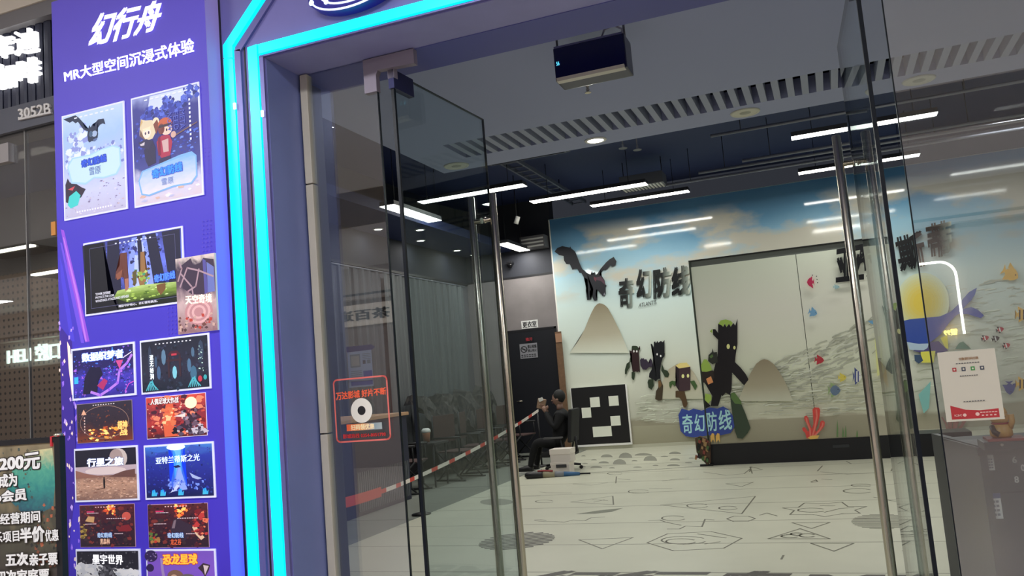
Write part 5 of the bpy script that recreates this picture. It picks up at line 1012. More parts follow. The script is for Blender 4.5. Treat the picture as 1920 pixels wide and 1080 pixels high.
w.poly([(198, 565), (232, 572), (236, 600), (214, 628), (195, 600)], tl_, O5, s5); w.poly([(180, 590), (212, 620), (232, 640), (180, 660)], tb, O5, s5)
w.poly([(225, 195), (240, 180), (240, 205)], tl_, O5, s5)
for x, y, r1, r2 in ((335, 285, 10, 15), (372, 292, 7, 11)): w.poly(ellipse(x, y, r1, r2, 12), yel, O5, s5)
w.done('tree_creature_figure', dwl)
w.poly(blob, paint((44, 60, 128)))
for ch, qd in zip('奇幻防线', qt): w.text(ch, qd, paint((140, 180, 225)), 0.02)
w.done('blue_title_patch', dwl)
for x in (1336, 1346): w.poly([(x-4, 818), (x-1, 812), (x+3, 813), (x+4, 830), (x+1, 824), (x-3, 830)], paint((214, 150, 80)))
w.done('orange_title_patch', dwl)
w.text('亚', [(1567, 468), (1619, 457), (1620, 524), (1567, 530)], ink_k, 0.05); w.text('特', [(1610, 455), (1654, 444), (1656, 500), (1614, 510)], ink_k, 0.05); w.text('ATLANTIS', [(1624, 511), (1664, 503), (1665, 511), (1624, 519)], ink_k, 0.01); w.done('atlantis_lettering', dwl)
stp = onY(1318, 850, YB-0.1); sc_t = thing('stump_cutout', 'small dark green and brown stump ornament at the left foot of the display wall', 'ornament', (stp.x, YB-0.1, 0))
_q = [onY(*p, YB-0.1) for p in ((1303, 822), (1312, 818), (1322, 822), (1331, 830), (1332, 868), (1326, 872), (1316, 862), (1306, 848))]
for f_ in _q: f_.z = max(0.02, f_.z)
b = MB(); b.prism(_q, (0, 0.08, 0), painted('stump_art', [(0, (44, 40, 34)), (0.45, (58, 52, 40)), (0.55, (112, 62, 50)), (0.65, (60, 78, 48)), (1, (34, 34, 34))], 0.5, 9, axis='N', k=1.5)); b.build('stump', None, sc_t)
R = random.Random(3)
b = MB()
for i in range(26):
    px_, py_ = R.uniform(1304, 1330), R.uniform(824, 864); c_ = onY(px_, py_, YB-0.104); r_ = R.uniform(0.012, 0.035)
    if c_.z > 0.04: b.prism([c_+Vector((r_*math.cos(a), 0, r_*1.4*math.sin(a))) for a in (R.uniform(0, 1), 2.1, 3.6, 5.0)], (0, -0.004-0.001*i, 0), pbr('stump_%d' % (i % 4), ((70, 96, 58), (122, 60, 52), (28, 28, 28), (150, 120, 84))[i % 4], 0.6, k=1.3))
b.build('leaf_bits', None, sc_t)
b = MB(); b.box((stp.x-0.06, YB-0.09, 0.0), (stp.x+0.12, YB-0.03, 0.03), m_dark); b.build('foot', None, sc_t)
def on_pan(name): w.done(name, dwl)
fish(1520, 529, 14, 17, 3.1, paint((160, 40, 74))); on_pan('red_fish_painting')
for x, y in ((1523, 516), (1531, 518), (1532, 524), (1533, 530)): w.poly(ellipse(x, y, 1.0, 1.2, 6), bk)
on_pan('bubble_painting')
fish(1524, 586, 17, 14, 0.3, paint((96, 136, 170))); on_pan('pale_blue_fish_painting'); fish(1568, 538, 13, 7, 0, paint((130, 158, 164))); on_pan('grey_fish_painting')
fish(1536, 675, 18, 14, 0.1, rd); on_pan('crimson_fish_painting'); fish(1579, 708, 16, 13, 0.0, paint((180, 166, 74))); on_pan('yellow_fish_painting')
fish(1607, 706, 17, 24, 0, wt, nb, ((-0.28, -0.1, nb), (0.06, 0.2, nb))); on_pan('striped_fish_painting'); fish(1564, 732, 24, 21, 0, paint((84, 100, 124)), paint((120, 140, 100))); on_pan('round_blue_fish_painting')
w.poly([(1627, 602), (1640, 600), (1646, 612), (1632, 606)], paint((90, 134, 170))); on_pan('blue_fin_painting')
w.poly([(1640, 635), (1652, 628), (1656, 700), (1645, 705)], paint((186, 190, 130))); on_pan('yellow_weed_painting'); w.poly([(1655, 705), (1660, 692), (1666, 690), (1667, 728), (1658, 716)], paint((196, 146, 74))); on_pan('orange_fish_painting')
cr_ = paint((176, 60, 56)); OC = (1400, 600); sc_ = 3.6
w.poly([(405, 800), (395, 762), (378, 746), (374, 730), (388, 722), (402, 735), (415, 755), (420, 740), (405, 700), (388, 668), (390, 650), (405, 645), (416, 660), (422, 690), (432, 715), (441, 735), (451, 700), (448, 650), (444, 604), (458, 590), (488, 592), (496, 606), (492, 650), (480, 700), (464, 742), (470, 755), (488, 730), (494, 700), (500, 682), (516, 678), (528, 690), (525, 715), (505, 742), (480, 766), (465, 785), (468, 800)], cr_, OC, sc_)
for pts in ([(430, 790), (428, 740), (408, 690), (402, 660)], [(445, 780), (462, 720), (474, 650), (470, 604)], [(455, 785), (490, 748), (512, 712), (514, 692)]): w.stroke(pts, 0.02, paint((206, 100, 90)), OC, sc_)
w.poly([(410, 795), (440, 780), (490, 778), (480, 800), (430, 805)], paint((206, 150, 80)), OC, sc_); on_pan('red_coral_painting')
for x, h_ in ((612, 120), (650, 70), (668, 80), (745, 50)): w.poly([(x-6, 790), (x-4, 790-h_*0.6), (x, 790-h_), (x+6, 790-h_*0.5), (x+6, 790)], paint((84, 110, 72)), OC, sc_)
on_pan('seaweed_painting')

# ================================================================== FLOOR FILM
fm = thing('floor_film', 'white printed floor film with line drawings inside the entrance', 'floor covering', (-4.5, 3.4, 0))
b = MB(); b.box((-4.5, 3.4, 0.0), (5.19, YW-0.05, 0.003), pbr('film_white', (206, 206, 188), 0.38, noise=0.05, nscale=1.5, bump=0.02)); b.build('film', None, fm)
class Floor:
    def __init__(s): s.mb = MB(); s.l = 0.0034
    def P(s, px, py): return onZ(px, py, s.l)
    def line(s, pts, m, w=0.016, closed=False, org=(0, 0), k=1.0):
        s.l += 1e-5; v = [s.P(org[0]+x*k, org[1]+y*k) for x, y in pts]
        if closed: v.append(v[0])
        for a, c in zip(v, v[1:]):
            d = (c-a); L = d.length
            if L < 1e-6: continue
            d /= L; n = Vector((-d.y, d.x, 0))*w/2; e = d*w*0.3
            s.mb.face([a-n-e, c-n+e, c+n+e, a+n-e], m)
    def fill(s, pts, m, org=(0, 0), k=1.0):
        s.l += 1e-5; v = [s.P(org[0]+x*k, org[1]+y*k) for x, y in pts]
        a = sum(v[i].x*v[(i+1) % len(v)].y-v[(i+1) % len(v)].x*v[i].y for i in range(len(v)))
        if a < 0: v = v[::-1]
        s.mb.face(v, m)
F = Floor(); m_ln = pbr('film_line', (112, 110, 96), 0.5); m_ln2 = pbr('film_seam', (136, 134, 120), 0.5); m_gr = pbr('film_grey', (142, 142, 130), 0.5); m_dkl = pbr('film_dark', (78, 74, 70), 0.5)
A7 = (900, 840); K7 = 0.28125; A8 = (1400, 840); K8 = 0.2708
for pts in ([(605, 360), (885, 320), (890, 378)], [(660, 612), (1020, 597), (815, 672)], [(1115, 632), (1250, 572), (1540, 557), (1745, 602), (1625, 668), (1290, 685)], [(1205, 380), (1835, 322), (1745, 438)], [(1645, 472), (1690, 455), (1790, 455), (1835, 470), (1790, 488), (1690, 490)], [(1640, 238), (1820, 228), (1745, 257)], [(140, 1010), (300, 1000), (250, 1060)]): F.line(pts, m_ln, closed=True, org=A7, k=K7)
for cx, cy, rx, ry in ((1450, 385, 70, 14), (1655, 400, 62, 12), (1290, 468, 78, 16), (1060, 290, 70, 12), (1360, 615, 150, 26), (1340, 622, 100, 17), (430, 356, 60, 9), (900, 170, 50, 8)): F.line(ellipse(cx, cy, rx, ry, 22, 20, 330), m_ln, org=A7, k=K7)
for pts in ([(365, 485), (430, 490), (500, 490), (560, 495), (620, 480), (700, 485), (740, 465), (830, 460)], [(365, 480), (400, 478), (440, 482)], [(1250, 540), (1330, 540), (1370, 520), (1480, 525), (1500, 475), (1560, 480)], [(1125, 485), (1200, 480), (1240, 495), (1340, 515)], [(280, 325), (400, 318)], [(400, 292), (440, 298), (610, 300)], [(620, 240), (740, 248), (850, 232)], [(910, 190), (905, 235)], [(920, 205), (1000, 212)], [(1215, 220), (1300, 208), (1390, 200)], [(1490, 160), (1640, 182), (1760, 172), (1800, 140)], [(1800, 125), (1815, 170)], [(1450, 572), (1640, 600)], [(1500, 640), (1600, 625)], [(1130, 268), (1280, 270)], [(750, 345), (850, 350)], [(760, 360), (830, 345)]): F.line(pts, m_ln, org=A7, k=K7)
F.fill([(640, 440), (800, 415), (955, 400), (880, 425), (770, 438)], pbr('film_mid', (120, 122, 106), 0.5), A7, K7)
for pts in ([(250, 415), (360, 410), (400, 380), (530, 385), (660, 375), (700, 405), (830, 405), (750, 430), (785, 452), (660, 455), (540, 475), (460, 460), (300, 460), (330, 432)], [(315, 517), (575, 515), (450, 557)], [(370, 558), (575, 628), (150, 628)], [(445, 660), (740, 660), (605, 714)], [(445, 235), (480, 220), (490, 232), (455, 238)]): F.line(pts, m_ln, closed=True, org=A8, k=K8)
for cx, cy, rx, ry in ((450, 430, 95, 14), (300, 610, 60, 10), (420, 605, 55, 12), (345, 595, 40, 8), (770, 297, 100, 16), (795, 258, 70, 9), (1170, 430, 60, 20)): F.line(ellipse(cx, cy, rx, ry, 22, 30, 330), m_ln, org=A8, k=K8)
for pts in ([(540, 445), (640, 420), (740, 410)], [(510, 400), (610, 400)], [(90, 465), (140, 450), (210, 470)], [(490, 160), (525, 122)], [(510, 165), (700, 182), (900, 170)], [(690, 92), (725, 110)], [(20, 165), (30, 130), (110, 150), (30, 160)], [(240, 770), (255, 742)], [(880, 340), (1000, 365), (1200, 375)], [(1000, 160), (1020, 120)], [(1080, 220), (1140, 205), (1180, 218)], [(1080, 670), (1130, 662), (1240, 690)], [(1080, 712), (1150, 712)], [(520, 215), (590, 220)]): F.line(pts, m_ln, org=A8, k=K8)
for (cx, cy, rx, ry, org, k, cut) in ((245, 620, 245, 52, A7, K7, None), (935, 508, 205, 52, A8, K8, 1122), (110, 360, 110, 22, A7, K7, None)):
    n = 11 if org is A7 else 13
    if cx == 110: F.fill(ellipse(cx, cy, rx, ry, 24), m_gr, org, k); continue
    for i in range(n):
        y = cy-ry+2*ry*(i+0.5)/n; hw = rx*math.sqrt(max(0, 1-((y-cy)/ry)**2)); xe_ = cx+hw if cut is None else min(cut, cx+hw)
        sk = 0 if cut else 0
        F.line([(cx-hw, y+(hw*0.10 if not cut else 0)), (xe_, y-(hw*0.10 if not cut else 0))], m_dkl if not cut else m_ln, 0.042 if not cut else 0.022, org=org, k=k)
R = random.Random(9)
for yy in (6.0, 6.95, 7.9, 8.85, 9.8, 10.75, 11.7, 12.65, 13.6): F.mb.box((-4.5, yy, 0.0032), (5.19, yy+0.012, 0.0036), m_ln2)
for x, y, w_, h_ in ((845, 62, 80, 20), (970, 65, 90, 34), (1090, 50, 120, 16), (1135, 85, 90, 34), (930, 108, 90, 34), (825, 102, 70, 14), (760, 82, 40, 8), (1030, 88, 40, 8), (1300, 82, 70, 14), (1300, 40, 80, 16), (1230, 60, 50, 8), (690, 55, 30, 6), (680, 128, 50, 10), (775, 132, 80, 12), (880, 136, 40, 8), (1050, 130, 60, 6), (1290, 120, 90, 12), (1410, 70, 40, 6), (1170, 118, 40, 6), (700, 105, 40, 6), (1390, 100, 50, 6)): F.fill([(x-w_/2, y)]+[(x+w_/2*math.cos(a), y-h_*math.sin(a)) for a in [math.pi-i*math.pi/8 for i in range(1, 8)]]+[(x+w_/2, y)], m_gr, A7, K7)
F.line([(1107, 886), (1200, 882), (1330, 873)], m_dkl, 0.025)
F.mb.build('line_drawings', None, fm)
b = MB(); q = [onZ(1028, 1068, 0.0045), onZ(1800, 1073, 0.0045)]
yt = (q[0].y+q[1].y)/2; text_on(b, '幻行舟MR', [(q[0].x, yt, 0.0045), (q[1].x, yt, 0.0045), (q[1].x-0.05, yt-0.55, 0.0045), (q[0].x-0.25, yt-0.55, 0.0045)], (0, 0, 1), m_dkl, 0.045); b.build('entrance_lettering', None, fm)

# ================================================================== LIGHTS AND CEILING GEAR
m_bar = pbr('bar_light', (255, 252, 240), 0.4, emit=7.0); m_bcase = pbr('bar_case', (40, 42, 50), 0.5)
ZB = 3.9
def barlight(label, a, c, wid, rodz=4.9, ZB=3.9):
    """linear lamp from a to c (world x,y), wid wide, hung by two rods"""
    a = Vector(a); c = Vector(c); d = (c-a).normalized(); n = Vector((-d.y, d.x, 0))*wid/2; m_ = (a+c)/2; L = (c-a).length
    t = thing('bar_light', label, 'ceiling light', (m_.x, m_.y, ZB), 'bar lights hung under the black ceiling')
    b = MB(); q = [a-n, c-n, c+n, a+n]; b.prism([Vector((p.x, p.y, ZB+0.006)) for p in q], (0, 0, 0.06), m_bcase); b.build('housing', None, t)
    b = MB(); b.prism([Vector((p.x, p.y, ZB)) for p in [a-n, c-n, c+n, a+n]], (0, 0, 0.006), m_bar); b.build('diffuser', None, t)
    for f in (0.15, 0.85): b = MB(); p = a.lerp(c, f); b.tube([(p.x, p.y, ZB+0.06), (p.x, p.y, rodz)], 0.005, m_dark, 6); b.build('hanging_rod', None, t)
    horizontal = abs(d.x) > abs(d.y)
    area('bar_lamp', (m_.x, m_.y, ZB-0.012), L if horizontal else wid, wid if horizontal else L, ROOM_P, WARM)
ZH = 4.3
for lab, pa, pb, wd in (('long bar light left of centre nearest above the mural lettering', (993, 378), (1215, 347), 0.22), ('shorter bar light just beyond the centre-left one, above the winged beast', (1107, 386), (1293, 360), 0.19),
                        ('bar light behind the right door pull handles, nearest the entrance', (1484, 260), (1757, 214), 0.19), ('bar light behind the right door pull handles, the lower and farther one', (1497, 324), (1723, 293), 0.19), ('bar light seen through the left glass door pointing sideways', (787, 380), (985, 348), 0.2)):
    a_, c_ = onZ(*pa, ZH), onZ(*pb, ZH); yy = (a_.y+c_.y)/2; barlight(lab, (a_.x, yy, 0), (c_.x, yy, 0), wd, ZB=ZH)
barlight('bar light running away from the entrance, the nearer one by the left wall', (-5.36, 9.78, 0), (-5.36, 11.25, 0), 0.22)
barlight('bar light running away from the entrance, farther one by the left wall', (-5.36, 14.0, 0), (-5.36, 15.2, 0), 0.22)
for x, y, k_ in ((3.2, 10.2, 0.9), (3.2, 13.0, 0.9), (-2.9, 7.6, 2.0), (0.6, 7.6, 2.4)):
    area('room_fill', (x, y, 4.6), 1.4, 0.2, ROOM_P*k_, WARM)  # added fill lights, out of view and without fixtures
def disc(first, used, loc, lab, grp, lit=True):
    pass
dm = proto('downlight')
b = MB(); b.lathe([(0.075, 0.004), (0.085, 0.0), (0.085, -0.006), (0.066, -0.012), (0.062, -0.004)], (0, 0, 0), m_white, 28); b.build('rim', None, dm)
b = MB(); b.lathe([(0.062, 0.0), (0.062, -0.006), (0.0001, -0.008)], (0, 0, 0), pbr('downlight_on', (255, 250, 235), 0.4, emit=9.0), 24); b.build('lens', None, dm)
dl = [('white glowing round downlight in the black soffit, one of the row along the left wall', (-6.42, y_, 3.95)) for y_ in ()]
spots = [((-1.49, 6.06, ZC), 'only glowing round downlight in the lowered white ceiling strip'),
         ((-6.4, 11.35, 3.95), 'glowing downlight seen through the left pane, near the top'), ((-5.95, 11.9, 3.95), 'glowing downlight upper of the close pair behind the left door'),
         ((-6.4, 12.8, 3.95), 'glowing downlight lower of the close pair behind the left door'), ((-6.4, 14.3, 3.95), 'glowing downlight just left of the left door pull handles'),
         ((-6.4, 15.1, 3.95), 'glowing downlight between the two left door pull handles')]
for i, (p, lab) in enumerate(spots):
    o = place(dm, i > 0, p, 0, lab, None, 'downlight')
area('downlight_lamp', (-1.49, 6.06, ZC-0.02), 0.1, 0.1, 12, WARM)
for y_ in (11.35, 12.8, 14.3): area('downlight_lamp', (-6.4, y_, 3.93), 0.12, 0.12, 4, WARM)
sp = proto('ceiling_speaker')
b = MB(); b.lathe([(0.10, 0.004), (0.105, 0.0), (0.10, -0.008), (0.085, -0.01), (0.08, -0.006)], (0, 0, 0), pbr('speaker_rim', (214, 214, 200), 0.5), 28); b.build('rim', None, sp)
b = MB(); b.lathe([(0.08, 0.0), (0.08, -0.005), (0.0001, -0.007)], (0, 0, 0), pbr('speaker_face', (170, 172, 160), 0.6), 24); b.build('face', None, sp)
for i, (p, lab) in enumerate([((-0.38, 6.06, ZC), 'unlit round ceiling disc above the display wall, left of the right door'), ((0.75, 6.05, ZC), 'unlit round ceiling disc at the far right, beyond the right door'), ((-2.66, 6.06, ZC), 'unlit round ceiling disc at the left corner of the white ceiling')]):
    place(sp, i > 0, p, 0, lab, None, 'ceiling disc')

# air curtain hanging in front of the lowered ceiling
ya = 3.9
p = [onY(1037, 88, ya), onY(1171, 64, ya), onY(1175, 126, ya), onY(1041, 153, ya)]
x0, x1, z1, z0 = (p[0].x+p[3].x)/2, (p[1].x+p[2].x)/2, (p[0].z+p[1].z)/2, (p[2].z+p[3].z)/2
ac = thing('air_curtain', 'dark blue box device hanging from the white ceiling above the doorway', 'air curtain', ((x0+x1)/2, ya, z0))
b = MB(); b.box((x0, ya, z0), (x1, ya+0.15, z1), pbr('curtain_navy', (26, 28, 66), 0.3), 0.008); b.build('body', None, ac)
b = MB(); b.box((x0+0.006, ya-0.006, z0+0.012), (x1-0.006, ya+0.001, z1-0.006), pbr('curtain_face', (22, 24, 70), 0.12)); b.build('front_panel', None, ac)
b = MB(); b.box((x0+0.008, ya-0.012, z0-0.004), (x1-0.012, ya+0.03, z0+0.014), pbr('curtain_trim', (216, 212, 200), 0.4)); b.box((x0+0.006, ya-0.004, z1-0.004), (x1-0.01, ya+0.02, z1+0.006), pbr('curtain_trim2', (96, 98, 140), 0.4)); b.build('trim', None, ac)
b = MB(); text_on(b, '56', [(x0+0.014, ya-0.008, z0+0.098), (x0+0.03, ya-0.008, z0+0.098), (x0+0.03, ya-0.008, z0+0.078), (x0+0.014, ya-0.008, z0+0.078)], n_f, pbr('digits_cyan', (90, 200, 230), 0.4, emit=1.5), 0.02); b.build('display_digits', None, ac)
b = MB(); b.tube([(x0+0.01, ya+0.05, z1-0.01), (x0+0.01, ya+0.05, ZC)], 0.006, m_grey, 8); b.tube([(x1-0.008, ya+0.05, z1-0.01), (x1-0.008, ya+0.05, ZC)], 0.006, m_grey, 8); b.build('bracket', None, ac)
b = MB(); b.tube([(x1-0.012, ya+0.03, z1), (x1-0.012, ya+0.02, z1+0.03), (x1-0.05, ya+0.02, z1+0.055), (x1-0.1, ya+0.03, z1+0.05), (x1-0.13, ya+0.06, z1+0.02), (x1-0.14, ya+0.08, z1)], 0.005, pbr('cable_pale', (150, 150, 170), 0.5), 8); b.build('cable', None, ac)
q = onZ(1101, 158, ZC); t = thing('sprinkler', 'small sprinkler head under the white ceiling below the dark box device', 'sprinkler', (q.x, q.y, ZC))
b = MB(); b.lathe([(0.03, 0), (0.03, -0.004), (0.009, -0.008), (0.009, -0.03), (0.012, -0.034), (0.005, -0.05), (0.02, -0.052), (0.02, -0.055)], q, m_steel, 14); b.build('head', None, t)
for px, py, lab in ((1168, 276, 'thin hanging sprinkler under the black ceiling, left one of the pair'), (1195, 279, 'thin hanging sprinkler under the black ceiling, right one of the pair')):
    q = onZ(px, py, 4.0); t = thing('sprinkler', lab, 'sprinkler', (q.x, q.y, 4.0))
    b = MB(); b.tube([(q.x, q.y, 4.9), (q.x, q.y, 4.04)], 0.008, m_grey, 6); b.build('drop_pipe', None, t); b = MB(); b.lathe([(0.012, 0.04), (0.012, 0.0), (0.05, -0.01), (0.05, -0.016)], q, m_grey, 12); b.build('head', None, t)
# pipes, air-conditioning units and ducts under the black ceiling
m_pipe = pbr('pipe_grey', (150, 154, 168), 0.4, metal=0.4)
for i, (yy, zz, x0, x1) in enumerate(((12.4, 4.32, -0.9, 5.0), (12.9, 4.36, -1.6, 5.0), (13.4, 4.36, -2.2, 5.0), (11.4, 4.5, -1.2, 5.0))):
    t = thing('ceiling_pipe', ('long thin grey pipe under the black ceiling, ' + ('nearest to the entrance of the mural-side three', 'middle one of the mural-side three', 'closest to the mural', 'highest one, in front of the other three')[i]), 'pipe', (x0, yy, zz), 'pipes under the black ceiling')
    b = MB(); b.tube([(x0, yy, zz), (x1, yy, zz)], 0.022, m_pipe, 10); b.build('pipe', None, t); b = MB()
    for x in (x0+0.4, (x0+x1)/2, x1-0.5): b.tube([(x, yy, zz), (x, yy, 4.9)], 0.006, m_dark, 6)
    b.build('hanger', None, t)
m_unit = pbr('unit_navy', (46, 52, 74), 0.5); m_unit2 = pbr('unit_line', (88, 94, 112), 0.5)
for (cx, cy, lab) in ((-3.3, 9.3, 'dark square air-conditioning cassette under the black ceiling left of the bar lights'), (-2.3, 13.6, 'air-conditioning grille box in front of the mural top edge')):
    if cy > 10: q = onZ(1207, 352, 4.42); cx, cy = q.x, q.y
    if cy < 10:
        t = thing('ceiling_cassette', lab, 'air conditioner', (cx, cy, 4.2)); b = MB(); b.box((cx-0.55, cy-0.55, 4.2), (cx+0.55, cy+0.55, 4.5), m_unit, 0.02); b.build('body', None, t)
        b = MB()
        for k_ in (0.5, 0.36): 
            for s_ in (-1, 1): b.box((cx-k_, cy+s_*k_-0.012, 4.19), (cx+k_, cy+s_*k_+0.012, 4.2), m_unit2); b.box((cx+s_*k_-0.012, cy-k_, 4.19), (cx+s_*k_+0.012, cy+k_, 4.2), m_unit2)
        b.build('grille', None, t); b = MB()
        for sx_ in (-1, 1):
            for sy_ in (-1, 1): b.tube([(cx+sx_*0.5, cy+sy_*0.5, 4.5), (cx+sx_*0.5, cy+sy_*0.5, 4.9)], 0.007, m_dark, 6)
        b.build('hanger', None, t)
    else:
        t = thing('ceiling_duct_unit', lab, 'air conditioner', (cx, cy, 4.43)); b = MB(); b.box((cx-0.36, cy-0.2, 4.43), (cx+0.36, cy+0.2, 4.62), m_grey, 0.01); b.build('body', None, t)
        b = MB()
        for i in range(12): b.box((cx-0.34+i*0.058, cy-0.18, 4.42), (cx-0.34+i*0.058+0.03, cy+0.18, 4.43), m_white)
        b.build('grille', None, t); b = MB()
        for sx_ in (-0.36, 0.36): b.tube([(cx+sx_*0.9, cy, 4.62), (cx+sx_*0.9, cy, 4.9)], 0.007, m_dark, 6)
        b.build('hanger', None, t)
t = thing('cable_tray', 'dark ladder cable tray running to the back under the black ceiling', 'cable tray', (-4.2, 7.5, 4.65))
b = MB(); b.box((-4.32, 7.2, 4.65), (-4.29, 15.2, 4.71), m_unit2); b.box((-4.06, 7.2, 4.65), (-4.03, 15.2, 4.71), m_unit2); b.build('rail', None, t)
y = 7.3
while y < 15.2: b = MB(); b.box((-4.29, y, 4.655), (-4.06, y+0.03, 4.67), m_unit2); b.build('rung', None, t); y += 0.3
b = MB()
for y in (7.6, 10.6, 14.0): b.tube([(-4.18, y, 4.67), (-4.18, y, 4.9)], 0.008, m_dark, 6)
b.build('hanger', None, t)
q = onY(1000, 452, 15.0); t = thing('wall_air_conditioner', 'pale air-conditioning box high on the back wall beside the mural edge', 'air conditioner', (q.x, YW, q.z))
b = MB(); b.box((q.x-0.3, YW-0.28, q.z-0.12), (q.x+0.2, YW, q.z+0.12), pbr('ac_grey', (110, 108, 112), 0.5), 0.01)
b.build('body', None, t); b = MB()
for i in range(3): b.box((q.x-0.28, YW-0.29, q.z-0.1+i*0.07), (q.x+0.18, YW-0.28, q.z-0.07+i*0.07), m_white)
b.build('louver', None, t)
q = onY(955, 497, YW-0.12); t = thing('security_camera', 'small black dome camera on the back wall above the black door', 'camera', (q.x, YW, q.z))
b = MB(); b.box((q.x-0.06, YW-0.13, q.z+0.02), (q.x+0.06, YW, q.z+0.07), m_dark, 0.01); b.build('mount', None, t); b = MB(); b.lathe([(0.06, 0.03), (0.055, -0.01), (0.035, -0.045), (0.001, -0.055)], (q.x, YW-0.08, q.z), pbr('dome_black', (14, 14, 18), 0.1), 16); b.build('dome', None, t)
q = onZ(969, 415, 4.1); t = thing('track_spotlight', 'tiny white spotlight hanging in the black ceiling left of the mural corner', 'spotlight', (q.x, q.y, 4.1))
b = MB(); b.tube([(q.x, q.y, 4.9), (q.x, q.y, 4.18)], 0.008, m_dark, 6); b.build('stem', None, t); b = MB(); b.tube([(q.x-0.02, q.y, 4.06), (q.x+0.03, q.y, 4.18)], 0.04, m_white, 12); b.build('head', None, t)

# ================================================================== BACK CORNER: door, signs, person, stool clutter
xa, xb2, zt_ = onY(954, 622, YW).x, onY(1040, 617, YW).x, onY(998, 620, YW).z
mb = MB(); mb.box((xa, YW-0.03, 0.01), (xb2, YW-0.002, zt_), pbr('door_black', (15, 17, 27), 0.5)); d3 = struct(mb.build('door_3'))
b = MB(); b.box((xa-0.04, YW-0.035, 0.01), (xa, YW-0.001, zt_+0.04), m_dark); b.box((xb2, YW-0.035, 0.01), (xb2+0.03, YW-0.001, zt_+0.04), m_dark); b.box((xa-0.04, YW-0.035, zt_), (xb2+0.03, YW-0.001, zt_+0.04), m_dark); b.build('door_frame', None, d3)
b = MB(); b.tube([(xa+0.08, YW-0.031, 1.0), (xa+0.08, YW-0.07, 1.0), (xa+0.19, YW-0.07, 1.0)], 0.01, m_steel, 8); b.build('door_handle', None, d3)
def wallsign(name, label, qpx, Y, mback):
    q = [onY(*p, Y) for p in qpx]; x0, x1, z1, z0 = (q[0].x+q[3].x)/2, (q[1].x+q[2].x)/2, (q[0].z+q[1].z)/2, (q[2].z+q[3].z)/2
    t = thing(name, label, 'sign', (x0, Y, z0)); b = MB(); b.box((x0, Y, z0), (x1, Y+0.008, z1), mback); b.build('plate', None, t)
    return t, Sheet((x0, Y, z1), (x1, Y, z1), (x1, Y, z0), (x0, Y, z0), n_f, 0.001)
m_sg = pbr('sign_white', (200, 200, 200), 0.5, k=1.3)
t, S = wallsign('door_sign', 'small white sign with black characters above the black door', [(977, 602), (1008, 599), (1009, 614), (978, 617)], YW-0.01, m_sg)
b = MB(); S.trect('更衣室', 0.08, 0.12, 0.92, 0.88, m_dark, 0.03, mb=b); b.build('lettering', None, t)
t, S = wallsign('no_smoking_sign', 'grey no smoking sign on the black door', [(974, 646), (1007, 642), (1008, 670), (976, 673)], YW-0.04, pbr('sign_grey', (138, 138, 146), 0.5))
S.line(ellipse(0.24, 0.62, 0.17, 0.2, 18), 0.05, m_dark, True, 1.0); S.line([(0.12, 0.76), (0.36, 0.48)], 0.05, m_dark); S.rect(0.14, 0.6, 0.34, 0.65, m_dark)
for i in range(2): caption(S, 6, 0.06, 0.94, 0.08+i*0.12, 0.06, m_dark, gap=0.25)
b = MB(); S.trect('禁止吸烟', 0.46, 0.66, 0.96, 0.9, m_dark, 0.03, mb=b); S.trect('禁止明火', 0.46, 0.4, 0.96, 0.6, m_dark, 0.02, mb=b); S.mb.build('pictogram', None, t); b.build('lettering', None, t)
t, S = wallsign('push_sign', 'tiny red characters on the black door over the no smoking sign', [(984, 633), (1000, 631), (1000, 639), (984, 641)], YW-0.04, pbr('door_black', (20, 22, 32), 0.5))
b = MB(); S.trect('推开', 0.1, 0.1, 0.9, 0.9, pbr('sign_red', (150, 40, 50), 0.5, k=1.3), 0.02, mb=b); b.build('lettering', None, t)
xw0, xw1 = onY(1041, 625, YW-0.12).x, onY(1052, 622, YW-0.12).x
t = thing('wooden_board', 'narrow brown wooden board standing between the black door and the mural', 'board', (xw0, YW-0.1, 0))
b = MB(); b.box((xw0, YW-0.14, 0.0), (xw1, YW-0.105, onY(1045, 622, YW-0.12).z), pbr('wood_brown', (120, 92, 70), 0.5, noise=0.2, nscale=12)); b.build('plank', None, t)
b = MB(); zc_ = onY(1048, 635, YW-0.15).z; b.box((xw0+0.01, YW-0.155, zc_-0.07), (xw1+0.01, YW-0.14, zc_+0.1), pbr('wood_patch', (170, 130, 104), 0.6)); b.build('paper_patch', None, t)

# person on an office chair
YPP = 12.3
def pp(px, py, dy=0.0): return onY(px, py, YPP+dy)
def skin(name, chain, edges, parent, mat, sub=2):
    """chain: list of (point, radius); edges: index pairs; first vertex is the root"""
    me = bpy.data.meshes.new(name); off = Vector(parent['_o']); me.from_pydata([tuple(p-off) for p, r in chain], edges, []); o = bpy.data.objects.new(name, me); COL.objects.link(o)
    md = o.modifiers.new('skin', 'SKIN'); md.use_smooth_shade = True
    for v, (p, r) in zip(me.skin_vertices[0].data, chain): v.radius = (r, r) if not isinstance(r, tuple) else r
    me.skin_vertices[0].data[0].use_root = True
    if sub: s_ = o.modifiers.new('sub', 'SUBSURF'); s_.levels = sub; s_.render_levels = sub
    bpy.context.view_layer.update(); dg = bpy.context.evaluated_depsgraph_get(); m2 = bpy.data.meshes.new_from_object(o.evaluated_get(dg)); m2.name = name
    bpy.data.objects.remove(o); m2.materials.clear(); m2.materials.append(mat)
    for p in m2.polygons: p.use_smooth = True
    o = bpy.data.objects.new(name, m2); COL.objects.link(o); o.parent = parent; return o
pf = pp(1035, 886); pe = thing('person', 'person in black clothes sitting on an office chair holding a pale packet', 'person', (pf.x, YPP, 0))
m_cloth = pbr('black_cloth', (15, 16, 21), 0.85, bump=0.1); m_skin = pbr('skin', (150, 118, 104), 0.55); m_hair = pbr('dark_hair', (26, 27, 29), 0.7)
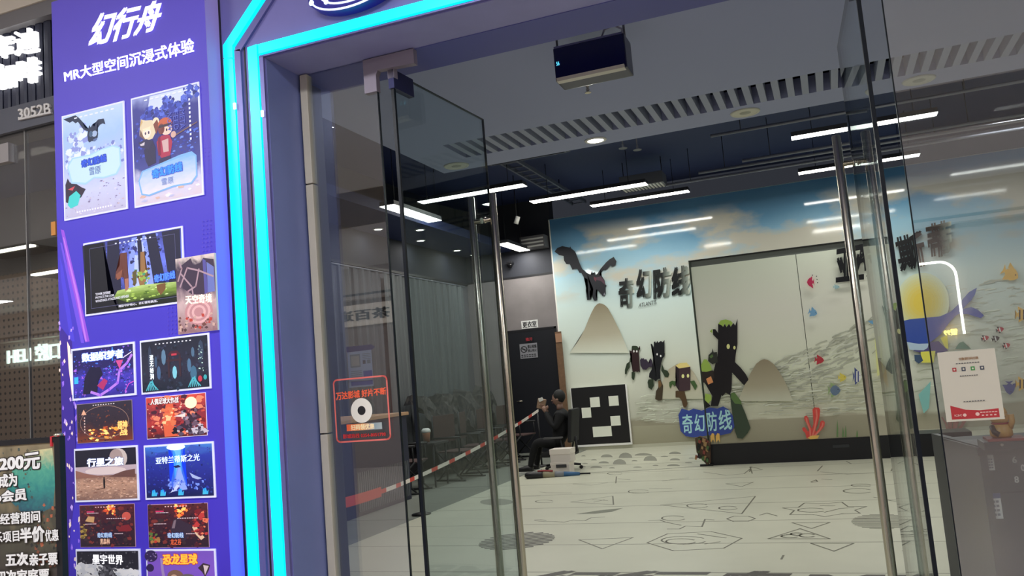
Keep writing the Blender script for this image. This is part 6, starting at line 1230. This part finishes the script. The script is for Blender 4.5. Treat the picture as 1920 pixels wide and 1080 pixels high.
hip = pp(1050, 828); chest = pp(1053, 786); neck = pp(1050, 767); head = pp(1046, 748)
ch = [(hip, 0.14), (pp(1054, 808), 0.145), (chest, 0.15), (pp(1053, 774), 0.10), (neck, 0.055),
      (pp(1050, 779, -0.17), 0.075), (pp(1041, 803, -0.22), 0.058), (pp(1028, 785, -0.16), 0.045), (pp(1023, 772, -0.10), 0.034),
      (pp(1056, 779, 0.17), 0.075), (pp(1046, 803, 0.2), 0.058), (pp(1030, 786, 0.12), 0.045), (pp(1025, 771, 0.04), 0.034),
      (pp(1042, 832, -0.10), 0.10), (pp(1005, 829, -0.12), 0.075), (pp(998, 856, -0.12), 0.055), (pp(994, 878, -0.12), 0.042),
      (pp(1044, 832, 0.12), 0.10), (pp(1012, 830, 0.12), 0.075), (pp(1008, 856, 0.14), 0.055), (pp(1006, 876, 0.14), 0.042)]
skin('body', ch, [(0, 1), (1, 2), (2, 3), (3, 4), (3, 5), (5, 6), (6, 7), (7, 8), (3, 9), (9, 10), (10, 11), (11, 12), (0, 13), (13, 14), (14, 15), (15, 16), (0, 17), (17, 18), (18, 19), (19, 20)], pe, m_cloth)
def egg(c, rx, ry, rz, mat, name, parent, nose=False):
    t = bmesh.new(); bmesh.ops.create_uvsphere(t, u_segments=20, v_segments=14, radius=1.0)
    for v in t.verts:
        x, y, z = v.co
        v.co = Vector((c.x+x*rx*(1.0-0.16*max(0, -z)), c.y+y*ry*(1-0.2*max(0, -z)), c.z+z*rz))
    b = MB(); b.add(t, mat); return b, parent, name
b, _, _ = egg(head, 0.09, 0.075, 0.115, m_skin, 'head', pe)
b.lathe([(0.001, -0.112), (0.012, -0.1), (0.014, -0.085), (0.001, -0.06)], head+Vector((0.0, 0, -0.02)), m_skin, 10, 'X')           # nose, facing -x
for s_ in (-1, 1):
    t_ = bmesh.new(); bmesh.ops.create_uvsphere(t_, u_segments=8, v_segments=6, radius=0.012); bmesh.ops.translate(t_, vec=head+Vector((-0.078, s_*0.03, 0.0)), verts=t_.verts); b.add(t_, pbr('eye_dark', (30, 24, 22), 0.3))
    t_ = bmesh.new(); bmesh.ops.create_uvsphere(t_, u_segments=8, v_segments=6, radius=0.022); bmesh.ops.translate(t_, vec=head+Vector((0.012, s_*0.073, -0.01)), verts=t_.verts); b.add(t_, m_skin)
b.box(head+Vector((-0.085, -0.022, -0.062)), head+Vector((-0.07, 0.022, -0.052)), pbr('lips', (126, 80, 76), 0.5)); b.tube([neck+Vector((0, 0, -0.02)), head+Vector((0.02, 0, -0.08))], 0.05, m_skin, 12)
hd = b.build('head', None, pe, smooth=True)
b, _, _ = egg(head+Vector((0.026, 0, 0.034)), 0.098, 0.09, 0.11, m_hair, 'hair', pe); b.build('hair', None, hd, smooth=True)
for s_, wr in ((-1, pp(1023, 772, -0.10)), (1, pp(1025, 771, 0.04))):
    b = MB(); d = Vector((-0.4, 0.12*(-s_), 0.75)).normalized(); c = wr+d*0.05
    b.tube([wr-d*0.02, wr+d*0.02, c, wr+d*0.085], 0.03, m_skin, 10, radii=[0.024, 0.03, 0.036, 0.032])
    sd = Vector((0, 1, 0))
    for k_ in range(4):
        o_ = c+d*0.03+Vector((0.012*(k_-1.5), 0, 0.0))+sd*0.012*(k_-1.5); Lf = (0.055, 0.066, 0.062, 0.048)[k_]
        b.tube([o_, o_+d*Lf*0.5, o_+d*Lf*0.8-sd*s_*-0.014, o_+d*Lf-sd*s_*-0.03], 0.008, m_skin, 7, radii=[0.009, 0.0085, 0.008, 0.006])
    o_ = wr+d*0.03-sd*s_*0.0+Vector((0.03, 0, 0)); b.tube([o_, o_+Vector((0.012, 0, 0.03)), o_+Vector((0.002, -s_*-0.01, 0.06))], 0.01, m_skin, 7, radii=[0.011, 0.01, 0.007]); b.build('hand', None, pe)
m_shoe = pbr('black_shoe', (18, 18, 22), 0.5)
for a, dy in ((pp(993, 882, -0.12), -0.12), (pp(1005, 880, 0.14), 0.14)):
    b = MB(); b.tube([(a.x+0.06, a.y, 0.05), (a.x, a.y, 0.06), (a.x-0.1, a.y, 0.045), (a.x-0.2, a.y, 0.035), (a.x-0.215, a.y, 0.032)], 0.05, m_shoe, 12, radii=[0.04, 0.05, 0.045, 0.034, 0.02]); o = b.build('shoe', None, pe)
    b = MB(); b.box((a.x-0.215, a.y-0.04, 0.0), (a.x+0.09, a.y+0.04, 0.018), m_white, 0.006); b.build('sole', None, o)
# pale packet in the hands
a = pp(1016, 756, -0.05); t = thing('paper_packet', 'pale tan packet held up in front of the face of the seated person', 'packet', tuple(a))
b = MB(); b.box(a+Vector((-0.07, -0.03, -0.085)), a+Vector((0.06, 0.02, 0.07)), pbr('packet_tan', (150, 124, 104), 0.6), 0.012, Matrix.Rotation(0.25, 3, 'Y')); b.build('packet', None, t)
b = MB(); b.box(a+Vector((-0.035, -0.042, 0.03)), a+Vector((0.035, -0.03, 0.085)), m_white, 0.004, Matrix.Rotation(-0.3, 3, 'Y')); b.build('label', None, t)
# office chair
cz = hip.z-0.13; cxx = hip.x; oc = thing('office_chair', 'black office chair with armrests under the seated person', 'chair', (cxx, YPP, 0))
b = MB(); b.box((cxx-0.24, YPP-0.24, cz-0.08), (cxx+0.22, YPP+0.24, cz), pbr('seat_black', (22, 23, 28), 0.7), 0.03); b.build('seat', None, oc)
b = MB(); b.box((cxx+0.21, YPP-0.22, cz+0.12), (cxx+0.27, YPP+0.22, cz+0.62), pbr('seat_black', (22, 23, 28), 0.7), 0.03, Matrix.Rotation(0.12, 3, 'Y')); b.build('backrest', None, oc)
for s_ in (-1, 1):
    b = MB(); b.tube([(cxx+0.1, YPP+s_*0.25, cz-0.05), (cxx+0.12, YPP+s_*0.29, cz+0.08), (cxx+0.1, YPP+s_*0.29, cz+0.2)], 0.014, m_dark, 8); b.box((cxx-0.16, YPP+s_*0.29-0.03, cz+0.2), (cxx+0.14, YPP+s_*0.29+0.03, cz+0.225), pbr('arm_grey', (92, 92, 94), 0.4), 0.008); b.build('armrest', None, oc)
b = MB(); b.tube([(cxx, YPP, 0.1), (cxx, YPP, cz-0.08)], 0.025, m_grey, 12); b.tube([(cxx+0.2, YPP, cz-0.05), (cxx+0.26, YPP, cz-0.02), (cxx+0.25, YPP, cz+0.2)], 0.02, m_dark, 8); b.build('column', None, oc)
for k_ in range(5):
    a_ = math.radians(18+72*k_); e_ = Vector((cxx+0.29*math.cos(a_), YPP+0.29*math.sin(a_), 0.07)); b = MB(); b.tube([(cxx, YPP, 0.11), tuple(e_)], 0.018, m_dark, 8, radii=[0.026, 0.016]); o = b.build('base_arm', None, oc)
    b = MB(); b.lathe([(0.026, -0.015), (0.028, 0), (0.026, 0.015)], (e_.x, e_.y, 0.029), m_dark, 12, 'Y'); b.build('caster', None, o)
# white boxes, umbrella, stanchions and tape
for (px0, px1, py0, py1, lab, dz) in ((1033, 1068, 866, 888, 'lower white carton beside the office chair', 0), (1031, 1069, 840, 866, 'upper white carton with lid on the lower carton', 1)):
    yb_ = 11.75
    if not dz: x0, x1 = onY(px0, 880, yb_).x, onY(px1, 880, yb_).x; zl_ = onY(1050, 867, yb_).z; z0 = 0.004; z1 = zl_; zsave = z1
    else: x0, x1 = onY(px0, 850, yb_).x, onY(px1, 850, yb_).x; z0 = zsave; z1 = onY(1050, 842, yb_).z
    t = thing('carton', lab, 'box', ((x0+x1)/2, yb_, z0)); b = MB(); b.box((x0, yb_, z0), (x1, yb_+0.24, z1-0.02), pbr('carton_white', (214, 206, 202), 0.6, k=1.2), 0.004); b.build('body', None, t)
    b = MB(); b.box((x0-0.006, yb_-0.006, z1-(0.075 if dz else 0.04)), (x1+0.006, yb_+0.246, z1), pbr('carton_lid', (222, 214, 208), 0.6, k=1.2), 0.004); b.build('lid', None, t)
    if not dz: b = MB(); b.box((x1-0.2, yb_-0.012, z1-0.075), (x1-0.04, yb_-0.004, z1-0.03), pbr('carton_dark', (70, 70, 74), 0.6)); b.build('cut_handle', None, t)
u0, u1 = onZ(984, 892, 0.05), onZ(1107, 886, 0.03); u1.z = 0.02; u0.z = 0.05
t = thing('umbrella', 'folded colourful umbrella lying on the floor in front of the seated person', 'umbrella', (u0.x, u0.y, 0))
def ul(f): return u0.lerp(u1, f)
for f0, f1, r0, r1, c in ((0.28, 0.46, 0.05, 0.046, (150, 144, 120)), (0.46, 0.6, 0.046, 0.04, (128, 132, 140)), (0.6, 0.84, 0.04, 0.022, (60, 104, 150))):
    b = MB(); b.tube([ul(f0), ul((f0+f1)/2), ul(f1)], r0, pbr('umb_%d' % c[0], c, 0.6), 10, radii=[r0, (r0+r1)/2*1.06, r1]); b.build('canopy_panel', None, t)
b = MB(); b.tube([ul(0.0), ul(0.03), ul(0.12), ul(0.24), ul(0.28)], 0.05, m_dark, 12, radii=[0.02, 0.045, 0.052, 0.05, 0.05]); b.build('black_sleeve', None, t)
b = MB(); b.tube([ul(0.84), ul(1.0)], 0.012, m_dark, 8); b.build('tip', None, t); b = MB(); b.tube([ul(0.2)+Vector((0, 0, 0.055)), ul(0.3)+Vector((0, 0, 0.06)), ul(0.44)+Vector((0, -0.02, 0.055))], 0.012, pbr('umb_red', (150, 50, 56), 0.6), 8); b.build('strap', None, t)
def stanchion(lab, x, y, h):
    t = thing('stanchion', lab, 'barrier post', (x, y, 0)); b = MB(); b.tube([(x, y, 0.02), (x, y, h)], 0.014, m_dark, 10); b.build('post', None, t); b = MB(); b.lathe([(0.11, 0), (0.11, 0.012), (0.03, 0.03)], (x, y, 0.003), m_dark, 18); b.build('base', None, t)
XT = -4.56; e1 = onX(988, 775, XT); e2 = onX(785, 893, XT); e3 = onX(628, 945, XT)
stanchion('thin black post holding the warning tape beside the seated person', XT-0.02, e1.y+0.55, e1.z+0.02); stanchion('short thin black post under the warning tape behind the left door', XT, e2.y, e2.z); e4 = e3+(e3-e2)*0.12; stanchion('thin black post at the front end of the warning tape', XT, e4.y, e4.z)
t = thing('warning_tape', 'red and white striped warning tape sagging between thin posts', 'barrier tape', tuple(e2)); b = MB(); m_tw = pbr('tape_white', (220, 212, 206), 0.5, k=1.2); m_tr = pbr('tape_red', (214, 70, 60), 0.5)
def seg(a, c, n, sag, k0, wide=0.022, red=9):
    pr = None
    for i in range(n+1):
        f = i/n; p = a.lerp(c, f); p.z -= sag*4*f*(1-f)
        if pr is not None:
            d = (p-pr); up_ = Vector((0, 0, wide if i < red else 0.05)); o_ = Vector((0.002, 0, 0)); m = m_tr if (i+k0) % 3 == 0 or i >= red else m_tw
            b.face([pr-up_+o_, p-up_+o_, p+up_+o_, pr+up_+o_], m); b.face([pr-up_-o_, pr+up_-o_, p+up_-o_, p-up_-o_], m)
        pr = p
seg(e1+Vector((0, 0.55, 0.01)), e2, 26, 0.05, 0, 0.022, 99); seg(e2, e4, 18, 0.03, 1); b.build('tape', None, t)

# folding chairs along the left wall
fc = proto('folding_chair'); m_fab = pbr('brown_canvas', (70, 50, 50), 0.85, bump=0.05); m_fr = pbr('chair_frame', (28, 29, 34), 0.5)
b = MB(); b.box((-0.24, -0.25, 0.42), (0.24, 0.25, 0.44), m_fab, 0.008); b.build('seat', None, fc)
b = MB(); b.box((-0.27, -0.27, 0.56), (-0.25, 0.27, 0.98), m_fab, 0.008); b.build('backrest', None, fc)
for s_ in (-1, 1):
    b = MB(); b.tube([(-0.26, s_*0.27, 0.42), (-0.27, s_*0.27, 1.0)], 0.013, m_fr, 8); b.build('back_post', None, fc)
    b = MB(); b.tube([(-0.26, s_*0.27, 0.64), (0.24, s_*0.27, 0.65)], 0.016, m_fr, 8); b.tube([(0.2, s_*0.27, 0.44), (0.2, s_*0.27, 0.65)], 0.012, m_fr, 8); b.build('armrest', None, fc)
    b = MB(); b.tube([(-0.22, s_*0.27, 0.02), (0.22, s_*0.27, 0.43)], 0.013, m_fr, 8); b.tube([(0.22, s_*0.255, 0.02), (-0.22, s_*0.255, 0.43)], 0.013, m_fr, 8); b.build('cross_leg', None, fc)
    b = MB(); b.tube([(-0.27, s_*0.26, 0.015), (0.27, s_*0.26, 0.015)], 0.013, m_fr, 8); b.build('foot_rail', None, fc)
for i, (x, y, rz, lab) in enumerate([(-5.7, 10.45, 0.15, 'brown canvas folding chair beside the pale-topped counter, nearest the entrance'), (-5.48, 11.75, -0.2, 'brown canvas folding chair just beyond the cup table'), (-5.5, 12.6, 0.25, 'brown canvas folding chair in the middle of the row of five'), (-5.5, 13.4, 0.0, 'brown canvas folding chair next to last from the entrance'), (-5.48, 14.3, -0.15, 'brown canvas folding chair farthest from the entrance, by the back wall')]):
    place(fc, i > 0, (x, y, 0), rz, lab, None, 'chair')
x, y = -5.68, 11.08; t = thing('side_table', 'small dark side table between the brown folding chairs', 'table', (x, y, 0))
b = MB(); b.box((x-0.24, y-0.24, 0.60), (x+0.24, y+0.24, 0.63), pbr('table_dark', (44, 42, 46), 0.4), 0.005); b.build('table_top', None, t)
for sx_ in (-1, 1):
    for sy_ in (-1, 1): b = MB(); b.tube([(x+sx_*0.2, y+sy_*0.2, 0.0), (x+sx_*0.2, y+sy_*0.2, 0.6)], 0.014, m_fr, 8); b.build('leg', None, t)
t = thing('cup', 'white lidded cup with orange sleeve on the small side table', 'cup', (x, y, 0.631))
b = MB(); b.lathe([(0.045, 0), (0.06, 0.12), (0.06, 0.14)], (x, y, 0.631), pbr('cup_orange', (190, 128, 96), 0.5), 18); b.build('body', None, t); b = MB(); b.lathe([(0.066, 0.14), (0.07, 0.15), (0.066, 0.18), (0.04, 0.2)], (x, y, 0.631), m_white, 18); b.build('lid', None, t)
# tall counter near the pane
x0, x1, y0, y1 = -6.45, -5.35, 7.7, 9.9; t = thing('counter', 'tall navy counter with pale wood top behind the left pane', 'counter', (x0, y0, 0))
b = MB(); b.box((x0, y0, 0.0), (x1, y1, 1.09), pbr('counter_navy', (34, 38, 62), 0.6), 0.004); b.build('body', None, t)
b = MB(); b.box((x0-0.02, y0-0.02, 1.09), (x1+0.03, y1+0.02, 1.13), pbr('table_wood', (190, 150, 116), 0.5, noise=0.1), 0.004); b.build('top', None, t)
b = MB(); k_ = y0+0.9
while k_ < y1-0.05: b.box((x1, k_, 0.05), (x1+0.012, k_+0.03, 0.5), pbr('counter_rib', (86, 90, 98), 0.6)); k_ += 0.045
b.build('ribbed_panel', None, t)
# cloth-covered goods behind the chairs
t = thing('covered_goods', 'dark patterned cloth heaped over goods against the left wall behind the chairs', 'covered pile', (-6.3, 12.0, 0)); b = MB(); R = random.Random(77)
gm = painted('pile_cloth', [(0, (20, 21, 26)), (0.4, (38, 38, 42)), (0.52, (74, 70, 68)), (0.6, (34, 34, 40)), (1, (58, 50, 50))], 0.5, 7, axis='N', rough=0.8, distort=1.5, aspect=3)
nu, nv = 40, 14; G_ = []
for i in range(nu+1):
    row = []
    for j in range(nv+1):
        y_ = 11.9+2.9*i/nu; f = j/nv; hgt = 1.15+0.16*math.sin(i*0.55)+0.08*math.sin(i*1.7); ang = f*math.pi/2
        x_ = -6.44+0.52*math.cos(ang)**0.6 if f < 1 else -6.44; z_ = max(0.012, hgt*math.sin(ang)**0.8)
        row.append(Vector((x_+0.035*math.sin(i*0.9+j*1.3)+R.uniform(-.01, .01), y_, z_+0.03*math.sin(j*1.1+i*0.6)*f)))
    G_.append(row)
for i in range(nu):
    for j in range(nv):
        f = b.face([G_[i][j], G_[i+1][j], G_[i+1][j+1], G_[i][j+1]], gm, [(i/nu, j/nv), ((i+1)/nu, j/nv), ((i+1)/nu, (j+1)/nv), (i/nu, (j+1)/nv)]); f.smooth = True
b.build('cloth', None, t)
# grey plastic curtains on the left wall
for i, (ya_, yb2, col, lab) in enumerate(((8.8, 11.6, (72, 74, 82), 'dark grey hanging curtain nearest the entrance on the left wall'), (11.7, 14.8, (92, 96, 100), 'pale grey plastic curtain farther back on the left wall'))):
    t = thing('curtain', lab, 'curtain', (-6.55, ya_, 0.5)); b = MB(); n = 90; R = random.Random(20+i); off = [0.035*math.sin(j*0.9+R.uniform(-.5, .5))+R.uniform(-0.012, 0.012) for j in range(n+1)]
    m = pbr('curtain_%d' % i, col, 0.35 if i else 0.6)
    for j in range(n):
        ya__, yb__ = ya_+(yb2-ya_)*j/n, ya_+(yb2-ya_)*(j+1)/n
        f = b.face([(-6.55+off[j]*1.3, ya__, 0.5), (-6.55+off[j+1]*1.3, yb__, 0.5), (-6.55+off[j+1]*0.5, yb__, 3.3), (-6.55+off[j]*0.5, ya__, 3.3)], m); f.smooth = True
    b.build('sheet', None, t); b = MB(); b.tube([(-6.55, ya_-0.05, 3.31), (-6.55, yb2+0.05, 3.31)], 0.015, m_grey, 8); b.tube([(-6.7, ya_, 3.31), (-6.55, ya_, 3.31)], 0.01, m_grey, 6); b.tube([(-6.7, yb2, 3.31), (-6.55, yb2, 3.31)], 0.01, m_grey, 6); b.build('rail', None, t)

# ================================================================== RECEPTION DESK ON THE RIGHT
ZD = 1.0; A_, B_ = onZ(1746, 813, ZD), onZ(1834, 836, ZD); dAB = (B_-A_).normalized(); dBC = Vector((-dAB.y, dAB.x, 0)).normalized()
if dBC.x < 0: dBC = -dBC
m_dsk = pbr('desk_grey', (56, 58, 60), 0.45); m_dk2 = pbr('desk_dark', (42, 43, 47), 0.4)
dk_ = thing('reception_desk', 'dark grey reception desk behind the right glass pane', 'desk', (B_.x, B_.y, 0)); LC = 1.3
b = MB(); b.prism([A_.copy(), B_.copy(), B_+dBC*0.03, A_+dBC*0.03], (0, 0, -0.99), m_dsk); b.build('side_panel', None, dk_)
b = MB(); th_ = 0.02; C1 = B_+dBC*LC; b.prism([Vector((p.x, p.y, 0.01)) for p in (B_+dBC*0.03-dAB*0.02, C1-dAB*0.02, C1-dAB*0.45, B_+dBC*0.03-dAB*0.45)], (0, 0, ZD-0.05), m_dsk); b.build('front_panel', None, dk_)
b = MB(); b.prism([Vector((p.x, p.y, ZD-0.04)) for p in (B_-dBC*0.01+dAB*0.012, C1+dAB*0.012, C1-dAB*0.47, B_-dBC*0.01-dAB*0.47)], (0, 0, 0.035), m_dk2); b.build('counter_top', None, dk_)
def dface(u, z, o=0.0): p = B_+dBC*u; return Vector((p.x, p.y, z))+dAB*(o-0.0195)
b = MB(); b.prism([dface(0.03, 0.80, 0.0005), dface(LC, 0.80, 0.0005), dface(LC, 0.794, 0.0005), dface(0.03, 0.794, 0.0005)], tuple(dAB*0.001), m_dark); b.build('panel_joint', None, dk_)
def on_desk(px, py):
    d = ray(px, py); n = dAB; p0 = B_-dAB*0.0195; t = (p0-Vector((0, 0, HC))).dot(n)/d.dot(n); q = Vector((0, 0, HC))+d*t; return (q-B_).dot(dBC), q.z
for q4_, lab, c2 in (([(1843, 850), (1862, 853), (1866, 884), (1847, 880)], 'small white note taped to the desk front, the upper of two', None), ([(1846, 918), (1876, 932), (1882, 980), (1851, 966)], 'larger white printed note taped low on the desk front', (76, 84, 120))):
    us = [on_desk(*p) for p in q4_]; u0 = (us[0][0]+us[3][0])/2; u1 = (us[1][0]+us[2][0])/2; z1 = (us[0][1]+us[1][1])/2; z0 = (us[2][1]+us[3][1])/2
    t = thing('taped_note', lab, 'note', tuple(dface(u0, z0))); b = MB(); b.prism([dface(u0, z0, 0.001), dface(u1, z0, 0.001), dface(u1, z1, 0.001), dface(u0, z1, 0.001)], tuple(dAB*0.001), pbr('note_white', (214, 214, 206), 0.6)); b.build('paper', None, t)
    S = Sheet(dface(u0, z1, 0.0025), dface(u1, z1, 0.0025), dface(u1, z0, 0.0025), dface(u0, z0, 0.0025), dAB)
    for i in range(4): caption(S, 3, 0.15, 0.9, 0.12+i*0.17, 0.09, m_grey, gap=0.25)
    if c2: S.rect(0.0, 0.8, 1, 1, pbr('note_blue', c2, 0.6))
    S.mb.build('print', None, t)
for ch, px, py, lab_ in (('6', 1902, 862, 'highest of the three white number stickers on the desk front'), ('0', 1918, 877, 'rightmost of the three white number stickers, cut by the picture edge'), ('8', 1906, 899, 'lowest of the three white number stickers on the desk front')):
    u, z = on_desk(px, py); t = thing('number_sticker', lab_, 'number', tuple(dface(u, z))); b = MB()
    text_on(b, ch, [dface(u-0.009, z+0.014, 0.001), dface(u+0.009, z+0.014, 0.001), dface(u+0.009, z-0.014, 0.001), dface(u-0.009, z-0.014, 0.001)], dAB, pbr('number_white', (190, 190, 180), 0.5), 0.03); b.build('digit', None, t)
# cash drawer box, red base, lucky cat
cb = onZ(1885, 842, ZD); zt0 = ZD
t = thing('black_device', 'flat black box on the reception desk under the lucky cat', 'device', (cb.x, cb.y, zt0)); b = MB(); b.box((cb.x-0.075, cb.y, zt0-0.004), (cb.x+0.13, cb.y+0.17, zt0+0.03), pbr('device_black', (28, 28, 34), 0.35), 0.006); b.build('body', None, t)
b = MB(); b.lathe([(0.006, -0.003), (0.006, 0.0)], (cb.x-0.01, cb.y, zt0+0.018), m_steel, 12, 'Y'); b.build('lock', None, t)
t = thing('red_tray', 'red flat tray between the black box and the lucky cat', 'tray', (cb.x, cb.y, zt0+0.03)); b = MB(); b.box((cb.x-0.055, cb.y+0.01, zt0+0.03), (cb.x+0.085, cb.y+0.15, zt0+0.04), pbr('tray_red', (150, 48, 44), 0.4), 0.003); b.build('tray', None, t)
zc = zt0+0.04; c = Vector((cb.x+0.005, cb.y+0.07, zc)); m_gold = pbr('cat_gold', (214, 160, 84), 0.35); m_gk = pbr('cat_dark', (70, 50, 40), 0.4)
t = thing('lucky_cat', 'golden waving lucky cat figurine on the reception desk', 'figurine', tuple(c))
b = MB(); b.lathe([(0.026, 0), (0.034, 0.008), (0.034, 0.022), (0.026, 0.04), (0.018, 0.048)], c, m_gold, 20); b.build('body', None, t, smooth=True)
tb_ = bmesh.new(); bmesh.ops.create_uvsphere(tb_, u_segments=18, v_segments=12, radius=1); hc_ = c+Vector((0, -0.002, 0.062))
for v in tb_.verts: v.co = Vector((v.co.x*0.029, v.co.y*0.024, v.co.z*0.022))+hc_
b = MB(); b.add(tb_, m_gold)
for s_ in (-1, 1): b.lathe([(0.009, -0.004), (0.006, 0.006), (0.001, 0.014)], hc_+Vector((s_*0.017, 0, 0.018)), m_gold, 8)
for s_ in (-1, 1): b.box(hc_+Vector((s_*0.011-0.003, -0.0245, 0.003)), hc_+Vector((s_*0.011+0.003, -0.021, 0.006)), m_gk)
hd = b.build('head', None, t, smooth=False)
b = MB(); b.tube([c+Vector((0.026, -0.008, 0.03)), c+Vector((0.034, -0.012, 0.05)), c+Vector((0.033, -0.012, 0.072))], 0.009, m_gold, 10); b.build('raised_paw', None, t)
b = MB(); b.tube([c+Vector((-0.026, -0.012, 0.036)), c+Vector((-0.024, -0.028, 0.02)), c+Vector((-0.012, -0.034, 0.012))], 0.009, m_gk, 10); b.build('paw', None, t)
b = MB(); b.tube([c+Vector((0.024*math.cos(a), 0.024*math.sin(a), 0.045)) for a in [i*math.pi/8 for i in range(17)]], 0.003, pbr('collar_red', (160, 40, 40), 0.5), 6); b.build('collar', None, t)
for o_ in list(bpy.data.objects):
    if o_.name == 'lucky_cat': o_.scale = (1.25, 1.25, 1.3)
